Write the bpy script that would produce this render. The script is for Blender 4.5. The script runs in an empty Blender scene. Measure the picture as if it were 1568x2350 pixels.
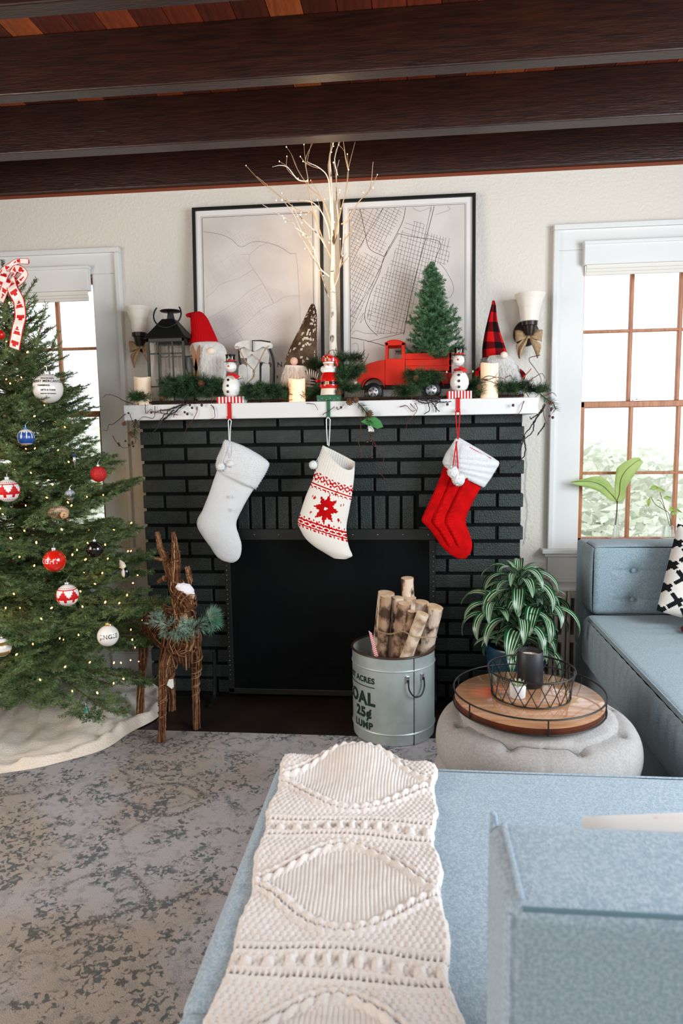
import bpy, math, random
import numpy as np
from mathutils import Vector, Matrix
random.seed(7); RS = np.random.RandomState(5)
PI = math.pi
C = bpy.context.scene.collection
# ---------------------------------------------------------------- camera
FPX, PX0, PY0 = 1568.0, 784.0, 1175.0
AX = -np.array([-14793 - PX0, 1226 - PY0, FPX]); AX /= np.linalg.norm(AX)
AY = np.array([955 - PX0, 985 - PY0, FPX]); AY -= AY.dot(AX) * AX; AY /= np.linalg.norm(AY)
AZ = np.cross(AX, AY)
CAM = np.array([0, -3.05, 1.17])
cd = bpy.data.cameras.new('camera'); cam = bpy.data.objects.new('camera', cd); C.objects.link(cam)
cd.sensor_fit = 'HORIZONTAL'; cd.sensor_width = 24.0; cd.lens = 24.0; cd.clip_start = 0.02
R3 = Matrix(((AX[0], -AX[1], -AX[2]), (AY[0], -AY[1], -AY[2]), (AZ[0], -AZ[1], -AZ[2])))
cam.matrix_world = Matrix.Translation(Vector(CAM)) @ R3.to_4x4()
cd.dof.use_dof = True; cd.dof.focus_distance = 2.75; cd.dof.aperture_fstop = 7.0
bpy.context.scene.camera = cam
sc = bpy.context.scene
sc.view_settings.view_transform = 'Standard'; sc.view_settings.look = 'None'
sc.view_settings.exposure = -0.17; sc.view_settings.gamma = 1.0
sc.view_settings.use_curve_mapping = False
# ---------------------------------------------------------------- daylight
w = bpy.data.worlds.new('sky'); sc.world = w; w.use_nodes = True
wb = w.node_tree.nodes['Background']; wb.inputs[0].default_value = (0.93, 0.96, 1.0, 1); wb.inputs[1].default_value = 1.8
def area(name, loc, to, sx, sy, power, col):
    l = bpy.data.lights.new(name, 'AREA'); l.shape = 'RECTANGLE'; l.size = sx; l.size_y = sy; l.energy = power; l.color = col
    o = bpy.data.objects.new(name, l); C.objects.link(o); o.location = loc
    o.rotation_euler = (Vector(to) - Vector(loc)).to_track_quat('-Z', 'Y').to_euler()
    return o
area('daylight_right_window', (1.93, -2.1, 1.5), (-0.6, -1.0, 0.9), 1.5, 1.3, 90, (0.86, 0.94, 1.0))
area('daylight_rear_window', (0.1, -4.33, 1.8), (-0.3, 0, 1.35), 2.2, 0.8, 19, (1.0, 0.94, 0.88))
area('warm_fill_left', (-2.33, -2.3, 1.4), (0, -1.4, 0.9), 1.2, 1.2, 46, (1.0, 0.88, 0.77))  # unseen area light added to warm the left side of the room

# ---------------------------------------------------------------- projection helpers: a photo pixel at a known depth
def _ray(px, py):
    d = np.array([px - PX0, py - PY0, FPX]); return np.array([d @ AX, d @ AY, d @ AZ])
def at(px, py, Y):
    r = _ray(px, py); return CAM + (Y - CAM[1]) / r[1] * r
def fl(px, py, z):
    r = _ray(px, py); return CAM + (z - CAM[2]) / r[2] * r
def mpp(Y): return (Y - CAM[1]) / FPX       # metres per pixel at that depth
# ---------------------------------------------------------------- materials
def lin(c):
    if isinstance(c, str):
        c = c.lstrip('#'); c = [int(c[i:i + 2], 16) / 255 for i in (0, 2, 4)]
    return [x / 12.92 if x <= .04045 else ((x + .055) / 1.055) ** 2.4 for x in c]
MATS = {}
def mat(name, col, rough=.7, col2=None, vs=8.0, vc=(.35, .65), bump=0, bs=60.0, metal=0, spec=None, emit=None, es=0, trans=0, alpha=1, sheen=0, stretch=(1, 1, 1), coat=0, sss=0, detail=4):
    m = bpy.data.materials.new(name); m.use_nodes = True; nt = m.node_tree; N = nt.nodes; L = nt.links
    b = N['Principled BSDF']
    c = lin(col); b.inputs['Base Color'].default_value = (*c, 1)
    b.inputs['Roughness'].default_value = rough; b.inputs['Metallic'].default_value = metal
    b.inputs['Specular IOR Level'].default_value = (.5 if rough < .6 else .3 if rough < .85 else .12) if spec is None else spec
    tc = N.new('ShaderNodeTexCoord'); mp = N.new('ShaderNodeMapping'); mp.inputs['Scale'].default_value = stretch
    L.new(tc.outputs['Object'], mp.inputs[0])
    if col2 is not None:
        n = N.new('ShaderNodeTexNoise'); n.inputs['Scale'].default_value = vs; n.inputs['Detail'].default_value = detail
        L.new(mp.outputs[0], n.inputs['Vector'])
        r = N.new('ShaderNodeValToRGB'); r.color_ramp.elements[0].position = vc[0]; r.color_ramp.elements[1].position = vc[1]
        r.color_ramp.elements[0].color = (*c, 1); r.color_ramp.elements[1].color = (*lin(col2), 1)
        L.new(n.outputs[0], r.inputs[0]); L.new(r.outputs[0], b.inputs['Base Color'])
    if bump:
        n2 = N.new('ShaderNodeTexNoise'); n2.inputs['Scale'].default_value = bs; n2.inputs['Detail'].default_value = 3
        L.new(mp.outputs[0], n2.inputs['Vector'])
        bn = N.new('ShaderNodeBump'); bn.inputs['Strength'].default_value = bump; bn.inputs['Distance'].default_value = .004
        L.new(n2.outputs[0], bn.inputs['Height']); L.new(bn.outputs[0], b.inputs['Normal'])
    if emit is not None:
        b.inputs['Emission Color'].default_value = (*lin(emit), 1); b.inputs['Emission Strength'].default_value = es
    if trans: b.inputs['Transmission Weight'].default_value = trans
    if alpha < 1: b.inputs['Alpha'].default_value = alpha
    if sheen: b.inputs['Sheen Weight'].default_value = sheen
    if coat: b.inputs['Coat Weight'].default_value = coat
    if sss:
        b.inputs['Subsurface Weight'].default_value = sss; b.inputs['Subsurface Radius'].default_value = (.01, .006, .004)
    MATS[name] = m; return m
# ---------------------------------------------------------------- objects
def tag(o, label=None, cat=None, group=None, kind=None):
    if label: o['label'] = label
    if cat: o['category'] = cat
    if group: o['group'] = group
    if kind: o['kind'] = kind
    return o
def thing(name, label, cat, loc=(0, 0, 0), group=None, kind=None):
    o = bpy.data.objects.new(name, None); C.objects.link(o); o.location = [float(x) for x in loc]
    o.empty_display_size = .05
    return tag(o, label, cat, group, kind)
def wloc(o):
    v = Vector((0, 0, 0))
    while o is not None: v += o.location; o = o.parent
    return v
class MB:
    def __init__(s): s.v = []; s.f = []; s.mi = []; s.n = 0
    def add(s, V, F, mi=0):
        V = np.asarray(V, float).reshape(-1, 3); s.v.append(V)
        n = s.n
        s.f.extend([tuple(int(i) + n for i in f) for f in F])
        if isinstance(mi, int): s.mi.extend([mi] * len(F))
        else: s.mi.extend(mi)
        s.n += len(V); return s
    def box(s, a, b, mi=0):
        x0, y0, z0 = np.minimum(a, b); x1, y1, z1 = np.maximum(a, b)
        return s.add([(x0, y0, z0), (x1, y0, z0), (x1, y1, z0), (x0, y1, z0), (x0, y0, z1), (x1, y0, z1), (x1, y1, z1), (x0, y1, z1)],
                     [(0, 3, 2, 1), (4, 5, 6, 7), (0, 1, 5, 4), (1, 2, 6, 5), (2, 3, 7, 6), (3, 0, 4, 7)], mi)
    def obox(s, c, ax, ay, az, mi=0):
        c, ax, ay, az = [np.asarray(q, float) for q in (c, ax, ay, az)]
        V = [c + i * ax + j * ay + k * az for k in (-1, 1) for (i, j) in ((-1, -1), (1, -1), (1, 1), (-1, 1))]
        return s.add(V, [(0, 3, 2, 1), (4, 5, 6, 7), (0, 1, 5, 4), (1, 2, 6, 5), (2, 3, 7, 6), (3, 0, 4, 7)], mi)
    def grid(s, P, wu=False, wv=False, mf=None, caps=False, flip=False):
        P = np.asarray(P, float); nv, nu = P.shape[:2]; F = []; M = []
        for j in range(nv if wv else nv - 1):
            for i in range(nu if wu else nu - 1):
                a = j * nu + i; b = j * nu + (i + 1) % nu; c = ((j + 1) % nv) * nu + (i + 1) % nu; d = ((j + 1) % nv) * nu + i
                F.append((a, d, c, b) if flip else (a, b, c, d)); M.append(mf(i, j) if mf else 0)
        if caps:
            F.append(tuple(range(nu))[::(1 if flip else -1)]); M.append(M[0]); F.append(tuple(range((nv - 1) * nu, nv * nu))[::(-1 if flip else 1)]); M.append(M[-1])
        return s.add(P.reshape(-1, 3), F, M)
    def tube(s, pts, r, n=6, caps=True, mi=0):
        pts = np.asarray(pts, float); k = len(pts)
        r = np.full(k, r) if np.isscalar(r) else np.asarray(r, float)
        t = np.gradient(pts, axis=0); t /= (np.linalg.norm(t, axis=1, keepdims=True) + 1e-12)
        u = np.cross(t[0], [0, 0, 1.0])
        if np.linalg.norm(u) < .1: u = np.cross(t[0], [0, 1.0, 0])
        P = []; a = np.arange(n) * 2 * PI / n
        for i in range(k):
            u = u - u.dot(t[i]) * t[i]; u /= np.linalg.norm(u) + 1e-12; w_ = np.cross(t[i], u)
            P.append(pts[i] + r[i] * (np.cos(a)[:, None] * u + np.sin(a)[:, None] * w_))
        return s.grid(P, wu=True, caps=caps, mf=(lambda i, j: mi))
    def lathe(s, prof, c=(0, 0, 0), n=32, ax=None, mf=None, caps=True):
        a = np.arange(n) * 2 * PI / n; P = []
        for r, z in prof: P.append(np.stack([r * np.cos(a), r * np.sin(a), np.full(n, z)], 1))
        P = np.array(P)
        if ax is not None:
            q = Vector((0, 0, 1)).rotation_difference(Vector(ax)).to_matrix(); P = P @ np.array(q).T
        return s.grid(P + np.asarray(c), wu=True, mf=mf, caps=caps)
    def ball(s, c, r, n=16, m=10, mf=None, sc_=(1, 1, 1)):
        th = np.linspace(1e-3, PI - 1e-3, m + 1); a = np.arange(n) * 2 * PI / n
        P = np.array([[(np.sin(t) * np.cos(x) * sc_[0], np.sin(t) * np.sin(x) * sc_[1], -np.cos(t) * sc_[2]) for x in a] for t in th])
        return s.grid(P * r + np.asarray(c), wu=True, mf=mf, caps=True)
    def prism(s, poly, Y0, Y1, mi=0):   # polygon of (x,z) extruded along y
        n = len(poly); V = [(p[0], Y0, p[1]) for p in poly] + [(p[0], Y1, p[1]) for p in poly]
        F = [tuple(range(n)), tuple(range(2 * n - 1, n - 1, -1))] + [(i, i + n, (i + 1) % n + n, (i + 1) % n) for i in range(n)]
        return s.add(V, F, mi)
    def build(s, name, mats, parent=None, smooth=False, bevel=0, origin=None, sharp=None, seg=2, solid=0, sub=0):
        V = np.concatenate(s.v) if s.v else np.zeros((0, 3))
        o0 = Vector((0, 0, 0))
        if parent is not None: o0 = wloc(parent)
        if origin is not None: org = Vector([float(x) for x in origin])
        else: org = o0
        me = bpy.data.meshes.new(name); me.from_pydata((V - np.array(org)).tolist(), [], s.f)
        if not isinstance(mats, (list, tuple)): mats = [mats]
        for m in mats: me.materials.append(m)
        if len(mats) > 1: me.polygons.foreach_set('material_index', s.mi)
        if smooth:
            me.polygons.foreach_set('use_smooth', [True] * len(me.polygons))
            me.set_sharp_from_angle(angle=math.radians(sharp or 50))
        me.update()
        o = bpy.data.objects.new(name, me); C.objects.link(o)
        if parent is not None: o.parent = parent; o.location = org - o0
        else: o.location = org
        if solid: md = o.modifiers.new('s', 'SOLIDIFY'); md.thickness = solid; md.offset = 0
        if bevel: md = o.modifiers.new('b', 'BEVEL'); md.width = bevel; md.segments = seg; md.limit_method = 'ANGLE'; md.angle_limit = .6
        if sub: md = o.modifiers.new('u', 'SUBSURF'); md.levels = sub; md.render_levels = sub
        return o
def spikes(mb, P, D, w, mi=0):
    """thin needles: base points P, vectors D (with length), width w -> two crossed triangles each kept as one triangle"""
    P = np.asarray(P); D = np.asarray(D); n = len(P)
    s_ = np.cross(D, RS.normal(size=(n, 3))); s_ /= np.linalg.norm(s_, axis=1, keepdims=True) + 1e-9
    V = np.empty((n, 4, 3)); V[:, 0] = P; V[:, 1] = P + D * .45 + s_ * w / 2; V[:, 2] = P + D; V[:, 3] = P + D * .45 - s_ * w / 2
    mb.add(V.reshape(-1, 3), (np.arange(n * 4).reshape(n, 4)).tolist(), mi); return mb
def curve_pts(pts, n=24):
    """Catmull-Rom through points"""
    pts = np.asarray(pts, float)
    if len(pts) < 3: return np.linspace(pts[0], pts[-1], max(2, n // 4))
    P = np.vstack([2 * pts[0] - pts[1], pts, 2 * pts[-1] - pts[-2]]); out = []
    k = max(2, n // (len(pts) - 1))
    for i in range(len(pts) - 1):
        a, b, c, d = P[i:i + 4]
        for t in np.linspace(0, 1, k, endpoint=False):
            out.append(.5 * ((2 * b) + (c - a) * t + (2 * a - 5 * b + 4 * c - d) * t * t + (3 * b - a - 3 * c + d) * t ** 3))
    out.append(pts[-1]); return np.array(out)
def pine(mb, pts, ln, dens, w=.0016, fwd=.7, flat=None, mi=0, jit=.3):
    """needles all along a twig"""
    pts = np.asarray(pts, float); seg = np.linalg.norm(np.diff(pts, axis=0), axis=1); L_ = seg.sum(); n = max(4, int(L_ * dens))
    cu = np.concatenate([[0], np.cumsum(seg)]); t = RS.uniform(0, 1, n) * L_
    P = np.stack([np.interp(t, cu, pts[:, k]) for k in range(3)], 1)
    T = np.gradient(pts, axis=0); T /= np.linalg.norm(T, axis=1, keepdims=True) + 1e-9
    Tn = np.stack([np.interp(t, cu, T[:, k]) for k in range(3)], 1)
    Rr = RS.normal(size=(n, 3))
    if flat is not None: Rr -= (Rr @ np.asarray(flat))[:, None] * np.asarray(flat) * .75
    Rr -= (Rr * Tn).sum(1)[:, None] * Tn; Rr /= np.linalg.norm(Rr, axis=1, keepdims=True) + 1e-9
    D = Rr + Tn * fwd; D /= np.linalg.norm(D, axis=1, keepdims=True)
    D *= (ln * (1 - jit * RS.rand(n)))[:, None]
    return spikes(mb, P, D, w, mi)
def loft(mb, rows, Y, dep, n=24, flare=1.0, mf=None, caps=True, k=0, ribs=0, ribd=0, wob=0, power=1.0):
    """round body whose silhouette passes through pixel pairs (xl,yl,xr,yr) at depth Y; dep = half-thickness factor or list"""
    A = np.array([at(r[0], r[1], Y) for r in rows]); B = np.array([at(r[2], r[3], Y) for r in rows])
    if k: A = curve_pts(A, k); B = curve_pts(B, k)
    m = len(A); d = np.full(m, dep) if np.isscalar(dep) else np.interp(np.linspace(0, 1, m), np.linspace(0, 1, len(dep)), dep)
    a = np.arange(n) * 2 * PI / n; P = np.empty((m, n, 3))
    for j in range(m):
        c = (A[j] + B[j]) / 2; h = (B[j] - A[j]) / 2; hl = np.linalg.norm(h)
        rr = 1 + (ribd * np.cos(ribs * a) if ribs else 0)
        ca = np.sign(np.cos(a)) * np.abs(np.cos(a)) ** power; sa = np.sign(np.sin(a)) * np.abs(np.sin(a)) ** power
        P[j] = c + np.outer(ca * rr, h) + np.outer(sa * rr * min(d[j], 9) * (hl if d[j] < 5 else 1), [0, -1.0, 0])
        if wob: P[j] += RS.normal(size=(n, 3)) * wob
    mb.grid(P, wu=True, mf=mf, caps=caps, flip=False); return P
def text_mesh(txt, size, spacing=1.0, bold=0, align='LEFT', res=3):
    cu = bpy.data.curves.new('t', 'FONT'); cu.body = txt; cu.size = size; cu.space_character = spacing; cu.offset = bold
    cu.align_x = align; cu.resolution_u = res
    o = bpy.data.objects.new('t', cu); C.objects.link(o); bpy.context.view_layer.update()
    me = bpy.data.meshes.new_from_object(o.evaluated_get(bpy.context.evaluated_depsgraph_get()))
    V = np.array([v.co[:] for v in me.vertices]); F = [tuple(p.vertices) for p in me.polygons]
    bpy.data.objects.remove(o); bpy.data.meshes.remove(me); bpy.data.curves.remove(cu)
    return V, F
def copy_tree(o, parent=None):
    c = o.copy(); C.objects.link(c)
    if parent is not None: c.parent = parent
    for ch in [x for x in bpy.data.objects if x.parent == o]: copy_tree(ch, c)
    return c
def inst(name, src, parent, loc, rot=None, scale=None):
    o = bpy.data.objects.new(name, src); C.objects.link(o); o.parent = parent
    o.location = Vector([float(x) for x in loc]) - (wloc(parent) if parent else Vector((0, 0, 0)))
    if rot is not None: o.rotation_euler = rot
    if scale is not None: o.scale = scale if hasattr(scale, '__len__') else (scale,) * 3
    return o
# palette
Mwall = mat('plaster', '#ddd7ce', .95, bump=.9, bs=75); Mtrim = mat('trim_paint', '#dcdcda', .55, bump=.1, bs=20)
Mbrick = mat('brick_black_paint', '#172220', .5, '#212c2a', vs=30, bump=.8, bs=160); Mmortar = mat('mortar_black', '#0e1111', .9, bump=.5, bs=120)
Mblack = mat('black_metal', '#121414', .45, spec=.4); Mblackg = mat('black_gloss', '#0a0b0c', .15, coat=.3)
Mwhite = mat('white_paint', '#dadada', .5); Mwood_o = mat('sash_wood', '#b8784a', .45, '#9a5c36', vs=10, stretch=(8, 8, 1))
Mbeam = mat('beam_wood', '#33170c', .38, '#1f0c07', vs=14, stretch=(.6, 6, 6), bump=.35, bs=40)
Mplank = [mat('ceiling_plank', c, .5, c2, vs=12, stretch=(8, .7, 8), bump=.2, bs=30) for c, c2 in (('#7a3119', '#5c2311'), ('#944322', '#733017'), ('#642817', '#481b10'), ('#a8552c', '#86401f'), ('#542214', '#3e170d'))]
Mfloor = [mat('floor_board', c, .4, c2, vs=10, stretch=(.8, 9, 9)) for c, c2 in (('#4a3220', '#35231a'), ('#3d2a1c', '#2c1e15'), ('#563b26', '#40291b'))]
Mneedle = mat('fir_needle', '#35552f', .6, '#94ab74', vs=13, vc=(.38, .66), spec=.3); Mneedle2 = mat('pine_needle', '#23402a', .6, '#4c6e45', vs=25)
Mneedle3 = mat('toy_fir_needle', '#264d31', .6, '#73a274', vs=40); Mfrost = mat('frosted_needle', '#4f8a72', .7, '#b9d4c4', vs=14)
Mbark = mat('bark', '#4a3526', .9, '#2f2118', vs=30, bump=.8, bs=80)
Mtwig = mat('dark_twig', '#3a201c', .8); Mtwigr = mat('red_brown_twig', '#5a2c22', .7)
Mberry = mat('berry', '#3a0f12', .25, coat=.5); Mcone = mat('pine_cone', '#7a5436', .8, '#4a2f1e', vs=60)
Mred = mat('red', '#c40d12', .6); Mredg = mat('red_gloss', '#cc1410', .2, coat=.6); Mgreen = mat('green_metal', '#145a38', .4)
Mgold = mat('gold', '#c9a86a', .3, metal=.8); Msilver = mat('silver', '#c8c8cc', .3, metal=.9)
Mglow = mat('warm_bulb', '#ffd9a0', .4, emit='#ff9c4a', es=11)
Mglow2 = mat('warm_white_bulb', '#ffe6c0', .4, emit='#ffd49a', es=16)
Mfur = mat('white_fur', '#f8f7f5', .9, sheen=.3); Mcream = mat('cream', '#e8dccb', .7)
Mskin = mat('nose', '#e0b89a', .7); Mgrey = mat('grey_felt', '#6b6a6c', .95, bump=.5, bs=200)
Mburlap = mat('burlap', '#b79a78', .95, '#9f8362', vs=120, bump=.6, bs=300)
Mglass = mat('window_glass', '#ffffff', .02, trans=1, alpha=.15)
Mwax = mat('wax', '#f3e3cc', .5, sss=.4)

def translucent(m, f):
    nt = m.node_tree; out = nt.nodes['Material Output']; b = nt.nodes['Principled BSDF']; tr = nt.nodes.new('ShaderNodeBsdfTranslucent'); mx = nt.nodes.new('ShaderNodeMixShader')
    src = b.inputs['Base Color']; tr.inputs[0].default_value = src.default_value
    if src.links: nt.links.new(src.links[0].from_socket, tr.inputs[0])
    mx.inputs[0].default_value = f; nt.links.new(b.outputs[0], mx.inputs[1]); nt.links.new(tr.outputs[0], mx.inputs[2]); nt.links.new(mx.outputs[0], out.inputs['Surface'])
for m_ in (Mfur,): translucent(m_, .4)
for m_ in (Mneedle, Mneedle2, Mneedle3, Mfrost): translucent(m_, .25)
# ================================================================ ROOM
XL, XR, YB, ZC = -2.35, 1.95, -4.35, 2.405
ZB = 2.234
def struct(o): o['kind'] = 'structure'; return o
f_ = MB().box((XL - .1, YB - .1, -.12), (XR + .1, .1, -.012)); floor = struct(f_.build('floor', Mfloor[1], origin=(0, -2, -.012)))
bm = [MB().box((0, YB, -.012), (.083, 0, 0)).build('board', Mfloor[k]) for k in range(3)]
bm_m = [o.data for o in bm]
for o in bm: bpy.data.objects.remove(o)
for i, x in enumerate(np.arange(XL, XR - .02, .085)): inst('board', bm_m[random.randrange(3)], floor, (x, 0, 0))
def wall_holes(name, axis, pos, th, a0, a1, z0, z1, holes, m):
    """plane wall along x (axis 0) or y (axis 1) with rectangular holes (a,b,z,Z)"""
    mb = MB()
    def bx(a, b, z, Z):
        if b - a < 1e-4 or Z - z < 1e-4: return
        if axis == 0: mb.box((a, pos, z), (b, pos + th, Z))
        else: mb.box((pos, a, z), (pos + th, b, Z))
    cur = a0
    for (a, b, z, Z) in sorted(holes): bx(cur, a, z0, z1); bx(a, b, z0, z); bx(a, b, Z, z1); cur = b
    bx(cur, a1, z0, z1)
    return struct(mb.build(name, m))
RW = (.727, 1.365, .655, 1.90); LW = (-2.045, -1.412, .655, 1.88)
wall_holes('wall_back', 0, 0, .14, XL - .14, XR + .14, 0, 2.6, [RW, LW], Mwall)
wall_holes('wall_left', 1, XL - .14, .14, YB, 0, 0, 2.6, [(-2.9, -1.7, .8, 2.0)], Mwall)
wall_holes('wall_right', 1, XR, .14, YB, 0, 0, 2.6, [(-2.85, -1.35, .8, 2.1)], Mwall)
wall_holes('wall_front', 0, YB - .14, .14, XL - .14, XR + .14, 0, 2.6, [(-1.0, 1.2, .95, 2.15)], Mwall)
ceil = struct(MB().box((XL - .14, YB - .14, ZC + .012), (XR + .14, .14, 2.6)).build('ceiling', Mplank[2], origin=(0, -2, ZC + .012)))
pm = [MB().box((0, YB, ZC), (.0995, 0, ZC + .0118)).build('plank', Mplank[k], bevel=.0015, seg=1) for k in range(5)]
pmm = [o.data for o in pm]
for o in pm: bpy.data.objects.remove(o)
for i, x in enumerate(np.arange(XL, XR - .02, .102)):
    inst('plank', pmm[random.choice((0, 0, 1, 2, 2, 3, 4, 4))], ceil, (x, 0, 0))
for i, (ya, yb) in enumerate(((-.445, -.375), (-.872, -.817), (-1.30, -1.243), (-1.73, -1.67), (-2.155, -2.10), (-2.58, -2.52), (-3.0, -2.945), (-3.43, -3.37))):
    b = MB().box((XL, ya, ZB), (XR, yb, ZC)); struct(b.build('ceiling_beam', Mbeam, bevel=.004, origin=(0, (ya + yb) / 2, ZB)))
struct(MB().box((XL, -.035, ZB - .0), (XR, 0, ZC)).build('ceiling_beam', Mbeam, bevel=.003, origin=(0, 0, ZB)))
struct(MB().box((XL, -.005, ZB - .012), (XR, 0, ZB)).build('trim_1', mat('rusty_bead', '#7a3a22', .6)))
# baseboards
for nm, a, b in (('baseboard_left', XL, -2.18), ('baseboard_center', -1.42, -1.16), ('baseboard_right', .47, .60)):
    struct(MB().box((a, -.016, 0), (b, 0, .14)).box((a, -.022, .12), (b, 0, .132)).build(nm, Mtrim, bevel=.002))

# ---------------------------------------------------------------- windows
def window(n, X0, X1, Z0, Z1, cL, cR, ztop, zmeet, ncol):
    """double-hung sash window, wooden sashes, painted casing"""
    root = thing('window_%d' % n, None, None, ((X0 + X1) / 2, 0, Z0), kind='structure')
    cw = .0
    m = MB()     # casing: flat board + raised outer lip
    for a, b in ((cL, X0), (X1, cR)): m.box((a, -.02, Z0 - .015), (b, 0, Z1))
    m.box((cL, -.02, Z1 + .0), (cR, 0, ztop))
    for a, b in ((cL - .004, cL + .018), (cR - .018, cR + .004)): m.box((a, -.034, Z0 - .015), (b, 0, ztop - .016))
    m.box((cL - .004, -.034, ztop - .016), (cR + .004, 0, ztop + .006))
    m.build('casing', Mtrim, root, bevel=.004)
    MB().box((X0 - .004, -.004, Z0 - .01), (X0 + .004, .13, Z1)).box((X1 - .004, -.004, Z0 - .01), (X1 + .004, .13, Z1)).box((X0, -.004, Z1 - .006), (X1, .13, Z1 + .004)).build('jamb', Mwood_o, root)
    MB().box((cL - .03, -.055, Z0 - .032), (cR + .03, .0, Z0 - .012)).box((cL - .016, -.035, Z0 - .048), (cR + .016, 0, Z0 - .032)).build('window_stool', Mtrim, root, bevel=.004)
    MB().box((X0, 0, Z0 - .03), (X1, .14, Z0)).build('sill', Mwood_o, root, bevel=.002)
    MB().box((cL, -.018, Z0 - .15), (cR, 0, Z0 - .05)).build('apron', Mtrim, root, bevel=.003)
    for up in (0, 1):
        z0, z1 = (zmeet - .012, Z1) if up else (Z0 + .0, zmeet + .014)
        y0 = .055 if up else .02; st = .016 if up else .024; y1 = y0 + .03
        br = .03 if not up else .028
        s = MB().box((X0 + .002, y0, z0), (X0 + st, y1, z1)).box((X1 - st, y0, z0), (X1 - .002, y1, z1)).box((X0, y0, z0), (X1, y1, z0 + br)).box((X0, y0, z1 - .026), (X1, y1, z1))
        sash = s.build('sash', Mwood_o, root, bevel=.003)
        xs = np.linspace(X0 + st, X1 - st, ncol + 1); zs = np.linspace(z0 + br, z1 - .026, 3)
        for x in xs[1:-1]: MB().box((x - .007, y0 + .003, z0 + br), (x + .007, y1 - .003, z1 - .02)).build('muntin', Mwood_o, sash, bevel=.002)
        MB().box((X0 + st, y0 + .004, zs[1] - .006), (X1 - st, y1 - .004, zs[1] + .006)).build('muntin', Mwood_o, sash, bevel=.002)
        for i in range(ncol):
            for j in range(2):
                MB().box((xs[i] + .006, y0 + .014, zs[j] + .005), (xs[i + 1] - .006, y0 + .016, zs[j + 1] - .005)).build('pane', Mglass, sash)
    l = MB().box((-.016, 0, 0), (.016, .012, .006)).box((-.004, -.012, .006), (.022, .004, .010))
    l.v = [v + np.array([X0 + (X1 - X0) * .38, .028, zmeet + .014]) for v in l.v]; l.build('sash_lock', Msilver, root, bevel=.001)
    return root
window(1, LW[0], LW[1], LW[2], LW[3], -2.17, -1.283, 1.984, 1.262, 3)
window(2, RW[0], RW[1], RW[2], RW[3], .600, 1.492, 1.996, 1.262, 4 - 1)
def blind(X0, X1, zt, z1, z2, label, y=-.055):
    r = thing('window_blind', label, 'window blind', ((X0 + X1) / 2, y, zt), 'white roman blinds pulled up')
    MB().box((X0, y, z1), (X1, -.022, zt)).box((X0 - .003, y - .006, zt - .012), (X1 + .003, -.022, zt + .003)).build('valance', Mtrim, r, bevel=.004)
    m = MB()
    for k in range(3):
        za = z1 - k * .018; P = []
        m.box((X0 + .012, y + .010 + k * .005, z2 + (2 - k) * .012), (X1 - .012, y + .013 + k * .005 + .006, za + .02))
    m.build('folded_fabric', mat('blind_fabric', '#dcd8d0', .9), r, bevel=.003)
    return r
blind(.715, 1.37, at(1400, 552, -.055)[2], at(1400, 605, -.055)[2], at(1400, 628, -.055)[2], 'white blind raised at the top of the window on the right above the sofa')
blind(-2.04, -1.415, at(150, 612, -.055)[2], at(150, 668, -.055)[2], at(150, 690, -.055)[2], 'white blind raised at the top of the window behind the tall christmas tree')
# wainscot below right window
struct(MB().box((.612, -.012, .0), (1.9, 0, .60)).box((.61, -.02, .47), (1.9, 0, .485)).box((.61, -.02, .52), (1.9, 0, .53)).box((.61, -.024, 0), (1.9, 0, .1)).build('trim_2', Mtrim, bevel=.002))
# outdoors: ground and hedges seen through the panes, overexposure put into their whitened colours
Mgr = mat('overexposed_ground', '#eceee4', .9, '#e0e4d4', vs=2)
Mhg = mat('overexposed_hedge', '#f0f3e8', .9, '#dfe6d2', vs=3)
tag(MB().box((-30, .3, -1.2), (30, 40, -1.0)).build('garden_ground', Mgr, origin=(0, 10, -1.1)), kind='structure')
hm = []
for k in range(2):
    m = MB(); n = 3200; P = RS.normal(size=(n, 3)); P /= np.linalg.norm(P, axis=1, keepdims=True); P *= (RS.rand(n, 1) ** .3) * np.array([1, .7, .8])
    spikes(m, P, RS.normal(size=(n, 3)) * .09, .06); o = m.build('foliage', Mhg); hm.append(o.data); bpy.data.objects.remove(o)
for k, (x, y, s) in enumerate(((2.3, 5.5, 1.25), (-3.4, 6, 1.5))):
    t = thing('garden_bush', ('bush outside coloured as if overexposed, seen low through the panes of the right window', 'bush outside coloured as if overexposed, seen through the window behind the tree')[k], 'bush', (x, y, -1.0), 'bushes outside the windows')
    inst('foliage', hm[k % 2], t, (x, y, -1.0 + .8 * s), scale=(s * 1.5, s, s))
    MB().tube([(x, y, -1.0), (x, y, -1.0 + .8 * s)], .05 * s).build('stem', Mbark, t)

# ================================================================ FIREPLACE
FX0, FX1, FY = -1.153, .463, -.2
fire = thing('fireplace', 'dark painted brick fireplace with a white mantel shelf', 'fireplace', (-.345, -.1, 0))
OX0, OX1, OZ = -.765, .055, .705
m = MB().box((FX0 + .010, FY + .009, 0), (OX0, -.001, 1.223)).box((OX1, FY + .009, 0), (FX1 - .010, -.001, 1.223)).box((OX0, FY + .009, OZ), (OX1, -.001, 1.223))
m.build('mortar_core', Mmortar, fire)
def brickmesh(L_, H_, D=.11):
    o = MB().box((0, 0, 0), (L_, D, H_)).build('brick', Mbrick); me = o.data; bpy.data.objects.remove(o); return me
bms = {}
def brick(x0, x1, z0, z1):
    k = (round(x1 - x0, 3), round(z1 - z0, 3))
    if k not in bms: bms[k] = brickmesh(k[0], k[1])
    o = inst('brick', bms[k], fire, (x0 + random.uniform(-.0012, .0012), FY + random.uniform(-.0022, .0022), z0), rot=(0, random.uniform(-.004, .004), random.uniform(-.005, .005)))
    md = o.modifiers.new('b', 'BEVEL'); md.width = .0035; md.segments = 2
PB, PZ = .202, .0685
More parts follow.
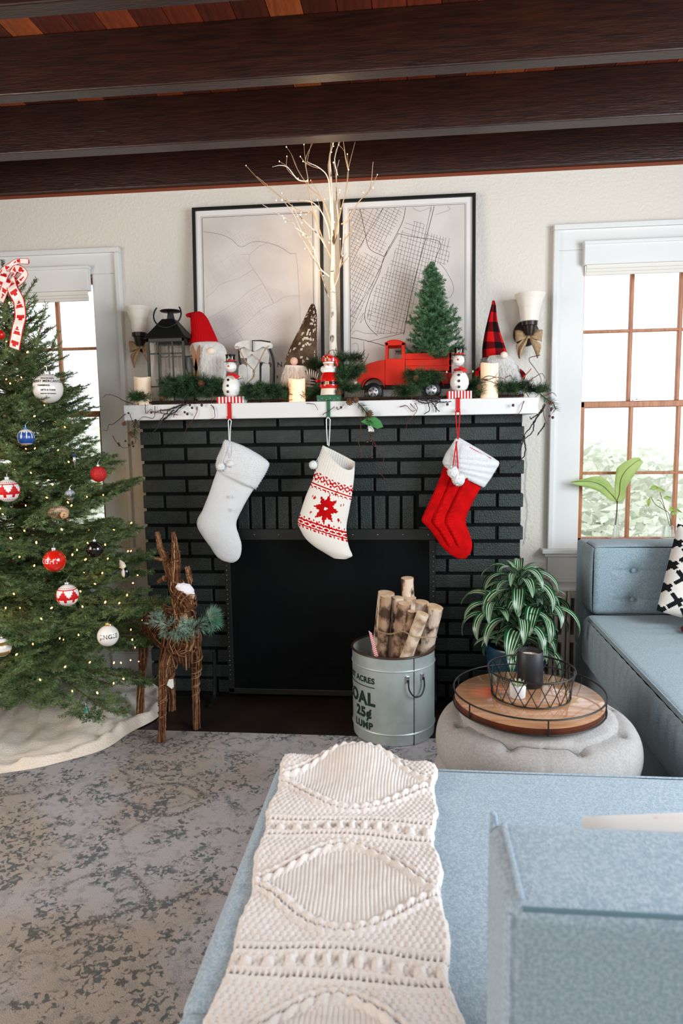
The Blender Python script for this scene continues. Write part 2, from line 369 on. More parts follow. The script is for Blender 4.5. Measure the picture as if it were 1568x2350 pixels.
for r in range(18):
    zt = 1.245 - r * PZ; z0 = zt - .0565; x = FX0 - (0 if r % 2 == 0 else .101)
    if z0 < .002: z0 = .001
    if zt > 1.2235: zt = 1.2235
    while x < FX1 - .03:
        a, b = max(x, FX0), min(x + PB - .011, FX1)
        spans = [(a, b)]
        if r >= 5 and r < 8: spans = [(a, min(b, OX0 - .011 - .03)), (max(a, OX1 + .011 - .03), b)]
        elif r >= 8: spans = [(a, min(b, OX0)), (max(a, OX1), b)]
        for a, b in spans:
            if b - a > .03: brick(a, b, z0, zt)
        x += PB
xs = np.linspace(OX0 - .03, OX1 - .03, 15)
for a, b in zip(xs[:-1], xs[1:]): brick(a, b - .011, .707, .895)
# mantel shelf
MZ0, MZ1, MY = 1.2235, 1.2865, -.300
MB().box((-1.178, MY, MZ0), (.499, -.0, MZ1)).build('mantel_shelf', Mwhite, fire, bevel=.003)
# firebox lining
Mfb = mat('sooty_brick', '#151515', .9, '#0c0c0c', vs=6)
MB().box((OX0, -.19, 0), (OX0 + .006, -.002, OZ)).box((OX1 - .006, -.19, 0), (OX1, -.002, OZ)).box((OX0, -.01, 0), (OX1, -.004, OZ)).box((OX0, -.19, 0), (OX1, -.002, .006)).build('firebox_lining', Mfb, fire)
hearth = MB().box((-1.14, -.62, .001), (.45, -.203, .005)).build('hearth', mat('hearth_slate', '#2c221c', .45, '#1c1613', vs=5), bevel=.001); hearth['kind'] = 'structure'
# fire screen
scr = thing('fire_screen', 'black riveted fire screen with dark mesh standing before the fireplace opening', 'fire screen', (-.345, -.232, .005))
def sx(px, py): return at(px, py, -.235)
a0 = sx(514, 1240)[0]; a1 = sx(1000, 1240)[0]; zt = sx(784, 1214)[2]; zb = sx(784, 1239)[2]
MB().box((a0, -.242, zb), (a1, -.23, zt)).build('top_rail', Mblack, scr, bevel=.002)
MB().box((a0, -.242, .04), (a0 + .026, -.23, zb)).build('side_rail', Mblack, scr, bevel=.002)
MB().box((a1 - .026, -.242, .04), (a1, -.23, zb)).build('side_rail', Mblack, scr, bevel=.002)
MB().box((a0, -.242, .035), (a1, -.23, .06)).build('bottom_rail', Mblack, scr, bevel=.002)
Mmesh = bpy.data.materials.new('screen_mesh'); Mmesh.use_nodes = True
nt = Mmesh.node_tree; b = nt.nodes['Principled BSDF']; b.inputs['Base Color'].default_value = (.0025, .0035, .004, 1); b.inputs['Roughness'].default_value = .7; b.inputs['Specular IOR Level'].default_value = .12
tc = nt.nodes.new('ShaderNodeTexCoord'); ck = nt.nodes.new('ShaderNodeTexChecker'); ck.inputs['Scale'].default_value = 420
nt.links.new(tc.outputs['Object'], ck.inputs[0]); mr = nt.nodes.new('ShaderNodeMapRange'); mr.inputs[3].default_value = .35; mr.inputs[4].default_value = .95
nt.links.new(ck.outputs[1], mr.inputs[0]); nt.links.new(mr.outputs[0], b.inputs['Alpha'])
MB().box((a0 + .02, -.2375, .05), (a1 - .02, -.2355, zb + .005)).build('mesh_panel', Mmesh, scr)
rv = MB().ball((0, 0, 0), .003, 8, 5).build('rivet', mat('rivet_metal', '#8aa0a4', .25, metal=.8), smooth=True); rvm = rv.data; bpy.data.objects.remove(rv)
for z in np.arange(.1, .68, .021):
    for x in (a0 + .009, a1 - .009): inst('rivet', rvm, scr, (x, -.2425, z), scale=(.8 if random.random() < .5 else .55))
for x in np.linspace(a0 + .03, a1 - .03, 9): inst('rivet', rvm, scr, (x, -.2425, (zb + zt) / 2))
for x in (sx(493, 1500)[0], a1 + .0):
    pts = curve_pts([(x, -.24, .22), (x - .0, -.25, .12), (x, -.262, .04), (x - .0, -.30, .018), (x, -.335, .016)], 16)
    MB().tube(pts, [.008] * len(pts), 6).build('foot', Mblack, scr, smooth=True)
# charred log in the firebox
for k, (x0, z0, x1, z1) in enumerate(((-.55, .06, -.12, .09), (-.5, .045, -.2, .05))):
    p = np.array([(x0, -.06 - k * .085, z0), (x1, -.06 - k * .08, z1)]); pp = curve_pts([p[0], p.mean(0) + [0, 0, .008], p[1]], 12)
    tag(MB().tube(pp, .038 - .01 * k, 10).build('burnt_log', mat('charred%d' % k, '#1a1614', .95, '#3a342f', vs=20, bump=.8), smooth=True, origin=p[0]), ('thicker charred log at the back of the dark firebox', 'thinner charred log low at the front of the dark firebox')[k], 'log', 'charred logs in the firebox')

# ================================================================ RUG (distressed medallion pattern)
def vnoise(x, y, s, seed):
    rs = np.random.RandomState(seed); G = rs.rand(128, 128); x = x * s; y = y * s
    xi = np.floor(x).astype(int); yi = np.floor(y).astype(int); fx = x - xi; fy = y - yi; fx = fx * fx * (3 - 2 * fx); fy = fy * fy * (3 - 2 * fy)
    g = lambda a, b: G[a % 128, b % 128]
    return (g(xi, yi) * (1 - fx) + g(xi + 1, yi) * fx) * (1 - fy) + (g(xi, yi + 1) * (1 - fx) + g(xi + 1, yi + 1) * fx) * fy
def fbm(x, y, s, seed, o=4):
    v = 0; a = .5
    for k in range(o): v = v + a * vnoise(x, y, s * 2 ** k, seed + k); a *= .5
    return v / (1 - .5 ** o)
rx = np.linspace(-1.62, .95, 520); ry = np.linspace(-3.5, -.566, 590); X, Y = np.meshgrid(rx, ry)
pat = np.zeros_like(X)
def stroke(pts, wd, amt=1.0, close=False):
    global pat
    p = curve_pts(pts + ([pts[0]] if close else []), 60)
    x0, y0 = p[:, 0].min() - wd * 3, p[:, 1].min() - wd * 3; x1, y1 = p[:, 0].max() + wd * 3, p[:, 1].max() + wd * 3
    jj = np.where((ry > y0) & (ry < y1))[0]; ii = np.where((rx > x0) & (rx < x1))[0]
    if len(jj) < 2 or len(ii) < 2: return
    sl = np.s_[jj[0]:jj[-1] + 1, ii[0]:ii[-1] + 1]; xx = X[sl]; yy = Y[sl]; d = np.full(xx.shape, 9.)
    for q in p: d = np.minimum(d, np.hypot(xx - q[0], yy - q[1]))
    pat[sl] = np.maximum(pat[sl], amt * np.clip(1.6 - d / wd, 0, 1))
def g_(px, py): q = fl(px, py, .008); return (q[0], q[1])
# the leaf shapes and borders that can be made out
stroke([g_(270, 1828), g_(330, 1808), g_(400, 1798), g_(450, 1812), g_(470, 1832)], .008)
stroke([g_(270, 1828), g_(310, 1850), g_(360, 1868), g_(410, 1868), g_(460, 1845)], .009)
stroke([g_(318, 1845), g_(360, 1855), g_(410, 1850), g_(440, 1832), g_(400, 1818), g_(340, 1822)], .004, .7, True)
stroke([g_(180, 2125), g_(240, 2110), g_(300, 2090), g_(350, 2068)], .010)
stroke([g_(265, 2000), g_(300, 2005), g_(330, 2040), g_(352, 2068), g_(390, 2070), g_(440, 2048)], .009)
stroke([g_(150, 2030), g_(220, 2005), g_(290, 2008)], .006, .6)
stroke([g_(520, 1830), g_(535, 1852), g_(560, 1860)], .008, .8); stroke([g_(0, 1825), g_(60, 1818), g_(100, 1800)], .008, .7)
stroke([g_(280, 1920), g_(320, 1892), g_(370, 1900), g_(390, 1925), g_(360, 1950), g_(300, 1960), g_(280, 1935)], .005, .55, True)
stroke([g_(130, 2180), g_(190, 2160), g_(210, 2190), g_(170, 2210)], .006, .7); stroke([g_(400, 1750), g_(420, 1780), g_(450, 1782)], .005, .7)
rr = np.random.RandomState(3)
for k in range(150):     # small paisleys and florets, all over
    cx_, cy_ = rr.uniform(-1.6, .9), rr.uniform(-3.0, -.6); a = rr.uniform(0, 6.28); s = rr.uniform(.015, .05)
    e = [(cx_ + s * (1 + .4 * math.cos(t - a)) * math.cos(t), cy_ + s * (1 + .4 * math.cos(t - a)) * math.sin(t) * .8) for t in np.linspace(0, rr.uniform(3, 5.6), 7)]
    stroke(e, rr.uniform(.003, .006), rr.uniform(.4, .9))
m = MB(); m.grid(np.stack([X, Y, np.full_like(X, .0085)], -1))
Mrug = mat('rug_pile', '#c4bdb8', .95, bump=.6, bs=420)
nt = Mrug.node_tree; N = nt.nodes; L = nt.links; b = N['Principled BSDF']; at_ = N.new('ShaderNodeAttribute'); at_.attribute_name = 'pattern'; tcx_ = N.new('ShaderNodeTexCoord')
def noi(s, d, rough=.5, dist=0):
    n = N.new('ShaderNodeTexNoise'); n.inputs['Scale'].default_value = s; n.inputs['Detail'].default_value = d; n.inputs['Roughness'].default_value = rough; n.inputs['Distortion'].default_value = dist; L.new(tcx_.outputs['Object'], n.inputs['Vector']); return n.outputs[0]
def mth(op, a, b_=None, cl=False):
    n = N.new('ShaderNodeMath'); n.operation = op; n.use_clamp = cl
    for k, q in enumerate((a, b_)):
        if q is None: continue
        if isinstance(q, (int, float)): n.inputs[k].default_value = q
        else: L.new(q, n.inputs[k])
    return n.outputs[0]
def ramp(x, a, c): n = N.new('ShaderNodeMapRange'); n.inputs[1].default_value = a; n.inputs[2].default_value = c; n.interpolation_type = 'SMOOTHSTEP'; L.new(x, n.inputs[0]); return n.outputs[0]
n1 = noi(62, 3, .55, .8); n2 = noi(11, 2); n3 = noi(2.4, 1); n4 = noi(140, 2, .6); n5 = noi(30, 4, .6, .4)
spot = mth('MULTIPLY', ramp(mth('ADD', n1, mth('MULTIPLY', n2, .35)), .700, .775), ramp(mth('ADD', n2, mth('MULTIPLY', n3, .4)), .58, .74))
pt = mth('MULTIPLY', at_.outputs['Fac'], ramp(n4, .40, .52)); dens = mth('MAXIMUM', spot, pt); soft = mth('MULTIPLY', ramp(n5, .50, .62), .42)
def mixc(f, A, B):
    n = N.new('ShaderNodeMix'); n.data_type = 'RGBA'; L.new(f, n.inputs[0])
    for k, q in ((6, A), (7, B)):
        if isinstance(q, str): n.inputs[k].default_value = (*lin(q), 1)
        else: L.new(q, n.inputs[k])
    return n.outputs[2]
c_ = mixc(ramp(n3, .42, .60), '#adabb0', '#a69d94'); c_ = mixc(soft, c_, '#858889'); c_ = mixc(mth('MULTIPLY', dens, .76), c_, mixc(ramp(n2, .45, .6), '#353a3a', '#3d4c52'))
L.new(c_, b.inputs['Base Color'])
rug = m.build('rug', Mrug, origin=(-.3, -2, 0))
ca = rug.data.color_attributes.new('pattern', 'FLOAT_COLOR', 'POINT'); ca.data.foreach_set('color', np.repeat(pat[..., None], 4, -1).ravel())
tag(rug, 'distressed grey and beige patterned rug covering the floor before the hearth', 'rug')
md = rug.modifiers.new('s', 'SOLIDIFY'); md.thickness = .007; md.offset = -1
# ================================================================ FURNITURE
Mfab = mat('blue_grey_fabric', '#8fa5b4', .95, '#abbdc9', vs=260, vc=(.4, .62), bump=.5, bs=500, sheen=.2)
Mfab2 = mat('sofa_fabric', '#7c929d', .95, '#99abb4', vs=300, vc=(.4, .62), bump=.5, bs=500, sheen=.2)
Mfab3 = mat('sofa_fabric_beige_edge', '#a39a8c', .95, '#b5ab9b', vs=300, bump=.4, bs=500)
Mseam = mat('seam', '#627e8a', .9)
def rbox(mb, a, b, r=.02, n=(14, 14, 14), puff=0.0, sag=None):
    """rounded cushion: superellipsoid-like box with optional puffed faces"""
    a = np.array(a, float); b = np.array(b, float); c = (a + b) / 2; h = (b - a) / 2
    def face(ax, sg):
        u, v = [k for k in range(3) if k != ax]; N1, N2 = n[u], n[v]
        def samp(hh, N): 
            e = min(r, hh * .9); inner = np.linspace(-(hh - e), hh - e, N); t = np.sin(np.linspace(0, PI / 2, 5))[1:] * 0
            ed = np.linspace(0, 1, 6)[1:]
            return np.concatenate([-(hh - e) - e * ed[::-1], inner, (hh - e) + e * ed])
        U, V = np.meshgrid(samp(h[u], N1), samp(h[v], N2)); P = np.zeros(U.shape + (3,)); P[..., u] = U; P[..., v] = V; P[..., ax] = sg * h[ax]
        # sphere-round edges
        e = np.minimum(r, h * .9); core = np.clip(P, -(h - e), h - e); d = P - core; L_ = np.linalg.norm(d / e, axis=-1, keepdims=True); L_ = np.maximum(L_, 1e-9)
        Q = core + d / L_
        if puff:
            un = Q / h; f = (1 - un[..., u] ** 2) * (1 - un[..., v] ** 2); Q[..., ax] += sg * puff * np.clip(f, 0, 1) ** .6
        if sag is not None: Q = sag(Q, ax, sg)
        fl_ = (sg > 0) == (ax != 1)
        mb.grid(Q + c, flip=not fl_)
    for ax in range(3):
        for sg in (-1, 1): face(ax, sg)
    return mb
# ---- sofa under the window, reaching towards the camera on the right
sofa = thing('sofa', 'grey-blue tufted sofa under the window at the right edge of the room', 'sofa', (1.2, -.9, 0))
def wr(Q, ax, sg):
    if ax == 0 and sg < 0:
        Q[..., 0] += .004 * np.sin(Q[..., 1] * 95 + 2 * np.sin(Q[..., 1] * 17)) * np.exp(-((Q[..., 2] - .03) / .05) ** 2)
    if ax == 2 and sg > 0:
        Q[..., 2] += .0035 * np.sin(Q[..., 1] * 75 + 1.5 * np.sin(Q[..., 1] * 21 + Q[..., 0] * 3)) * np.exp(-((Q[..., 0] + .25) / .13) ** 2)
    return Q
rbox(MB(), (.655, -1.56, .265), (1.80, -.40, .455), .035, (20, 110, 10), .008, wr).build('seat_cushion', Mfab2, sofa, smooth=True)
rbox(MB(), (.70, -1.54, .06), (1.80, -.14, .262), .012).build('base', Mfab2, sofa, smooth=True)
rbox(MB(), (.692, -.262, .262), (1.80, -.14, .708), .02).build('backrest_frame', Mfab2, sofa, smooth=True)
bts = [(x, z) for x in (.842, 1.06, 1.28, 1.5) for z in (.513, .625)]
def tuft(Q, ax, sg):
    if ax == 1 and sg < 0:
        for x, z in bts:
            dx = Q[..., 0] - (x - 1.245); dz = Q[..., 2] - (z - .585); Q[..., 1] += .02 * np.exp(-(dx ** 2 + dz ** 2) / .0007) 
        for z in (.625, .513):
            dz = Q[..., 2] - (z - .585); Q[..., 1] += .006 * np.exp(-(dz / .006) ** 2) * (np.abs(Q[..., 0]) < .47)
    return Q
rbox(MB(), (.69, -.41, .450), (1.80, -.262, .720), .025, (120, 8, 50), .012, tuft).build('backrest_cushion', Mfab2, sofa, smooth=True)
for x, z in bts: MB().ball((x, -.408, z), .009, 10, 6, sc_=(1, .5, 1)).build('button', Mfab2, sofa, smooth=True)
MB().tube([(.672, y, .4535) for y in np.linspace(-.45, -1.52, 20)], .0028, 6).build('seam_piping', Mfab2, sofa, smooth=True)
for x in (.78, 1.7):
    for y in (-.25, -1.45): MB().tube([(x, y, .009), (x, y, .065)], [.018, .024], 10).build('leg', Mbark, sofa, smooth=True)
# ---- sofa cushion with lattice print
Mcush = mat('lattice_black', '#15181b', .9); Mcw = mat('lattice_white', '#d8d5cf', .9, bump=.4, bs=300)
N_ = 90; u = np.linspace(-1, 1, N_); U, V = np.meshgrid(u, u)
th = .055 * (np.clip(1 - U ** 4, 0, 1) * np.clip(1 - V ** 4, 0, 1)) ** .6
def lat(i, j):
    a, b = (i / N_) * 6.0, (j / N_) * 6.0; s, t = (a + b), (a - b)
    fs, ft = s % 1.5, t % 1.5
    return 1 if (fs < .36 or ft < .36) and not (fs > .62 and fs < .80) and not (ft > .62 and ft < .80) else 0
def cush(center, ax, ay, az, sz, m):
    for sg in (1, -1):
        P = np.array(center) + (U * sz)[..., None] * np.array(ax) + (V * sz)[..., None] * np.array(az) + (sg * th)[..., None] * np.array(ay)
        m.grid(P, mf=lat, flip=sg < 0)
axx = Vector((.94, -.22, -.24)).normalized(); azz = Vector((.27, .34, .90)).normalized(); ayy = axx.cross(azz)
azz = ayy.cross(axx) * -1
m = MB(); c0 = at(1600, 1345, -.52); c0 = np.array([1.072, -.575, .628]); cush(c0, axx, ayy, -azz, .165, m)
tag(m.build('throw_pillow', [Mcw, Mcush], smooth=True, origin=c0 - [0, 0, .15]), 'black and white lattice print pillow leaning on the sofa backrest at the right edge', 'pillow')
t = thing('pillow_tassel', 'dark red cushion corner with a pom on the seat at the right picture edge', 'pillow', at(1572, 1428, -.62))
Mdr = mat('dark_red', '#5c1420', .8)
p = at(1585, 1432, -.62); p[2] = .506; p[1] -= .10; rbox(MB(), p + np.array([0.01, -.10, -.028]), p + np.array([.26, .12, .03]), .025, puff=.01).build('pillow_body', Mdr, t, smooth=True)
q = at(1564, 1432, -.63); q[2] = .474; q[1] -= .03; MB().ball(q, .012, 10, 8).build('pom', Mdr, t, smooth=True)

# ---- front sectional: chaise + seat + backrest seen from behind
sec = thing('sectional_sofa', 'light grey-blue sectional sofa in the foreground with chaise and backrest', 'sofa', (.3, -2.2, 0))
def dent(Q, ax, sg):
    if ax == 2 and sg > 0:
        x = Q[..., 0] + .73; y = Q[..., 1] - 2.31
        Q[..., 2] -= .012 * np.exp(-((x - .05) / .05) ** 2) * np.clip((-2.25 - y) * 12, 0, 1)
    return Q
rbox(MB(), (-.292, -2.300, .25), (1.75, -1.655, .452), .022, (80, 60, 8), .0, None).build('seat_cushion', Mfab, sec, smooth=True)
rbox(MB(), (-.292, -2.98, .25), (.066, -2.290, .452), .022, (30, 40, 8), .0, None).build('chaise_cushion', Mfab, sec, smooth=True)
rbox(MB(), (-.27, -2.96, .06), (.06, -1.68, .249), .012).build('chaise_base', Mfab, sec, smooth=True)
rbox(MB(), (.075, -2.50, .06), (1.73, -1.68, .249), .012).build('base', Mfab, sec, smooth=True)
for x in (-.22, 1.6):
    for y in (-1.75, -2.9): MB().tube([(x, y, .009), (x, y, .065)], [.018, .024], 10).build('leg', Mbark, sec, smooth=True)
MB().tube([(x, -1.6555, .447) for x in np.linspace(-.26, 1.7, 20)], .0022, 6).build('seam_piping', Mfab, sec, smooth=True)
bz = .764
rbox(MB(), (.080, -2.50, .30), (1.75, -2.365, bz), .016, (60, 12, 30), .0).build('backrest', [Mfab], sec, smooth=True)
MB().tube([(x, -2.4945, bz - .0055) for x in np.linspace(.095, 1.7, 30)], .0026, 6).build('seam_piping', Mseam, sec, smooth=True)
MB().tube(curve_pts([(.0835, -2.37, .40), (.0835, -2.37, bz - .02), (.087, -2.375, bz - .004)], 12), .003, 6).tube([(.095, y, bz - .001) for y in np.linspace(-2.375, -2.49, 8)], .003, 6).tube([(.086, -2.4955, z) for z in np.linspace(.46, bz - .01, 10)], .003, 6).build('seam_piping', Mfab, sec, smooth=True)
wp = thing('white_pillow', 'white pillow with a small pink edge peeking over the sectional backrest', 'pillow', (.33, -2.27, .46))
q0 = fl(1400, 1885, .765); 
N2 = 30; u = np.linspace(-1, 1, N2); U2, V2 = np.meshgrid(u, u); th2 = .05 * (np.clip(1 - U2 ** 4, 0, 1) * np.clip(1 - V2 ** 4, 0, 1)) ** .55
m = MB()
for sg in (1, -1):
    P = np.stack([.43 + U2 * .23, -2.29 + V2 * .02 + sg * th2 * .8, .598 + V2 * .128 - .012 * U2 ** 2 * (V2 > 0)], -1); m.grid(P, flip=sg > 0)
m.build('pillow_cover', Mfur, wp, smooth=True)
q0 = at(1530, 1869, -2.255); q0 = at(1530, 1869, -2.27); MB().box((q0[0] - .016, -2.275, q0[2] - .0035), (q0[0] + .016, -2.270, q0[2] - .0020)).build('pink_edging', mat('pink', '#d8a0a8', .8), wp, bevel=.001)

# ---- cable-knit blanket over the chaise
nu, nv = 330, 620
Lpx = [(652, 1745), (632, 1800), (601, 1900), (556, 2097), (520, 2200), (467, 2343), (430, 2450)]
Rpx = [(996, 1745), (1003, 1780), (1001, 1903), (1018, 2037), (1041, 2246), (1063, 2343), (1085, 2450)]
def edge(E): return np.array([fl(px, py, .466)[:2] for px, py in E])
Le, Re = curve_pts(edge(Lpx), nv), curve_pts(edge(Rpx), nv)
Le[:, 0] += 0; k = np.linspace(0, 1, nv)
def rs_(A, yy): o = np.argsort(A[:, 1]); return np.interp(yy, A[o, 1], A[o, 0])
yf, yn = -1.648, -2.78
# arc-length coordinate s: hangs over far edge, then runs to camera
s = np.linspace(-.22, 1.13, nv); yy = np.where(s > 0, yf - s, yf); 
zz = np.where(s > 0, .4615, .4615 + s)
rnd = np.clip((s + .02) / .04, 0, 1)
xl = rs_(Le, np.minimum(yy, -1.66)); xr = rs_(Re, np.minimum(yy, -1.66))
uu = np.linspace(0, 1, nu); UU, SS = np.meshgrid(uu, s)
XX = xl[:, None] + (xr - xl)[:, None] * UU; YY = np.repeat(yy[:, None], nu, 1); ZZ = np.repeat(zz[:, None], nu, 1)
XX += .004 * np.sin(SS * 40)[...] * (UU - .5) * 2
# rounded far edge, bunched up high in the middle
ee = .035; tt = np.clip((SS + ee) / (2 * ee), 0, 1); inr = (np.abs(SS) < ee)
YY = np.where(inr, yf - ee * .9 * (1 - np.cos(tt * PI / 2)) + .0, np.where(SS >= ee, yf - SS + .003, yf + .0)); ZZ = np.where(inr, .4615 - ee + ee * np.sin(tt * PI / 2), ZZ)
hump = .036 * np.exp(-((UU - .50) / .26) ** 2) + .016 * np.exp(-((UU - .05) / .12) ** 2) + .010 * np.exp(-((UU - .93) / .08) ** 2)
ZZ += hump * np.exp(-((SS - .02) / .085) ** 2) * (SS > -.2); YY += .02 * np.exp(-((UU - .5) / .3) ** 2) * np.exp(-((SS) / .06) ** 2)
ZZ += .004 * np.sin(SS * 23 + UU * 3) ** 2 * (SS > 0)
# knit relief
v_ = SS / .43; w_ = UU
def ridge(d, wd): return np.exp(-(d / wd) ** 2)
hgt = np.zeros_like(XX)
ph = ((SS - .17) / .235); cell = ph - np.floor(ph)               # pattern repeat towards camera .235 m
widM = (xr - xl)[:, None] * np.ones_like(UU); um = (UU - .5) * widM
# diamonds: two braided ropes crossing
A = .085
dia = np.cos(2 * PI * (SS - .035) / .47)
x1 = -.018 - A * np.cos(PI * (SS - .045) / .235)
ctr = 0.0 * SS
def braid(d, s_, wd=.0075, per=.016):
    return ridge(d, wd) * (1 + .35 * np.sin(2 * PI * (s_ / per + np.sign(d) * .15 + d / .012 * .5)))
rowpat = ((SS + .03) / .205)
for sg in (1, -1):
    for off in (.0,):
        c1 = .152 * np.abs(np.mod(rowpat * .5 + .5, 1) * 2 - 1)      # zig-zag 0..
bell = (1 + np.cos(2 * PI * (UU - .5))) / 2; bell = bell ** .85; ins = np.zeros_like(hgt)
wig = .006 * np.sin(UU * 7 + 1)
for n0 in range(-1, 4):
    b0 = .095 + n0 * .315 + wig; up = b0 - .088 * bell; dn = b0 + .006 + .098 * bell
    tilt_ = np.abs(np.gradient(up, axis=1)) * nu
    for q, sg in ((up, -1), (dn, 1)):
        d = SS - q; wfac = np.sqrt(1 + (tilt_ / (widM + .01)) ** 2)
        hgt += .0062 * ridge(d, .0050 * wfac) * (1 + .38 * np.sin(2 * PI * (um + d * .5) / .019)); hgt += .0048 * ridge(d - sg * .0125 * wfac, .0040 * wfac) * (1 + .3 * np.sin(2 * PI * (um - d * .5) / .014))
        hgt -= .0030 * ridge(d - sg * .0065 * wfac, .0022 * wfac) * (np.sin(2 * PI * um / .007) > 0)
    ins = np.maximum(ins, ((SS > up + .012) & (SS < dn - .012) & (bell > .12)).astype(float))
    for k_, o_ in enumerate((.143, .190)):
        bnd = b0 + o_ - wig * .4; hgt -= .0060 * ridge(SS - bnd, .0034) * (np.sin(2 * PI * um / .0085) > -.1)
        hgt += .0028 * ridge(SS - bnd - .008, .0034) + .0028 * ridge(SS - bnd + .008, .0034)
    hgt += .0070 * ridge(SS - b0 - .166, .0085) * np.clip(np.sin(2 * PI * um / .026 + 1.5 * np.sin(um * 30)), -.15, 1)
hgt += ins * .0008 * np.sin(2 * PI * um / .0066) + (1 - ins) * .0015 * np.sin(2 * PI * um / .0105 + PI * np.floor(SS / .0105)) * np.sin(2 * PI * SS / .0105) * np.clip(1 - np.abs(hgt) / .004, 0, 1)
hgt += .0022 * (vnoise(um * 1.0 + 7, SS, 70, 12) - .5)
hgt += .0006 * np.sin(2 * PI * SS / .004) * ins
top = (SS > ee); 
ZZ += hgt * np.clip((SS + .03) / .05, 0, 1); YY += np.where(SS < .02, hgt * .8, 0)
edge_dn = np.clip((.02 - UU) / .02, 0, 1) + np.clip((UU - .98) / .02, 0, 1); ZZ -= .008 * edge_dn * (SS > 0); XX += .004 * (vnoise(SS, UU * 0, 60, 4) - .5) * (np.abs(UU - .5) * 2) ** 3
Mknit = mat('cream_knit', '#e2dcd7', .95, '#ddd4cc', vs=6, bump=.5, bs=700, sheen=.3)
m = MB(); m.grid(np.stack([XX, YY, ZZ], -1), flip=True)
o = m.build('knit_blanket', Mknit, smooth=True, origin=(.06, -2.1, .46), sharp=180); md = o.modifiers.new('s', 'SOLIDIFY'); md.thickness = .006; md.offset = -1
tag(o, 'cream cable-knit blanket draped over the chaise in the foreground', 'blanket')

# ================================================================ OTTOMAN, TRAY, BASKET
Mott = mat('ottoman_linen', '#9b9896', .95, '#a9a6a4', vs=200, bump=.4, bs=450)
oc = np.array([.318, -1.340]); ot = thing('ottoman', 'round tufted light grey ottoman holding the wooden tray', 'ottoman', (oc[0], oc[1], 0))
_b = fl(1182, 1698, .44); SH = .5 - (math.atan2(_b[1] + 1.340, _b[0] - .318) * 8 / (2 * PI)) % 1; nA = 160; an = np.arange(nA) * 2 * PI / nA
def ring_prof(prof, nseam, seam_d, tuftr=None):
    P = []
    for r, z in prof:
        s_ = np.abs(np.mod(an * nseam / (2 * PI) + SH, 1) - .5) * 2      # 1 at seams
        g = np.exp(-((1 - s_) / .035) ** 2) * seam_d * (1 if r > .05 else 0)
        zz_ = np.full(nA, z); rr_ = r - g
        if tuftr:
            for k_ in range(nseam):
                a_k = (k_ + .5 - SH) * 2 * PI / nseam - 0
                d2 = (r * np.cos(an) - tuftr * math.cos(a_k)) ** 2 + (r * np.sin(an) - tuftr * math.sin(a_k)) ** 2
                zz_ -= .020 * np.exp(-d2 / .00022)
        P.append(np.stack([oc[0] + rr_ * np.cos(an), oc[1] + rr_ * np.sin(an), zz_], 1))
    return np.array(P)
th = np.linspace(-PI / 2, PI / 2, 22)
prof = [(.001, .462), (.06, .462), (.12, .461), (.15, .459), (.165, .457), (.18, .453), (.195, .446)] + [(.192 + .062 * math.cos(t) ** .8 if abs(t) < 1.5 else .192, .372 + .070 * math.sin(t)) for t in th[::-1]]
Pg = ring_prof([(r, min(z, .462)) for r, z in prof], 8, .004, .20)
MB().grid(Pg[::-1], wu=True).build('cushion', Mott, ot, smooth=True, sharp=120)
prof2 = [(.19, .335)] + [(.205 + .064 * math.cos(t) ** .8 if abs(t) < 1.5 else .205, .215 + .12 * math.sin(t)) for t in th[::-1]] + [(.19, .09), (.0, .09)]
MB().grid(ring_prof(prof2, 8, .003)[::-1], wu=True).build('body', Mott, ot, smooth=True, sharp=120)
MB().lathe([(.17, .01), (.18, .02), (.18, .09), (.17, .095)], (oc[0], oc[1], 0), 40).build('plinth', Mbark, ot, smooth=True)
for k in range(8):
    a_k = (k + .5 - SH) * 2 * PI / 8; MB().ball((oc[0] + .203 * math.cos(a_k), oc[1] + .203 * math.sin(a_k), .425), .008, 10, 6, sc_=(1, 1, .5)).build('button', Mott, ot, smooth=True)
TZ = .466
tc_ = fl(1214, 1625, .49); tcx, tcy, tr = .298, -1.337, .186
tray = thing('round_tray', 'round wooden tray with thin black metal rails on the ottoman', 'tray', (tcx, tcy, TZ))
Mtray = mat('tray_wood', '#b48a68', .13, '#9c7050', vs=9, stretch=(1.2, 9, 9), vc=(.3, .7), coat=.6); Mtrays = mat('tray_wood_side', '#5e2c16', .35, '#472010', vs=20)
MB().lathe([(.0, TZ), (tr - .004, TZ), (tr - .001, TZ + .003), (tr - .001, TZ + .020), (tr - .004, TZ + .022), (0, TZ + .022)], (tcx, tcy, 0), 96, mf=lambda i, j: 1 if j < 3 else 0).build('tray_board', [Mtray, Mtrays], tray, smooth=True)
def ringpts(c, r, z, n=72): a = np.linspace(0, 2 * PI, n + 1); return np.stack([c[0] + r * np.cos(a), c[1] + r * np.sin(a), np.full(n + 1, z)], 1)
def ring(c, r, z, t, n=72): m = MB(); a = np.arange(n) * 2 * PI / n; m.lathe([(r + t * math.cos(q), z + t * math.sin(q)) for q in np.linspace(0, 2 * PI, 9)], (c[0], c[1], 0), n, caps=False); return m
ring((tcx, tcy), tr + .002, TZ + .042, .0022).build('upper_rail', Mblack, tray, smooth=True)
ring((tcx, tcy), tr + .002, TZ + .005, .0018).build('lower_rail', Mblack, tray, smooth=True)
for k in range(6):
    a = -1.50 + k * PI / 3; x, y = tcx + (tr + .003) * math.cos(a), tcy + (tr + .003) * math.sin(a); MB().tube([(x, y, TZ + .004), (x, y, TZ + .043)], .0018, 6).build('rail_post', Mblack, tray, smooth=True)
bz0 = TZ + .0225
bc = np.array([.306, -1.325]); 
bk = thing('wire_basket', 'black wire basket with crossed bars standing on the round tray', 'basket', (bc[0], bc[1], bz0))
rb, rt, hb = .098, .1085, .070
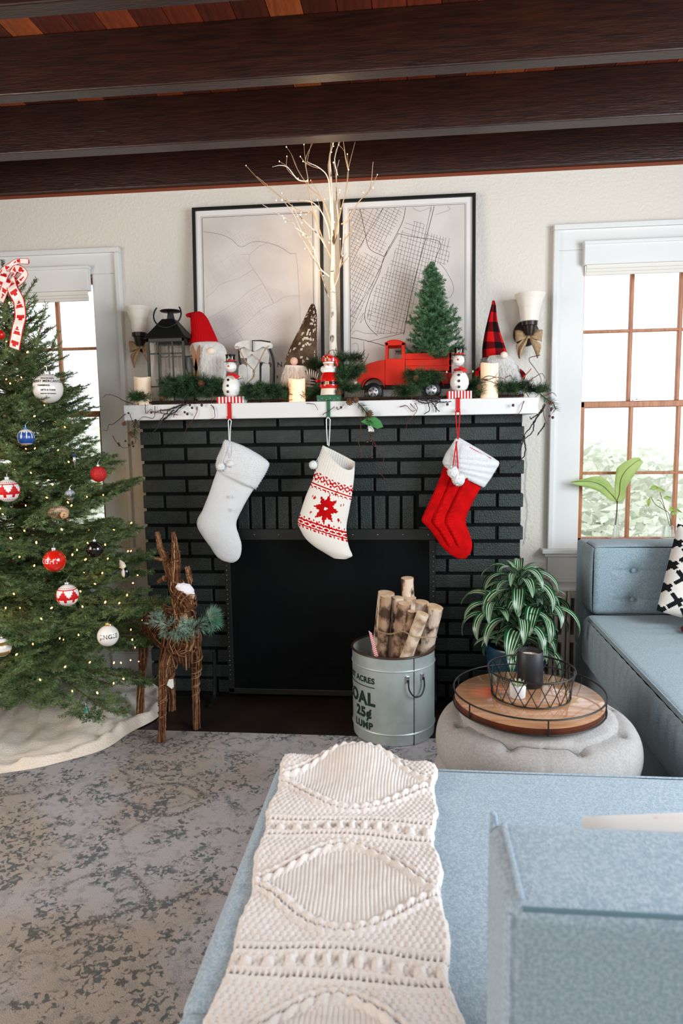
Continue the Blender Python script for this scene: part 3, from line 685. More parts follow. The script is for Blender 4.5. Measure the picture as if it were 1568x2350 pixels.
MB().lathe([(0, bz0), (rb - .002, bz0), (rb - .002, bz0 + .010), (rb - .006, bz0 + .012), (0, bz0 + .012)], (bc[0], bc[1], 0), 64).build('wood_bottom', Mtray, bk, smooth=True)
ring(bc, rt, bz0 + hb, .0024).build('rim', Mblack, bk, smooth=True); ring(bc, rb, bz0 + .004, .002).build('lower_ring', Mblack, bk, smooth=True)
nb = 20
for k in range(nb):
    for d in (.55, -.55):
        a = k * 2 * PI / nb; b_ = a + d * 2 * PI / nb * 2 * .9
        p0 = (bc[0] + rb * math.cos(a), bc[1] + rb * math.sin(a), bz0 + .004); p1 = (bc[0] + rt * math.cos(b_), bc[1] + rt * math.sin(b_), bz0 + hb)
        if k % 2 == 0 or True: MB().tube([p0, p1], .0012, 5).build('wire', Mblack, bk)
cz = bz0 + .0125; cc = np.array([.310, -1.290]); cr = .033
cn = thing('jar_candle', 'tall black jar candle with cream wax inside the wire basket', 'candle', (cc[0], cc[1], cz))
Mjar = mat('black_jar', '#101418', .5)
MB().lathe([(0, cz), (cr - .003, cz), (cr, cz + .003), (cr, cz + .092), (cr - .0015, cz + .094), (cr - .004, cz + .092), (cr - .004, cz + .078), (0, cz + .077)], (cc[0], cc[1], 0), 40).build('jar', Mjar, cn, smooth=True)
MB().lathe([(0, cz + .0775), (cr - .0045, cz + .0775), (cr - .0045, cz + .080), (.004, cz + .079), (0, cz + .079)], (cc[0], cc[1], 0), 32).build('wax', Mwax, cn, smooth=True)
MB().tube([(cc[0], cc[1], cz + .079), (cc[0] + .001, cc[1], cz + .088)], .0012, 6).build('wick', Mwhite, cn)
sp = np.array([.266, -1.372]); su = thing('succulent_pot', 'small white pot with a pale spiky succulent inside the wire basket', 'plant', (sp[0], sp[1], cz))
MB().lathe([(0, cz), (.017, cz), (.019, cz + .002), (.0205, cz + .034), (.0185, cz + .034), (.018, cz + .028), (0, cz + .027)], (sp[0], sp[1], 0), 28).build('pot', Mwhite, su, smooth=True)
Msuc = mat('succulent', '#b9c7a2', .6, '#8f9a6c', vs=60)
for k in range(16):
    a = k * 2.4; r = .002 + .0008 * k; d = np.array([math.cos(a) * (.3 + .03 * k), math.sin(a) * (.3 + .03 * k), 1.0]); d /= np.linalg.norm(d); b0 = np.array([sp[0] + r * math.cos(a), sp[1] + r * math.sin(a), cz + .027]); L_ = .020 - .0003 * k
    MB().tube([b0, b0 + d * L_ * .5, b0 + d * L_], [.0016, .0024, .0004], 6).build('leaf', Msuc, su, smooth=True)

# ================================================================ DRACAENA
pc = np.array([.40, -.47]); pot = thing('potted_dracaena', 'striped green and white dracaena in a dark teal pot beside the fireplace', 'plant', (pc[0], pc[1], .006))
Mpot = mat('teal_glaze', '#0e3038', .35, '#16405a', vs=3, coat=.2)
MB().lathe([(0, .006), (.082, .006), (.09, .02), (.112, .33), (.115, .345), (.112, .352), (.104, .35), (.100, .31), (0, .305)], (pc[0], pc[1], 0), 48).build('pot', Mpot, pot, smooth=True)
MB().lathe([(0, .306), (.098, .308), (.09, .315), (0, .318)], (pc[0], pc[1], 0), 24).build('soil', Mbark, pot, smooth=True)
Mlg = mat('leaf_green', '#1c5a2e', .3, '#0f3a1e', vs=8, coat=.1); Mlw = mat('leaf_white', '#b9cfb4', .4); Mld = mat('leaf_dark', '#0e3520', .3)
def dleaf(L_, W, droop, seed):
    n = 18; t = np.linspace(0, 1, n); rs = np.random.RandomState(seed); U = np.array([-1, -.66, -.54, -.26, -.10, .10, .26, .54, .66, 1])
    ang = math.radians(62) - t * droop; dx = np.cos(ang) * L_ / n; dz = np.sin(ang) * L_ / n; x = np.cumsum(dx); z = np.cumsum(dz)
    wd = W * np.sin(PI * np.clip(t * .93 + .07, 0, 1)) ** .75; P = np.zeros((n, 10, 3)); tw = rs.uniform(-.5, .5) * t
    for j in range(n):
        fold = np.abs(U) * wd[j] * .35; ca, sa = math.cos(ang[j]), math.sin(ang[j])
        yv = U * wd[j]; P[j, :, 0] = x[j] - sa * fold + 0; P[j, :, 2] = z[j] + ca * fold + yv * math.sin(tw[j]) * .5; P[j, :, 1] = yv * math.cos(tw[j])
    m = MB(); m.grid(P, mf=lambda i, j: {0: 0, 1: 1, 2: 0, 3: 1, 4: 0, 5: 1, 6: 0, 7: 1, 8: 0}[i]); o = m.build('leaf', [Mlg, Mlw, Mlw], smooth=True, sharp=120); me = o.data; bpy.data.objects.remove(o); return me
dl = [dleaf(L_, W, dr, k) for k, (L_, W, dr) in enumerate(((.19, .024, 2.3), (.22, .028, 2.6), (.16, .020, 1.9), (.24, .026, 2.8), (.12, .015, 1.4), (.20, .030, 2.4)))]
for (hx, hy, hz, n, s0) in ((.405, -.47, .590, 24, 1.0), (.33, -.49, .490, 19, 1.0), (.475, -.47, .49, 20, 1.0), (.40, -.53, .44, 18, 1.05), (.43, -.40, .54, 10, .95), (.37, -.52, .38, 10, 1.0), (.45, -.52, .385, 10, 1.0)):
    MB().tube(curve_pts([(pc[0] + (hx - pc[0]) * .3, pc[1] + (hy - pc[1]) * .3, .31), (hx, hy, (hz + .3) / 2), (hx, hy, hz + .03)], 10), .008, 7).build('stem', Mbark, pot, smooth=True)
    for k in range(n):
        a = k * 2.39996 + hx * 40; up = k / n; me = dl[random.choice((0, 1, 2, 3, 5) if up < .8 else (2, 4, 4))]
        inst('leaf', me, pot, (hx + .006 * math.cos(a), hy + .006 * math.sin(a), hz - .05 + up * .07), rot=(random.uniform(-.15, .15), -.85 * up * .55 + (.30 - .25 * up), a), scale=s0 * random.uniform(.8, 1.05) * (1 - .1 * up))

# ================================================================ RADIATOR
ra = thing('radiator', 'old off-white cast iron radiator between the plant and the sofa', 'radiator', (.9, -.09, 0))
Mrad = mat('radiator_paint', '#b3aca2', .5, bump=.2, bs=60)
xx0 = .560; pitch = .052
for k in range(13):
    x = xx0 + k * pitch; m = MB()
    for xa in (x, x + pitch * .62): m.box((xa, -.13, .07), (xa + pitch * .30, -.03, .47))
    for z in (.07, .25, .445): m.box((x - .0, -.127, z), (x + pitch * .96, -.033, z + .035))
    m.box((x + pitch * .1, -.10, .0), (x + pitch * .35, -.06, .08)); m.build('section', Mrad, ra, bevel=.005, seg=2)
MB().box((xx0 - .02, -.134, .478), (xx0 + 13 * pitch, -.012, .492)).build('radiator_shelf', Mtrim, ra, bevel=.003)

# ================================================================ BARREL OF BIRCH LOGS
bcx, bcy, br_ = -.067, -.492, .158; Mgal = mat('galvanised', '#bcc5c3', .42, '#a2aeac', vs=10, metal=.45, bump=.15, bs=30)
Mrim = mat('brown_rim', '#3a2622', .4); Mink = mat('dark_green_ink', '#17302a', .6)
ba = thing('metal_barrel', 'galvanised metal barrel with dark stencilled lettering holding birch logs', 'barrel', (bcx, bcy, .009))
H0, H1 = .009, .345
prof = [(0, H0), (br_ - .006, H0), (br_ - .002, H0 + .003), (br_, H0 + .04), (br_ + .003, H0 + .044), (br_, H0 + .048), (br_, H1 - .055), (br_ + .003, H1 - .051), (br_, H1 - .047), (br_, H1), (br_ - .003, H1), (br_ - .003, H0 + .01), (0, H0 + .01)]
MB().lathe(prof, (bcx, bcy, 0), 80).build('drum', Mgal, ba, smooth=True, sharp=30)
ring((bcx, bcy), br_, H1, .0045).build('rim', Mrim, ba, smooth=True)
sa_ = math.atan2(-1, .28)
def cyl(a, z, r=br_ + .001): return (bcx + r * math.cos(a), bcy + r * math.sin(a), z)
seam_a = -PI / 2 + .52
m = MB(); m.tube([cyl(seam_a, z, br_ + .0005) for z in np.linspace(H0, H1, 12)], .0016, 6); m.build('seam', Mrim, ba)
for k in range(16): MB().ball(cyl(seam_a, H0 + .01 + k * .0215, br_ + .0015), .0017, 6, 4).build('rivet', Mrim, ba)
h1, h2 = seam_a - .17, seam_a + .22; hz = H1 - .078
for a in (h1, h2):
    p = np.array(cyl(a, hz, br_ + .004)); MB().obox(p, (.006 * -math.sin(a), .006 * math.cos(a), 0), (.004 * math.cos(a), .004 * math.sin(a), 0), (0, 0, .012)).build('handle_clip', Msilver, ba, bevel=.001)
for off in (0, .006):
    hp = curve_pts([cyl(h1, hz, br_ + .012 + off), cyl(h1 + .01, hz - .035, br_ + .016 + off), cyl((h1 + h2) / 2 - .08, hz - .062, br_ + .02 + off), cyl((h1 + h2) / 2 + .08, hz - .062, br_ + .02 + off), cyl(h2 - .01, hz - .035, br_ + .016 + off), cyl(h2, hz, br_ + .012 + off)], 30)
    if off == 0: MB().tube(hp, .0028, 8).build('handle', Mblack, ba, smooth=True)
def wraptext(txt, size, aend, z, sp=1.0, bold=.003):
    V, F = text_mesh(txt, size, sp, bold, 'RIGHT'); m = MB()
    W = [cyl(aend + x / br_, z + y, br_ + .0012) for x, y, _ in V]; m.add(W, F); m.build('lettering', Mink, ba)
ae = -PI / 2 - .55
def atpx(px, py):  # angle on the drum for a photo pixel
    best = min(np.linspace(-PI, 0, 721), key=lambda a: abs(_pp(cyl(a, .2))[0] - px)); return best
def _pp(p):
    w3 = np.array(p) - CAM; c = w3[0] * AX + w3[1] * AY + w3[2] * AZ; return (PX0 + FPX * c[0] / c[2], PY0 + FPX * c[1] / c[2])
ae = atpx(860, 1620)
def zpx(py, a):
    return min(np.linspace(0, .36, 361), key=lambda z: abs(_pp(cyl(a, z))[1] - py))
wraptext('MIST ACRES', .030, ae, zpx(1571, ae), 1.1, .0012)
zz1 = zpx(1580, ae); m = MB(); aa = np.linspace(ae - 1.1, ae, 16); m.grid([[cyl(a, zz1 - .002) for a in aa], [cyl(a, zz1 + .0015) for a in aa]]); m.build('lettering', Mink, ba)
wraptext('COAL', .066, ae, zpx(1622, ae), 1.1, .003); wraptext('25¢', .052, ae - .10, zpx(1652, ae), 1.1, .0025); wraptext('LUMP', .036, ae - .06, zpx(1677, ae), 1.1, .0015)
Mbirch = mat('birch_bark', '#d9c3ae', .75, '#4a3528', vs=34, vc=(.50, .62), stretch=(1, 1, .55), bump=.6, bs=80); Mcut = mat('cut_wood', '#dfc6a4', .8, '#c9a57e', vs=30)
Mbirch2 = mat('birch_bark_dark', '#a88a70', .8, '#4a3528', vs=26, vc=(.42, .60), bump=.5, bs=60); Mbirch3 = mat('birch_bark_pale', '#e0cdb8', .7, '#9a7c62', vs=24, vc=(.45, .66), bump=.3, bs=60)
logs = [((935, 1326), 15, -.44, (940, 1480), Mbirch, 'thin birch log standing tallest at the back of the barrel'),
        ((887, 1360), 20, -.46, (870, 1490), Mbirch, 'broad birch log with a splintered top at the back left of the bundle'),
        ((886, 1367), 14, -.52, (874, 1510), Mbirch2, 'smooth tan birch log at the front left of the bundle'),
        ((914, 1371), 14, -.50, (905, 1510), Mbirch, 'birch log just right of the front left one in the bundle'),
        ((939, 1371), 17, -.46, (935, 1500), Mbirch3, 'pale birch log directly in front of the tallest one'),
        ((929, 1384), 16, -.545, (912, 1515), Mbirch2, 'birch log with a black knot stripe in the middle of the bundle'),
        ((968, 1381), 18, -.45, (955, 1500), Mbirch3, 'birch log leaning right behind the reddish one'),
        ((945, 1402), 11, -.56, (925, 1518), Mbirch2, 'thin brown birch log squeezed in the middle front of the bundle'),
        ((999, 1392), 20, -.49, (970, 1510), Mbirch, 'thick reddish-topped birch log at the far right of the bundle'),
        ((971, 1408), 15, -.585, (928, 1525), Mbirch3, 'pale smooth birch log leaning right in front of all the others')]
for k, (tp, rp, Y, bp, mt, lb) in enumerate(logs):
    T = at(tp[0], tp[1], Y); B = at(bp[0], bp[1], Y + .02); d = (B - T) / np.linalg.norm(B - T)
    E_ = T + d * (T[2] - .03) / -d[2] if d[2] < 0 else B
    rr_ = math.hypot(E_[0] - bcx, E_[1] - bcy); 
    if rr_ > .115: E_[:2] = np.array([bcx, bcy]) + (E_[:2] - [bcx, bcy]) / rr_ * .115
    E_[2] = .03; r = rp * mpp(Y) * .98
    lg = thing('birch_log', lb, 'log', E_, 'birch logs in the metal barrel')
    t = np.linspace(0, 1, 14)[:, None]; pts = E_ + (T - E_) * t + .003 * RS.normal(size=3) * np.sin(PI * t)
    rad = r * (1 + .04 * RS.normal(size=14)); rad[-2:] = r; n = 18
    m = MB(); m.tube(pts, rad, n, caps=False); m.build('bark', mt, lg, smooth=True)
    u_ = (T - E_) / np.linalg.norm(T - E_); MB().lathe([(0, -.004), (r * .97, -.004), (r * .99, 0), (r * .6, .0012), (0, .001)], T, 20, ax=u_).build('cut_end', Mcut, lg, smooth=True)
tw = thing('twine', 'thin twine tied around the birch logs above the barrel rim', 'twine', at(930, 1455, -.56))
tp = [at(861, 1440, -.50), at(870, 1450, -.55), at(895, 1456, -.575), at(925, 1450, -.59), at(950, 1462, -.62), at(985, 1463, -.585), at(1003, 1462, -.52), at(990, 1455, -.42), at(920, 1445, -.40), at(865, 1440, -.44)]
MB().tube(curve_pts(tp + [tp[0]], 60), .0012, 5).build('strand', Mburlap, tw); MB().tube(curve_pts([p + np.array([0, -.003, .004]) for p in tp[:6]], 40), .0012, 5).build('strand', Mburlap, tw)
# striped paper ribbon stuck in the barrel
m = MB(); P = []
for k in range(26):
    t = k / 25; c = at(850 + 16 * t, 1450 + 62 * t, -.56 - .02 * t); w2 = .006 + .003 * t; P.append([c + np.array([-w2, 0, .004]), c + np.array([w2, -.004, -.004])])
Mstr = [Mwhite, Mred]
o = m.grid(P, mf=lambda i, j: j % 2) and m.build('striped_ribbon', Mstr, solid=.0012, origin=P[-1][0]); tag(o, 'red and white striped paper strip sticking out of the left of the barrel', 'ribbon')
# ================================================================ ON THE MANTEL
MT = MZ1 + .0005
def X_(px, py, Y): return at(px, py, Y)[0]
def Z_(px, py, Y): return at(px, py, Y)[2]
def fur(mb, P, count, ln, w, down=.8, out=.6, front=True, mi=0, skip=0):
    m_, n_ = P.shape[:2]; c = P.mean(1)
    j = RS.randint(skip, m_, count); i = RS.randint(0, n_, count); B = P[j, i]; O = B - c[j]; O /= np.linalg.norm(O, axis=1, keepdims=True) + 1e-9
    if front: k = B[:, 1] <= c[j][:, 1] + .004; B, O = B[k], O[k]
    D = O * out + np.array([0, -.1, -down]) + RS.normal(size=B.shape) * .18; D /= np.linalg.norm(D, axis=1, keepdims=True)
    spikes(mb, B - O * .001, D * (ln * (.6 + .5 * RS.rand(len(B), 1))), w, mi)
# ---- two framed maps leaning on the wall
Mprint = mat('map_paper', '#d6cfcb', .6, '#cbc3be', vs=6); Mmat_ = mat('frame_paper', '#e3e0de', .6); Mline = mat('map_ink', '#3a2a30', .7); Mline2 = mat('map_ink_pale', '#a38c90', .7); Mline3 = mat('map_ink_faint', '#c2b6b3', .8)
YT, YBm = -.018, -.070
def frame_pic(name, label, pxl, pyl, pxr, pyr):
    tl = at(pxl, pyl, YT - .01); tr = at(pxr, pyr, YT - .01); x0, x1 = tl[0], tr[0]; zt = (tl[2] + tr[2]) / 2
    B = np.array([0, YBm, MT]); v = np.array([0, YT - YBm, zt - MT]); H = np.linalg.norm(v); v /= H; nrm = np.array([0, -v[2], v[1]])
    org = np.array([x0, YBm, MT]); W = x1 - x0
    def P(u, h, d=0): return org + np.array([u, 0, 0]) + v * h + nrm * d
    t = thing(name, label, 'picture', org + [W / 2, 0, 0], 'framed street maps leaning on the wall')
    m = MB(); fw, fd = .0135, .016
    for (a, b, c, d) in ((0, W, 0, fw), (0, W, H - fw, H), (0, fw, fw, H - fw), (W - fw, W, fw, H - fw)):
        m.obox(P((a + b) / 2, (c + d) / 2, fd / 2), ((b - a) / 2, 0, 0), nrm * fd / 2, v * (d - c) / 2)
    m.build('frame', Mblack, t, bevel=.001)
    MB().obox(P(W / 2, H / 2, .004), (W / 2 - fw, 0, 0), nrm * .003, v * (H / 2 - fw)).build('backing_paper', Mmat_, t)
    return t, P, W, H, org, v, nrm
def onplane(px, py, org, v, nrm):
    r = _ray(px, py); s_ = (org - CAM) @ nrm / (r @ nrm); q = CAM + s_ * r - org; return q[0], q @ v
def cr5(x, y): return 420 + x / 2.24, 300 + y / 2.24
def ribbonline(m, P, pts, w, d=.0085):
    pts = np.asarray(pts, float)
    for a, b in zip(pts[:-1], pts[1:]):
        t = b - a; L_ = np.hypot(*t)
        if L_ < 1e-5: continue
        n = np.array([-t[1], t[0]]) / L_ * w / 2; a2, b2 = a - t / L_ * w * .3, b + t / L_ * w * .3
        m.add([P(*(a2 + n), d), P(*(b2 + n), d), P(*(b2 - n), d), P(*(a2 - n), d)], [(0, 1, 2, 3)])
def hatch(m, P, poly, dirv, sp, w, keep=1.0, rs=np.random.RandomState(1)):
    poly = np.asarray(poly, float); d = np.asarray(dirv, float); d /= np.hypot(*d); n = np.array([-d[1], d[0]]); pr = poly @ n
    s_ = pr.min() + sp * .5
    while s_ < pr.max():
        ts = []
        for a, b in zip(poly, np.roll(poly, -1, 0)):
            pa, pb = a @ n - s_, b @ n - s_
            if pa * pb < 0: q = a + (b - a) * pa / (pa - pb); ts.append(q @ d)
        ts.sort()
        for t0, t1 in zip(ts[::2], ts[1::2]):
            if keep < 1: L_ = t1 - t0; t0 += L_ * rs.uniform(0, .25) * (rs.rand() > keep); t1 -= L_ * rs.uniform(0, .3) * (rs.rand() > keep)
            ribbonline(m, P, [n * s_ + d * t0, n * s_ + d * t1], w)
        s_ += sp * rs.uniform(.8, 1.25)
# right map
t, P, W, H, org, v, nrm = frame_pic('framed_map', 'framed map with a dense dark street grid behind the red toy truck', 779, 458, 1092, 444)
F = lambda x, y: np.array(onplane(*cr5(x, y), org, v, nrm))
a = F(857, 406); b = F(1450, 382); m_in = (a[0], b[0], .17, (a[1] + b[1]) / 2)
x0, x1, z0, z1 = m_in[0], m_in[1], .12, m_in[3]
MB().obox(P((x0 + x1) / 2, (z0 + z1) / 2, .0078), ((x1 - x0) / 2, 0, 0), nrm * .0004, v * (z1 - z0) / 2).build('print', Mprint, t)
m = MB(); 
for k, (g, w) in enumerate(((0, .0016), (.0055, .0007))): ribbonline(m, P, [(x0 - g, z0 - g), (x1 + g, z0 - g), (x1 + g, z1 + g), (x0 - g, z1 + g), (x0 - g, z0 - g)], w)
def pl(*c): return [F(x, y) for x, y in c]
for c, w in ((((1145, 398), (1130, 470), (1080, 570), (1035, 650), (1010, 740), (965, 840), (935, 950), (955, 1010), (1000, 1055)), .0020), (((1108, 532), (1040, 650)), .0015), (((910, 406), (925, 470), (940, 540), (960, 610), (1035, 650)), .0020),
             (((862, 700), (910, 600), (1000, 450), (1030, 400)), .0015), (((865, 1065), (940, 1080), (1040, 1108)), .0022), (((950, 1088), (1000, 1075), (1070, 1058), (1140, 1040)), .0016), (((930, 1085), (932, 1160)), .0013), (((866, 960), (920, 880), (1000, 740), (1060, 600)), .0014),
             (((1292, 392), (1265, 500), (1220, 660), (1170, 860), (1135, 1050)), .0021), (((1277, 392), (1240, 560)), .0013), (((1105, 532), (1200, 552), (1320, 575), (1300, 660), (1290, 720)), .0018), (((1320, 685), (1350, 720), (1390, 800), (1380, 850), (1350, 870)), .0011), (((868, 1050), (890, 1030), (960, 1045), (1130, 1040)), .0011),
             (((1180, 400), (1220, 418), (1270, 400), (1275, 420)), .0009), (((1300, 435), (1370, 410), (1360, 392)), .0009), (((905, 975), (930, 940), (912, 990), (938, 955)), .0009), (((870, 1100), (895, 1095), (905, 1130)), .0009), (((960, 925), (950, 955), (975, 940)), .0009)):
    ribbonline(m, P, curve_pts(pl(*c), 24), w)
dA = F(1020, 640) - F(1130, 400); dB = F(1040, 600) - F(860, 500); dC = F(1150, 1040) - F(1290, 400); dD = F(1365, 690) - F(1100, 605)
gA = pl((862, 408), (1138, 400), (1025, 640), (962, 606), (940, 560), (880, 660), (862, 690)); gB = pl((862, 705), (908, 622), (1028, 662), (1000, 750), (930, 900), (862, 1040))
gC = pl((1150, 460), (1240, 480), (1240, 520), (1378, 560), (1365, 690), (1300, 690), (1250, 850), (1200, 900), (1140, 1045), (1000, 1045), (942, 960), (985, 820), (1050, 720), (1095, 610), (1120, 540))
for g, d1, d2, s1, s2 in ((gA, dA, dB, .0165, .0125), (gB, dA, dB, .0115, .0180), (gC, dC, dD, .0130, .0165)):
    hatch(m, P, g, d1, s1, .0010, .8); hatch(m, P, g, d2, s2, .0010, .8)
m.build('map_lines', Mline, t)
# left map
t, P, W, H, org, v, nrm = frame_pic('framed_map', 'framed map with thin faint lines behind the red-hatted gnome and the little sled', 441, 479, 741, 462)
a = F(102, 455); b = F(668, 420); x0, x1, z0, z1 = a[0], b[0], .06, (a[1] + b[1]) / 2
MB().obox(P((x0 + x1) / 2, (z0 + z1) / 2, .0078), ((x1 - x0) / 2, 0, 0), nrm * .0004, v * (z1 - z0) / 2).build('print', Mprint, t)
m = MB()
for k, (g, w) in enumerate(((0, .0018), (.0055, .0007))): ribbonline(m, P, [(x0 - g, z0 - g), (x1 + g, z0 - g), (x1 + g, z1 + g), (x0 - g, z1 + g), (x0 - g, z0 - g)], w)
ribbonline(m, P, curve_pts(pl((108, 522), (190, 535), (250, 560), (300, 600), (360, 575), (430, 578), (500, 600), (550, 632), (583, 635)), 40), .0011)
m.build('map_lines', Mline, t)
m = MB()
for c in (((583, 635), (590, 700), (600, 855), (605, 1000)), ((300, 640), (345, 640), (340, 675), (365, 715), (420, 800), (470, 890)), ((118, 862), (160, 830), (200, 790), (290, 760), (365, 715)), ((130, 968), (200, 930), (280, 880), (340, 830), (410, 790)),
          ((165, 1045), (190, 1048), (215, 1070), (320, 1000), (400, 925), (470, 890), (530, 855), (598, 852)), ((280, 1030), (315, 1080)), ((345, 640), (390, 600), (430, 585))): ribbonline(m, P, curve_pts(pl(*c), 30), .0010)
m.build('map_lines', Mline2, t)
m = MB(); e1 = F(410, 790) - F(130, 968); e2 = F(470, 890) - F(365, 715)
for g, s1, s2 in ((pl((120, 620), (330, 640), (360, 700), (200, 780), (118, 850)), .035, .03), (pl((410, 795), (595, 850), (590, 870), (470, 895)), .008, .008), (pl((140, 970), (410, 800), (470, 890), (215, 1065)), .011, .013), (pl((230, 1070), (400, 930), (560, 960), (500, 1060), (320, 1090)), .010, .009), (pl((110, 500), (330, 530), (560, 600), (500, 640), (300, 590), (110, 560)), .013, .012)):
    hatch(m, P, g, e1, s1, .0007, .4); hatch(m, P, g, e2, s2, .0007, .4)
m.build('map_lines', Mline3, t)
m = MB()
for ch, px, py, s_ in (('N', 637, 843, .030), ('O', 612, 844, .030), ('E', 636, 868, .014)):
    V, Fc = text_mesh(ch, s_, 1, .0008); o_ = np.array(onplane(px, py, org, v, nrm)); m.add([P(o_[0] + q[0], o_[1] + q[1], .0085) for q in V], Fc)
m.build('lettering', mat('grey_ink', '#4a5250', .7), t)
# ---- sconces with burlap bows
Mshade = mat('shade_glass', '#e4ddd2', .4, sss=.3); Mbrz = mat('bronze', '#2b241f', .35, metal=.6)
def sconce(label, pcx, ptop, pbot, wt, wb, Y, bow_lbl, plate, bdx=0):
    k = mpp(Y); c = at(pcx, (ptop + pbot) / 2, Y); zt_, zb_ = Z_(pcx, ptop, Y), Z_(pcx, pbot, Y); s = thing('wall_sconce', label, 'lamp', (c[0], -.001, zb_), 'wall sconces beside the framed maps')
    rt, rb_ = wt * k, wb * k; h = zt_ - zb_
    MB().lathe([(rb_ * .6, zb_), (rb_, zb_ + h * .03), (rb_ * 1.12, zb_ + h * .25), (rb_ * 1.2, zb_ + h * .5), (rb_ * 1.35, zb_ + h * .72), (rt * .93, zb_ + h * .88), (rt, zt_), (rt - .002, zt_), (rt * .9, zb_ + h * .87), (rb_ * 1.2, zb_ + h * .5), (rb_ * .9, zb_ + h * .04)], (c[0], Y, 0), 36, caps=False).build('shade', Mshade, s, smooth=True)
    MB().lathe([(0, zb_ - .055), (.016, zb_ - .054), (.019, zb_ - .045), (.025, zb_ - .016), (.031, zb_ - .014), (.032, zb_ + .001), (.0, zb_ + .002)], (c[0], Y, 0), 28).build('cup', Mbrz, s, smooth=True)
    MB().lathe([(0, 0), (plate, 0), (plate * .95, .010), (plate * .5, .016), (0, .018)], (c[0], -.001, zb_ - .035), 36, ax=(0, -1, 0)).build('wall_plate', Mbrz, s, smooth=True)
    MB().tube(curve_pts([(c[0], -.015, zb_ - .03), (c[0], Y / 2, zb_ - .055), (c[0], Y, zb_ - .04)], 12), .007, 8).build('arm', Mbrz, s, smooth=True)
    bz_ = zb_ - .056; b = thing('burlap_bow', bow_lbl, 'bow', (c[0], Y + .02, bz_), 'burlap bows hung on the sconces')
    def fold(pts, nm):
        A = np.array([p[0] for p in pts]); B = np.array([p[1] for p in pts]); A = curve_pts(A, 14); B = curve_pts(B, 14); G = np.stack([A, A * .67 + B * .33 + [0, -.006, 0], A * .33 + B * .67 + [0, .004, 0], B], 1)
        m = MB(); m.grid(G); m.build(nm, Mburlap, b, smooth=True, solid=.0012)
    yb = Y + .022
    for sg in (-1, 1):
        o = lambda dx, dz, dy=0: (c[0] + sg * dx, yb + dy, bz_ + dz)
        fold([(o(.004, .004), o(.004, -.004)), (o(.025, .022, -.014), o(.025, -.012, -.014)), (o(.052, .026, -.008), o(.05, -.022, -.008)), (o(.054, .024, .004), o(.052, -.02, .004)), (o(.03, .016, .010), o(.03, -.012, .010)), (o(.004, .004, .006), o(.004, -.004, .006))], 'loop')
        fold([(o(.002, 0, -.004), o(.008, .002, -.004)), (o(.010, -.03, -.012), o(.036, -.022, -.008)), (o(.026, -.066, -.010), (o(.052, -.040, -.004))), (o(.036, -.092, -.006), o(.039, -.088, -.006))], 'tail')
    MB().ball((c[0], yb - .004, bz_), .008, 10, 8, sc_=(1, .7, 1.1)).build('knot', Mburlap, b, smooth=True)
sconce('dark bronze wall sconce with frosted white shade at the left of the lantern', 318, 705, 765, 29, 15, -.075, 'burlap bow under the left sconce beside the black lantern', .045)
sconce('black wall sconce with frosted white shade between the plaid gnome and the right window', 1216.5, 675, 739, 33, 19, -.085, 'burlap bow under the right sconce beside the window casing', .055)
# ---- lantern
LY0, LY1 = -.235, -.095; lx0, lx1 = X_(339, 850, LY0), X_(425, 850, LY0); lzt = Z_(380, 776, LY0)
ln_ = thing('lantern', 'tall black lantern with cross-barred glass and pyramid roof at the left of the mantel', 'lantern', ((lx0 + lx1) / 2, (LY0 + LY1) / 2, MT))
Mlan = mat('lantern_grey_green', '#23261f', .5); Mgl = mat('clear_glass', '#ffffff', .03, trans=1, alpha=.25); Mivory = mat('ivory_candle', '#e6ddd0', .5, sss=.2)
m = MB(); e = .010
for x in (lx0, lx1 - e):
    for y in (LY0, LY1 - e): m.box((x, y, MT), (x + e, y + e, lzt))
m.box((lx0, LY0, lzt - .014), (lx1, LY0 + e, lzt)).box((lx0, LY1 - e, lzt - .014), (lx1, LY1, lzt)).box((lx0, LY0 + e, lzt - .014), (lx0 + e, LY1 - e, lzt)).box((lx1 - e, LY0 + e, lzt - .014), (lx1, LY1 - e, lzt))
m.box((lx0, LY0, MT), (lx1, LY1, MT + .018)); m.build('body_frame', Mlan, ln_, bevel=.001)
for y in (LY0 + .003, LY1 - .008):
    for px in (364, 397): x = X_(px, 850, LY0); MB().box((x - .003, y, MT + .018), (x + .003, y + .005, lzt - .014)).build('muntin', Mlan, ln_)
    for py in (811, 887): z = Z_(380, py, LY0); MB().box((lx0 + e, y, z - .003), (lx1 - e, y + .005, z + .003)).build('muntin', Mlan, ln_)
MB().box((lx0 + e, LY0 + .005, MT + .018), (lx1 - e, LY0 + .0062, lzt - .014)).build('pane', Mgl, ln_)
cxl, cyl_ = (lx0 + lx1) / 2, (LY0 + LY1) / 2; rz1 = Z_(388, 734, cyl_); o_ = .010; hw = (lx1 - lx0) / 2 + o_; hd = (LY1 - LY0) / 2 + o_; tw_ = .026
V = [(cxl - hw, cyl_ - hd, lzt), (cxl + hw, cyl_ - hd, lzt), (cxl + hw, cyl_ + hd, lzt), (cxl - hw, cyl_ + hd, lzt), (cxl - tw_, cyl_ - tw_, rz1), (cxl + tw_, cyl_ - tw_, rz1), (cxl + tw_, cyl_ + tw_, rz1), (cxl - tw_, cyl_ + tw_, rz1)]
V += [(x, y, lzt + .006) if k < 4 else (x, y, z) for k, (x, y, z) in enumerate(V[:4])]
MB().add(V[:8], [(0, 3, 2, 1), (4, 5, 6, 7), (0, 1, 5, 4), (1, 2, 6, 5), (2, 3, 7, 6), (3, 0, 4, 7)]).build('roof', Mblack, ln_, bevel=.0015)
zc_ = Z_(388, 714, cyl_); MB().lathe([(.018, rz1), (.012, zc_ - .006), (.004, zc_ - .002)], (cxl + .004, cyl_, 0), 4).build('chimney', Mblack, ln_)
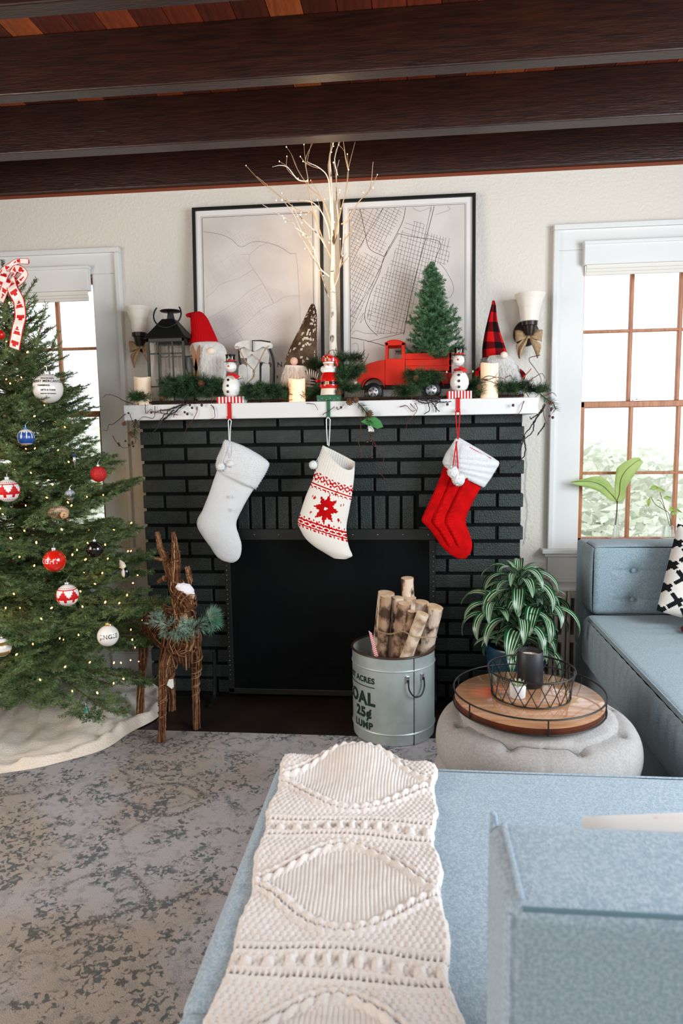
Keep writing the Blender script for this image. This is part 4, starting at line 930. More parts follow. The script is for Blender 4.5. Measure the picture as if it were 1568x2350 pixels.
MB().lathe([(0, zc_ - .006), (.040, zc_ - .004), (.044, zc_), (.04, zc_ + .003), (0, zc_ + .006)], (cxl + .004, cyl_, 0), 32).build('cap', Mblack, ln_, smooth=True)
rc = at(388, 724, cyl_ - .03); rr_ = 32 * mpp(cyl_); aa = np.linspace(math.radians(145), math.radians(395), 30)
MB().tube([(rc[0] + rr_ * math.cos(q), rc[1] - .02 * (1 - math.sin(q)), rc[2] + rr_ * .93 * math.sin(q)) for q in aa], .0032, 8).build('handle', Mblack, ln_, smooth=True)
MB().lathe([(0, MT + .019), (.036, MT + .019), (.036, MT + .10), (.033, MT + .102), (0, MT + .100)], (cxl + .008, cyl_, 0), 28).build('candle', Mivory, ln_, smooth=True)
MB().lathe([(.043, MT + .019), (.043, MT + .155)], (cxl + .008, cyl_, 0), 32, caps=False).build('glass_cylinder', Mgl, ln_, smooth=True)
# ---- flameless candles
def candle(x0, x1, yt, Y, label, es, col, lean=0):
    r = (x1 - x0) / 2 * mpp(Y); c = at((x0 + x1) / 2, yt + 30, Y); zt_ = Z_((x0 + x1) / 2, yt, Y); s = thing('pillar_candle', label, 'candle', (c[0], Y, MT), 'pillar candles on the mantel')
    m_ = mat('candle_wax_%d' % x0, '#f2dfc8', .45, sss=.3, emit=col, es=es); P = []
    n = 40; a = np.arange(n) * 2 * PI / n
    for rr, z in ((0.0, MT), (r, MT), (r, zt_ - .004), (r * .97, zt_), (r * .86, zt_), (r * .80, zt_ - .012), (0.0, zt_ - .014)):
        P.append(np.stack([c[0] + rr * np.cos(a), Y + rr * np.sin(a), z + (.003 * np.sin(2 * a + 1) if z > MT + .02 else 0) + 0 * a], 1))
    MB().grid(P, wu=True).build('wax', m_, s, smooth=True)
candle(309, 348, 866, -.235, 'pale pillar candle at the far left end of the mantel', .12, '#ffc890')
candle(663, 701, 870, -.255, 'glowing pillar candle between the fur-hatted gnome and the garland in the middle', .75, '#ffa860')
candle(1104, 1143, 834, -.250, 'tall glowing pillar candle in front of the plaid-hatted gnome', .30, '#ffbf80')

# ---- gnomes
def gnome(name, label, Y, base): return thing(name, label, 'gnome', at(*base, Y) * [1, 1, 0] + [0, 0, MT], 'gnomes on the mantel')
Mknitr = mat('red_knit', '#b40a12', .9, bump=.5, bs=300)
g = gnome('gnome', 'white furry gnome with a bent red knitted hat holding little wooden skis', -.165, (485, 860))
m = MB(); loft(m, [(436, 789, 500, 785), (440, 765, 492, 766), (439, 745, 484, 748), (438, 731, 474, 728), (437, 724, 462, 716), (436, 729, 449, 715.5), (434, 728, 439, 717), (430, 728, 431, 719), (427, 725, 427.5, 721)], -.165, .85, 60, k=36, ribs=30, ribd=.028); m.build('hat', Mknitr, g, smooth=True)
m = MB(); MB_ = [(441, 789, 499, 784), (440, 800, 515, 795), (447, 825, 521, 820), (447, 850, 520, 845), (452, 880, 516, 880), (455, 925, 512, 925)]
P = loft(m, MB_, -.165, .75, 30, k=16); m.build('body', Mfur, g, smooth=True)
m = MB(); fur(m, P, 2600, .018, .0016, .9, .5); P2 = loft(m, [(452, 800, 508, 797), (452, 830, 516, 822), (458, 858, 512, 855), (474, 880, 503, 880)], -.19, .7, 24, k=12); fur(m, P2, 1900, .026, .0018, 1.0, .3); m.build('beard', Mfur, g)
n_ = at(485, 806, -.225); MB().ball(n_, .0195, 18, 12, sc_=(1.05, .8, .85)).build('nose', Mcream, g, smooth=True)
for a, b in (((441, 790), (456, 878)), ((458, 792), (445, 878))):
    A, B = at(*a, -.235), at(*b, -.235); pts = curve_pts([A, (A + B) / 2, B], 10); d = (B - A) / np.linalg.norm(B - A); s_ = np.cross(d, [0, 1, 0]); m = MB()
    m.grid([[p + s_ * .0075 * ww, p - s_ * .0075 * ww] for p, ww in zip(pts, [.3, .8, 1, 1, 1, 1, 1, 1, 1, 1, 1][:len(pts)])]); m.build('ski', mat('ski_wood', '#8a5a36', .5), g, solid=.004)
m = MB(); loft(m, [(427, 818, 440, 822), (425, 838, 443, 842), (430, 856, 447, 856)], -.21, .8, 16, k=8); m.build('arm', Mgrey, g, smooth=True)
MB().tube([at(430, 870, -.24), at(455, 872, -.245)], .0018, 6).tube([at(430, 874, -.24), at(455, 876, -.245)], .0018, 6).build('ski_tie', Mburlap, g)
# fawn-spotted hat gnome
Mfawn = mat('fawn_fur', '#4a3626', .95, '#8a735c', vs=12, vc=(.45, .8)); Mspot = mat('fawn_spot', '#cfc3b2', .95)
g = gnome('gnome', 'gnome with a tall white-spotted brown fur hat and long pale beard', -.150, (685, 860))
spots = [(rr.uniform(-2.8, -.3), rr.uniform(.05, .95)) for _ in range(60)]
def mfs(i, j): a = -(i / 72) * 2 * PI; t_ = j / 60; return 1 if any(((a - s_[0]) * 34 * (1.1 - t_)) ** 2 + ((t_ - s_[1]) * 150) ** 2 < 7.5 * (1.2 - .5 * t_) for s_ in spots) else 0
m = MB(); P = loft(m, [(652, 842, 726, 846), (657, 822, 727, 822), (664, 803, 727, 800), (675, 779, 727, 778), (690, 750, 727, 750), (699, 730, 727, 730), (708, 711, 725.5, 713), (714, 699, 722, 700), (717, 697, 719, 697)], -.150, .6, 72, k=64, mf=mfs); m.build('hat', [Mfawn, Mspot], g, smooth=True)
m = MB(); fur(m, P, 4200, .009, .0014, .9, .45); m.build('hat_fur', Mfawn, g)
m = MB(); P = loft(m, [(656, 842, 726, 846), (653, 870, 728, 870), (655, 924, 724, 924)], -.150, .62, 24, k=10); m.build('body', Mgrey, g, smooth=True)
m = MB(); P = loft(m, [(655, 838, 702, 840), (650, 860, 712, 858), (648, 885, 706, 885), (655, 912, 690, 912)], -.185, .45, 30, k=14); fur(m, P, 3000, .040, .0016, 1.2, .3); m.build('beard', mat('pale_beard', '#eadfd4', .9), g)
MB().ball(at(675, 829, -.21), .0165, 18, 12).build('nose', mat('pink_nose', '#e6b8a4', .7), g, smooth=True)
m = MB(); loft(m, [(700, 850, 706, 862), (712, 846, 714, 866), (722, 850, 722, 868), (733, 856, 728, 872)], -.195, .7, 14, k=24, mf=lambda i, j: (j // 2) % 2); m.build('striped_arm', [Mblack, Mcream], g, smooth=True)
m = MB(); loft(m, [(697, 868, 722, 872), (694, 896, 722, 900)], -.19, .4, 16, k=0, mf=None)
m = MB(); P = loft(m, [(694, 866, 724, 870), (694, 876, 724, 878), (694, 886, 724, 890), (694, 900, 724, 905)], -.185, .5, 16, k=18, mf=lambda i, j: (j // 2) % 2); m.build('striped_legs', [Mblack, Mcream], g, smooth=True)
# plaid hat gnome
Mpb = mat('plaid_black', '#0d0a0c', .9); Mpd = mat('plaid_dark_red', '#5e0a12', .9); Mpr = mat('plaid_red', '#c81418', .9)
g = gnome('gnome', 'gnome with a tall red and black plaid hat and white beard at the right', -.125, (1150, 860))
def plaid(i, j): a, b = (i // 7) % 2, (j // 8) % 2; return (0 if a and b else 2 if (not a and not b) else 1)
m = MB(); loft(m, [(1107, 822, 1164, 811), (1107, 803, 1161, 800), (1109, 785, 1157, 788), (1113, 762, 1149, 764), (1118, 740, 1143, 740), (1124, 716, 1140, 718), (1128.5, 699, 1138.5, 701), (1130, 691, 1136, 691.5), (1132, 689.5, 1134, 689.5)], -.125, .8, 56, k=64, mf=plaid); m.build('hat', [Mpb, Mpd, Mpr], g, smooth=True)
m = MB(); P = loft(m, [(1106, 822, 1166, 814), (1100, 845, 1192, 845), (1100, 868, 1202, 868), (1104, 915, 1200, 915)], -.125, .55, 28, k=14); fur(m, P, 3000, .014, .0015, .8, .5); m.build('body', mat('grey_fur', '#9b9a9c', .9), g, smooth=True)
m = MB(); P = loft(m, [(1122, 817, 1166, 814), (1121, 832, 1181, 830), (1124, 850, 1189, 850), (1134, 868, 1194, 866), (1150, 884, 1188, 882)], -.16, .5, 30, k=14); fur(m, P, 2800, .024, .0016, 1.0, .4); m.build('beard', Mfur, g, smooth=True)
MB().ball(at(1157, 815, -.20), .0145, 18, 12).build('nose', Mcream, g, smooth=True)
for rws in ([(1194, 846, 1198, 860), (1200, 850, 1200, 868), (1207, 858, 1203, 873)], [(1104, 840, 1094, 846), (1108, 850, 1090, 852), (1108, 862, 1091, 866), (1104, 874, 1093, 874)]):
    m = MB(); loft(m, rws, -.16, .8, 16, k=12, mf=lambda i, j: (1, 2, 0)[((i // 4) + (j // 4)) % 3]); m.build('arm', [Mpb, Mpd, Mpr], g, smooth=True)
MB().tube([at(1196, 873, -.19), at(1220, 846, -.20)], .0022, 6).build('stick', mat('stick_wood', '#a8643a', .7), g)

# ---- little white sled
sl = thing('toy_sled', 'small white wooden sled with black runners and twine leaning on the map', 'sled', at(583, 900, -.12) * [1, 1, 0] + [0, 0, MT])
def pan(pts, Y, th, nm, mt, parent, bev=.001):
    q = [at(x, y, Y) for x, y in pts]; m = MB(); m.prism([(p[0], p[2]) for p in q], Y, Y + th); return m.build(nm, mt, parent, bevel=bev)
Msl = mat('sled_white', '#dcdcda', .6, '#c9c8c4', vs=20)
pan([(537, 797), (541, 788), (556, 782), (577, 780), (600, 781), (618, 784), (626, 792), (624, 799), (616, 800), (603, 795), (594, 801), (585, 806), (572, 803), (560, 796), (549, 800), (541, 801)], -.155, .008, 'crossbar', Msl, sl)
pan([(553, 800), (566, 797), (582, 808), (598, 797), (612, 800), (618, 815), (616, 835), (600, 830), (590, 822), (578, 812), (566, 822), (552, 822), (550, 810)], -.143, .006, 'heart_panel', mat('sled_cream', '#c9c4bd', .7), sl)
for a, b, yt, yb in ((547, 567, 836, 925), (567, 595, 808, 925), (600, 619, 833, 925)):
    pan([(a, yb), (a, yt + 8), (a + 3, yt + 2), ((a + b) / 2, yt - 1), (b - 3, yt + 2), (b, yt + 8), (b + 0, yb)], -.136 + (.004 if a == 567 else 0), .006, 'slat', Msl, sl)
for pts in ([(549, 800), (551, 830), (560, 850)], [(619, 800), (626, 820), (629, 850), (627, 925)]): MB().tube(curve_pts([at(x, y, -.128) for x, y in pts], 14), .0048, 8).build('runner', Mblack, sl, smooth=True)
MB().box((X_(597, 0 + 860, -.13), -.130, MT), (X_(602, 860, -.13), -.122, Z_(600, 832, -.13))).build('brace', Mblack, sl)
MB().tube([at(579.5, 807, -.162), at(579.5, 781.5, -.162), at(600, 781.5, -.160), at(621, 785, -.158)], .0026, 6).build('handle', Mblack, sl)
for pts in ([(538, 797), (546, 796), (552, 808), (566, 832), (582, 849)], [(618, 793), (608, 803), (596, 828), (584, 849)], [(583, 850), (580, 866), (568, 880), (560, 890)], [(582, 850), (584, 862), (575, 874)]):
    MB().tube(curve_pts([at(x, y, -.166) for x, y in pts], 20), .0022, 6).build('twine', Mburlap, sl, smooth=True)
MB().ball(at(583, 852, -.168), .0058, 10, 8).build('knot', Mburlap, sl, smooth=True)

# ---- stocking holders
def holder_base(t, x0, x1, zt, Y, c1, c2, nm='base'):
    m = MB(); n = 8; xs = np.linspace(x0, x1, n * 2 + 1)
    for i in range(n * 2): m.box((xs[i], Y - .022, MT), (xs[i + 1], Y + .03, zt), i % 2)
    m.build(nm, [c1, c2], t)
Msn = mat('snowman_white', '#eeeeea', .3, coat=.3)
def snowman(label, bx, by, hx, hy, base, hook, tilt, Y=-.272):
    k = mpp(Y); t = thing('stocking_holder', label, 'stocking holder', at(bx, 915, Y) * [1, 1, 0] + [0, 0, MT], 'stocking holders on the mantel')
    zt = Z_(bx, base[2], Y); holder_base(t, X_(base[0], 918, Y), X_(base[1], 918, Y), zt, Y, Mred, Mwhite)
    c = at(bx, by, Y); zb = zt; ztb = Z_(bx, by - 24, Y); h = ztb - zb; R = 21 * k
    MB().lathe([(0, zb), (R * .5, zb), (R * .82, zb + h * .12), (R, zb + h * .36), (R * .97, zb + h * .58), (R * .75, zb + h * .82), (R * .45, zb + h * .97), (R * .3, zb + h * 1.02), (0, zb + h * 1.02)], (c[0], Y, 0), 28).build('body', Msn, t, smooth=True)
    hc = at(hx, hy, Y); rh = 13 * k; MB().ball(hc, rh, 22, 14).build('head', Msn, t, smooth=True)
    MB().lathe([(0, 0), (.0045, 0), (.0035, .004), (0, .009)], hc + [-.004, -rh * .96, .001], 10, ax=(-.2, -1, -.05)).build('carrot_nose', mat('carrot', '#d8702a', .5) if 'carrot' not in MATS else MATS['carrot'], t, smooth=True)
    for dx, dz in ((-.3, .42), (.22, .42)): MB().ball(hc + np.array([dx * rh, -rh * .85, dz * rh]), .0013, 8, 6).build('eye', Mblackg, t)
    for q in np.linspace(-.75, .75, 6): MB().ball(hc + np.array([q * rh, -rh * .80 * math.sqrt(1 - q * q * .8), -rh * (.62 - .35 * q * q)]), .0011, 6, 5).build('mouth_dot', Mblackg, t)
    for i in range(3):
        p = at(bx - 3, by - 13 + i * 13.5, Y); zz_ = (p[2] - zb) / h; rad = R * (1.0 if zz_ < .6 else .82); MB().lathe([(0, 0), (.0055, 0), (.0045, .0025), (0, .003)], (p[0], Y - rad * .985, p[2]), 14, ax=(0, -1, .15 if i == 0 else 0)).build('button', Mblackg, t, smooth=True)
    zs = ztb + .001; MB().lathe([(rh * .55, zs - .003), (rh * .85, zs), (rh * .85, zs + .006), (rh * .55, zs + .008)], (hc[0], Y, 0), 22).build('scarf', Mred, t, smooth=True)
    m = MB(); a_ = at(hx + 2, hy + 17, Y - R - .002); m.grid([[a_ + [-.004, .004, .004], a_ + [.006, .004, .006]], [a_ + [.008, -.0, -.010], a_ + [.022, .004, -.002]], [a_ + [.016, .004, -.020], a_ + [.032, .010, -.008]]]); m.build('scarf_end', Mred, t, solid=.002)
    for sg in (-1, 1):
        s0 = c + np.array([sg * R * .75, -.004, h * .5 - .0]); s0[2] = zb + h * .80; e0 = s0 + np.array([sg * .020, -.002, .006]); MB().tube([s0, e0], .0012, 6).tube([e0, e0 + [sg * .006, 0, -.003]], .0009, 5).build('twig_arm', Mtwig, t)
        MB().ball(e0 + np.array([sg * .003, 0, .006]), .0042, 10, 6, sc_=(.8, .5, 1.2)).build('green_mitten', mat('pale_green', '#a9c08a', .5) if 'pale_green' not in MATS else MATS['pale_green'], t, smooth=True)
    hz = hc[2] + rh * .80; u_ = np.array([tilt, 0, 1.0]); MB().lathe([(0, 0), (.0265, 0), (.0275, .0018), (.0195, .0028), (.0185, .008), (.0195, .024), (.0215, .030), (0, .0305)], (hc[0] + tilt * .008, Y, hz), 24, ax=u_).build('top_hat', Mblackg, t, smooth=True)
    MB().lathe([(.0196, .0026), (.0196, .0085), (.0190, .0086)], (hc[0] + tilt * .008, Y, hz), 24, ax=u_, caps=False).build('hat_band', Mred, t)
    for q in range(3): MB().ball((hc[0] - .008 + q * .004, Y - .021, hz + .010 + q * .003), .003, 8, 6, sc_=(.6, .5, 1.5)).build('holly_leaf', MATS['pale_green'], t)
    hx0, hx1, hb = hook; xa, xb = X_(hx0, 940, -.304), X_(hx1, 940, -.304); zb_ = Z_(hx0, hb, -.304)
    MB().box((xa, -.3045, zb_), (xb, -.3015, MT + .003)).box((xa, -.3045, MT + .0005), (xb, Y - .01, MT + .003)).box((xa, -.316, zb_), (xb, -.3045, zb_ + .003)).box((xa, -.318, zb_), (xb, -.316, zb_ + .012)).build('hook', Mred, t, bevel=.0005)
    return t
snowman('snowman stocking holder on a striped base above the plain white stocking', 531, 886, 530, 842, (501, 563, 911), (522, 531, 962), .0)
snowman('snowman stocking holder on a striped base above the red stocking', 1055, 875, 1053, 827, (1026, 1082, 898), (1047, 1056, 946), .05)
# santa style holder
Y = -.272; t = thing('stocking_holder', 'bearded man in red suit and dotted hat, stocking holder on a green base', 'stocking holder', at(755, 915, Y) * [1, 1, 0] + [0, 0, MT], 'stocking holders on the mantel')
k = mpp(Y); c = at(756, 880, Y); zt = Z_(750, 907, Y); m = MB(); m.box((X_(729, 912, Y), Y - .022, MT), (X_(783, 912, Y), Y + .03, zt)); m.build('base', Mgreen, t, bevel=.001)
for q in range(6): MB().ball((X_(732 + q * 9, 912, Y), Y - .0222, MT + .005 + .007 * (q % 2)), .0014, 6, 5).build('dot', Mwhite, t)
z0 = zt; z1 = Z_(756, 892, Y); z2 = Z_(756, 856, Y); R = 21 * k
MB().lathe([(0, z0), (R * 1.0, z0), (R * .9, z1)], (c[0], Y, 0), 26).build('white_skirt', Mcream, t, smooth=True)
MB().lathe([(0, z1 - .001), (R * .98, z1), (R * 1.1, z1 + .012), (R * 1.02, z1 + .035), (R * .8, z2), (R * .5, z2 + .01), (0, z2 + .012)], (c[0], Y, 0), 30).build('red_suit', Mredg, t, smooth=True)
zb2 = Z_(756, 880, Y); MB().lathe([(R * 1.1, zb2 - .005), (R * 1.125, zb2 - .004), (R * 1.125, zb2 + .004), (R * 1.1, zb2 + .005)], (c[0], Y, 0), 30, caps=False).build('belt', Mblackg, t, smooth=True)
MB().obox((X_(754, 880, Y), Y - R * 1.135, zb2), (.0065, 0, 0), (0, .0015, 0), (0, 0, .0065)).build('buckle', Mgold, t, bevel=.001); MB().obox((X_(754, 880, Y), Y - R * 1.15, zb2), (.0032, 0, 0), (0, .0012, 0), (0, 0, .0035)).build('buckle_center', Mblackg, t)
hc = at(755, 838, Y); MB().ball(hc, .021, 22, 14, sc_=(1, .95, 1.1)).build('head', Mskin, t, smooth=True)
MB().ball(hc + np.array([-.001, -.022, -.001]), .0048, 12, 8).build('nose', mat('red_nose', '#c9685a', .5), t, smooth=True)
for dx in (-.007, .007): MB().ball(hc + np.array([dx, -.0195, .006]), .0013, 8, 6).build('eye', Mblackg, t)
m = MB(); 
for q in range(11):
    a = -PI / 2 + (q - 5) * .27; m.ball(hc + np.array([.024 * math.cos(a), .021 * math.sin(a), -.016 - .008 * math.cos((q - 5) * .3)]), .0105, 12, 8, sc_=(1, .8, 1.25))
m.ball(hc + np.array([0, -.016, -.014]), .017, 16, 10, sc_=(1.1, .6, 1)).ball(hc + np.array([-.007, -.024, -.006]), .0055, 10, 6, sc_=(1.5, .6, .7)).ball(hc + np.array([.007, -.024, -.006]), .0055, 10, 6, sc_=(1.5, .6, .7)); m.build('beard', Msn, t, smooth=True)
m = MB(); loft(m, [(738, 830, 774, 830), (739, 822, 775, 824), (745, 815, 776, 822), (755, 812, 778, 830), (766, 820, 779, 845), (772, 850, 778, 851), (774, 858, 777, 858)], Y, .75, 24, k=18); m.build('hat', Mredg, t, smooth=True)
MB().ball(at(775, 860, Y - .006), .0055, 12, 8).build('pompom', Msn, t, smooth=True); m = MB(); m.tube([hc + np.array([.021 * math.cos(q), .021 * math.sin(q), .009]) for q in np.linspace(-PI, 0, 16)], .0038, 8); m.build('hat_trim', Msn, t, smooth=True)
for q in range(16):
    p = at(742 + (q * 7) % 34, 817 + (q * 5) % 12, Y - .020); MB().ball(p, .0010, 6, 4).build('hat_dot', Msn, t)
for q in range(3): MB().ball(at(747 + q * 4, 824 - (q % 2) * 4, Y - .024), .0042, 8, 6, sc_=(.7, .5, 1.3)).build('holly_leaf', MATS['pale_green'], t)
for sg in (-1, 1): m = MB(); m.tube(curve_pts([c + np.array([sg * R * .95, 0, .014]), c + np.array([sg * R * 1.3, -.008, .008]), c + np.array([sg * R * 1.25, -.012, .016])], 8), [.006, .006, .006, .005, .005, .005, .004, .004, .003][:9] if False else .005, 8); m.build('arm', Mredg, t, smooth=True)
xa, xb = X_(750, 940, -.304), X_(758, 940, -.304); zb_ = Z_(752, 960, -.304)
MB().box((xa, -.3045, zb_), (xb, -.3015, MT + .003)).box((xa, -.3045, MT + .0005), (xb, Y - .01, MT + .003)).box((xa, -.318, zb_), (xb, -.3045, zb_ + .003)).box((xa, -.320, zb_), (xb, -.318, zb_ + .012)).build('hook', Mgreen, t, bevel=.0005)

# ---- birch branch light tree
bt = thing('birch_light_tree', 'white birch twig tree with tiny warm lights between the two framed maps', 'light tree', at(765, 900, -.135) * [1, 1, 0] + [0, 0, MT])
Mbt = mat('birch_white', '#e9e2d6', .7, '#5a4a3c', vs=26, vc=(.57, .64), stretch=(1, 1, .5)); Mtw2 = mat('pale_twig', '#cfae8c', .7)
BY = -.135; tr_ = [(769, 925, 9.5), (767, 840, 9), (764, 780, 8.5), (765, 720, 7.5), (764, 660, 6.5), (765, 600, 5), (764, 540, 4), (762, 470, 3), (759, 400, 2.4), (757, 360, 2), (766, 325, 1.4)]
pts = np.array([at(x, y, BY) for x, y, r in tr_]); pts[0][2] = MT; cp = curve_pts(pts, 50); m = MB(); m.tube(cp, np.interp(np.linspace(0, 1, len(cp)), np.linspace(0, 1, len(tr_)), [r * mpp(BY) for _, _, r in tr_]), 12); m.build('trunk', Mbt, bt, smooth=True)
for z in (1.33, 1.39, 1.45, 1.50, 1.57, 1.61, 1.68, 1.74, 1.82):
    p = cp[np.argmin(abs(cp[:, 2] - z))]; a = rr.uniform(-2.4, -.7); r0 = np.interp(z, [1.28, 1.8], [.0165, .0105]); m = MB(); m.tube([p + np.array([r0 * math.cos(q), r0 * math.sin(q), rr.uniform(-.002, .002)]) for q in np.linspace(a - .6, a + .6, 6)], .0016, 5); m.build('bark_mark', Mbark, bt)
Br = [((752, 860), (735, 820), (720, 760), (690, 660), (640, 540), (560, 380)), ((750, 830), (725, 770), (700, 700), (655, 640)), ((752, 750), (700, 700), (668, 600), (610, 520), (570, 430), (520, 365)), ((765, 660), (720, 560), (690, 470), (650, 330), (642, 240), (630, 150), (670, 58)),
      ((756, 560), (740, 480), (700, 400), (640, 360), (500, 360)), ((764, 500), (720, 360), (650, 290), (590, 200), (555, 115)), ((760, 420), (755, 300), (740, 230), (700, 190), (660, 170), (640, 160)), ((765, 640), (790, 520), (815, 400), (840, 300), (850, 200), (885, 58)),
      ((770, 600), (800, 500), (790, 350), (790, 220), (803, 150)), ((775, 800), (810, 700), (850, 650), (905, 570)), ((772, 820), (800, 740), (820, 600), (830, 480), (860, 410)), ((762, 350), (752, 200), (755, 120), (772, 60)), ((795, 230), (780, 150), (800, 70), (806, 45)), ((850, 200), (835, 130), (824, 45)),
      ((640, 540), (580, 500), (560, 470), (410, 380)), ((690, 470), (660, 420), (580, 400), (380, 235)), ((640, 260), (590, 250), (540, 190), (500, 178), (460, 186)), ((815, 480), (850, 460), (900, 370), (960, 300), (978, 160)), ((700, 700), (640, 600), (590, 520)), ((830, 560), (860, 520), (880, 470)), ((735, 600), (700, 540), (640, 480), (600, 440))]
m = MB(); bulbs = []
for bi, b in enumerate(Br):
    n = len(b); dy = rr.uniform(-.16, .03); pp = np.array([at(*cr5(x, y), BY + dy * (i / (n - 1)) ** 1.0) for i, (x, y) in enumerate(b)]); c_ = curve_pts(pp, 30)
    tp = MB(); tp.tube(c_, np.linspace(.0030, .0011, len(c_)), 6); tp.build('branch', Mtw2 if bi % 2 else Mbt, bt, smooth=True)
    for q in range(2):
        j = rr.randint(len(c_) // 3, len(c_)); p0 = c_[max(0, j - 6)]; d = (c_[j] - p0); e_ = c_[j] + d * .8 + rr.normal(size=3) * .012; s2 = MB(); s2.tube(curve_pts([p0, c_[j] + rr.normal(size=3) * .004, e_], 6), .0009, 5); s2.build('twig', Mtw2, bt); bulbs.append(e_)
for cx5, cy5 in ((592, 245), (640, 255), (775, 80), (852, 200), (807, 305), (728, 352), (928, 318), (510, 355), (683, 412), (632, 430), (588, 440), (512, 437), (590, 505), (778, 470), (752, 575), (822, 575), (640, 548), (655, 545), (705, 712), (722, 745), (850, 655), (900, 568), (670, 600), (810, 400)): bulbs.append(at(*cr5(cx5, cy5), BY - .03))
bm_ = MB().ball((0, 0, 0), .0022, 8, 6, sc_=(1, 1, 1.6)).build('bulb', Mglow2); bmd = bm_.data; bpy.data.objects.remove(bm_)
for b in bulbs: inst('bulb', bmd, bt, b, scale=rr.uniform(.5, .85))

for q in ((-.33, -.20, 2.04), (-.36, -.19, 1.85)):
    l = bpy.data.lights.new('birch_glow', 'POINT'); l.energy = .8; l.color = (1.0, .70, .40); l.shadow_soft_size = .08; o = bpy.data.objects.new('birch_glow', l); C.objects.link(o); o.location = q

# ---- red toy truck
TY0, TY1 = -.215, -.098
tk = thing('toy_truck', 'red metal toy pickup truck carrying a small christmas tree', 'toy truck', at(930, 900, TY0) * [1, 0, 0] + [0, (TY0 + TY1) / 2, MT])
Mtk = mat('truck_red', '#d4230a', .55, '#a81c08', vs=7, vc=(.35, .75), spec=.25); Mtkd = mat('truck_dark', '#160d0b', .6)
q_ = lambda pts: [(at(x, y, TY0)[0], at(x, y, TY0)[2]) for x, y in pts]
ar = lambda cx, cy, r, a0, a1, n=9: [(cx + r * math.cos(math.radians(a)), cy + r * math.sin(math.radians(a))) for a in np.linspace(a0, a1, n)]
hood = [(819, 884), (820, 862), (823, 850), (832, 841), (848, 833), (866, 828), (884, 825)] + [(884, 884)] + ar(857, 892, 26, -18, -162)[0:9]
m = MB(); m.prism(q_(hood), TY0 + .006, TY1 - .006); m.build('hood', Mtk, tk, bevel=.003)
m = MB(); m.prism(q_([(884, 884), (884, 823), (930, 823), (930, 884)]), TY0 + .003, TY1 - .003); m.build('door', Mtk, tk, bevel=.002)
for y0 in (TY0 + .003, TY1 - .009): 
    m = MB()
    for pts in ([(884, 824), (885, 786), (891, 786), (890, 824)], [(922, 824), (922, 786), (929, 786), (930, 824)], [(885, 793), (885, 786), (895, 781.5), (906, 780), (918, 782), (929, 786), (929, 792), (918, 792)]): m.prism(q_(pts), y0, y0 + .006)
    m.build('cab_frame', Mtk, tk, bevel=.001)
m = MB(); P = [[at(x, y, TY0)[0], 0, at(x, y, TY0)[2]] for x, y in curve_pts([(883, 787), (895, 781.5), (906, 780), (918, 782), (931, 787)], 16)]; G = [[(p[0], TY0, p[2]), (p[0], TY1, p[2])] for p in P]; m.grid(G); m.build('roof', Mtk, tk, solid=.003, smooth=True)
m = MB(); m.prism(q_([(922, 824), (922, 788), (927, 788), (927, 824)]), TY0 + .004, TY1 - .004); m.build('rear_window_panel', Mtk, tk)
m = MB()
for a, b in ((811, 824.8), (825.3, 839.8), (840.3, 855)):
    for y0, y1 in ((TY0, TY0 + .006), (TY1 - .006, TY1)): m.prism(q_([(931, a), (1037, a - 2), (1037, b - 1), (931, b)]), y0, y1)
m.build('bed_boards', Mtk, tk, bevel=.0015)
m = MB(); m.prism(q_([(932, 850), (1036, 850), (1036, 856), (932, 856)]), TY0, TY1); m.prism(q_([(1031, 809), (1037, 809), (1037, 880), (1030, 880)]), TY0, TY1); m.build('bed_floor', Mtk, tk, bevel=.001)
m = MB(); m.prism(q_([(930, 884), (930, 857), (1036, 857), (1034, 880), (1017, 881)] + ar(990, 890, 27, -20, -160)), TY0 + .006, TY1 - .006); m.build('rear_skirt', Mtk, tk, bevel=.001)
for (cx, cy, r) in ((857, 892, 25), (990, 890, 28)):
    for y0 in (TY0 - .004,):
        a_ = [at(x, y, y0) for x, y in ar(cx, cy, r + 1, -8, -172, 14)]; b_ = [p + np.array([0, .02, 0]) for p in a_]; m = MB(); m.grid(np.stack([a_, b_], 1)); m.build('fender', Mtk, tk, solid=.003, smooth=True)
m = MB(); m.prism(q_([(822, 884), (1034, 880), (1034, 889), (822, 892)]), TY0 + .02, TY1 - .02); m.build('chassis', Mtkd, tk)
Mtire = mat('tyre', '#14181a', .35)
for cx, cy, r in ((857, 889, 20.5), (990, 889, 22)):
    c = at(cx, cy, TY0); R = r * mpp(TY0); c[2] = MT + R
    for yy_ in (TY0 - .004, TY1 - .016):
        MB().lathe([(0, .002), (R * .55, .002), (R * .62, .0), (R * .9, .0), (R, .004), (R, .018), (R * .9, .021), (0, .021)], (c[0], yy_ + .021, c[2]), 32, ax=(0, -1, 0)).build('wheel', Mtire, tk, smooth=True)
    wh = [o for o in C.objects if o.name.startswith('wheel')][-1]
    m = MB(); m.lathe([(0, .0), (R * .5, .0), (R * .54, .002), (R * .3, .004), (R * .18, .005), (0, .006)], (c[0], TY0 - .004, c[2]), 24, ax=(0, -1, 0)); m.build('hub_cap', Msilver, tk, smooth=True)
    for q in range(5): a = q * 2 * PI / 5 + .3; MB().obox((c[0] + R * .34 * math.cos(a), TY0 - .0085, c[2] + R * .34 * math.sin(a)), (R * .13 * math.cos(a), 0, R * .13 * math.sin(a)), (0, .001, 0), (-R * .05 * math.sin(a), 0, R * .05 * math.cos(a))).build('hub_slot', Mtkd, tk)
hl = at(832, 855, TY0 - .004); MB().lathe([(0, 0), (.009, 0), (.008, .008), (.004, .011), (0, .012)], hl, 18, ax=(-1, -.4, 0)).build('headlight', mat('headlight', '#e08060', .2, coat=.5), tk, smooth=True)
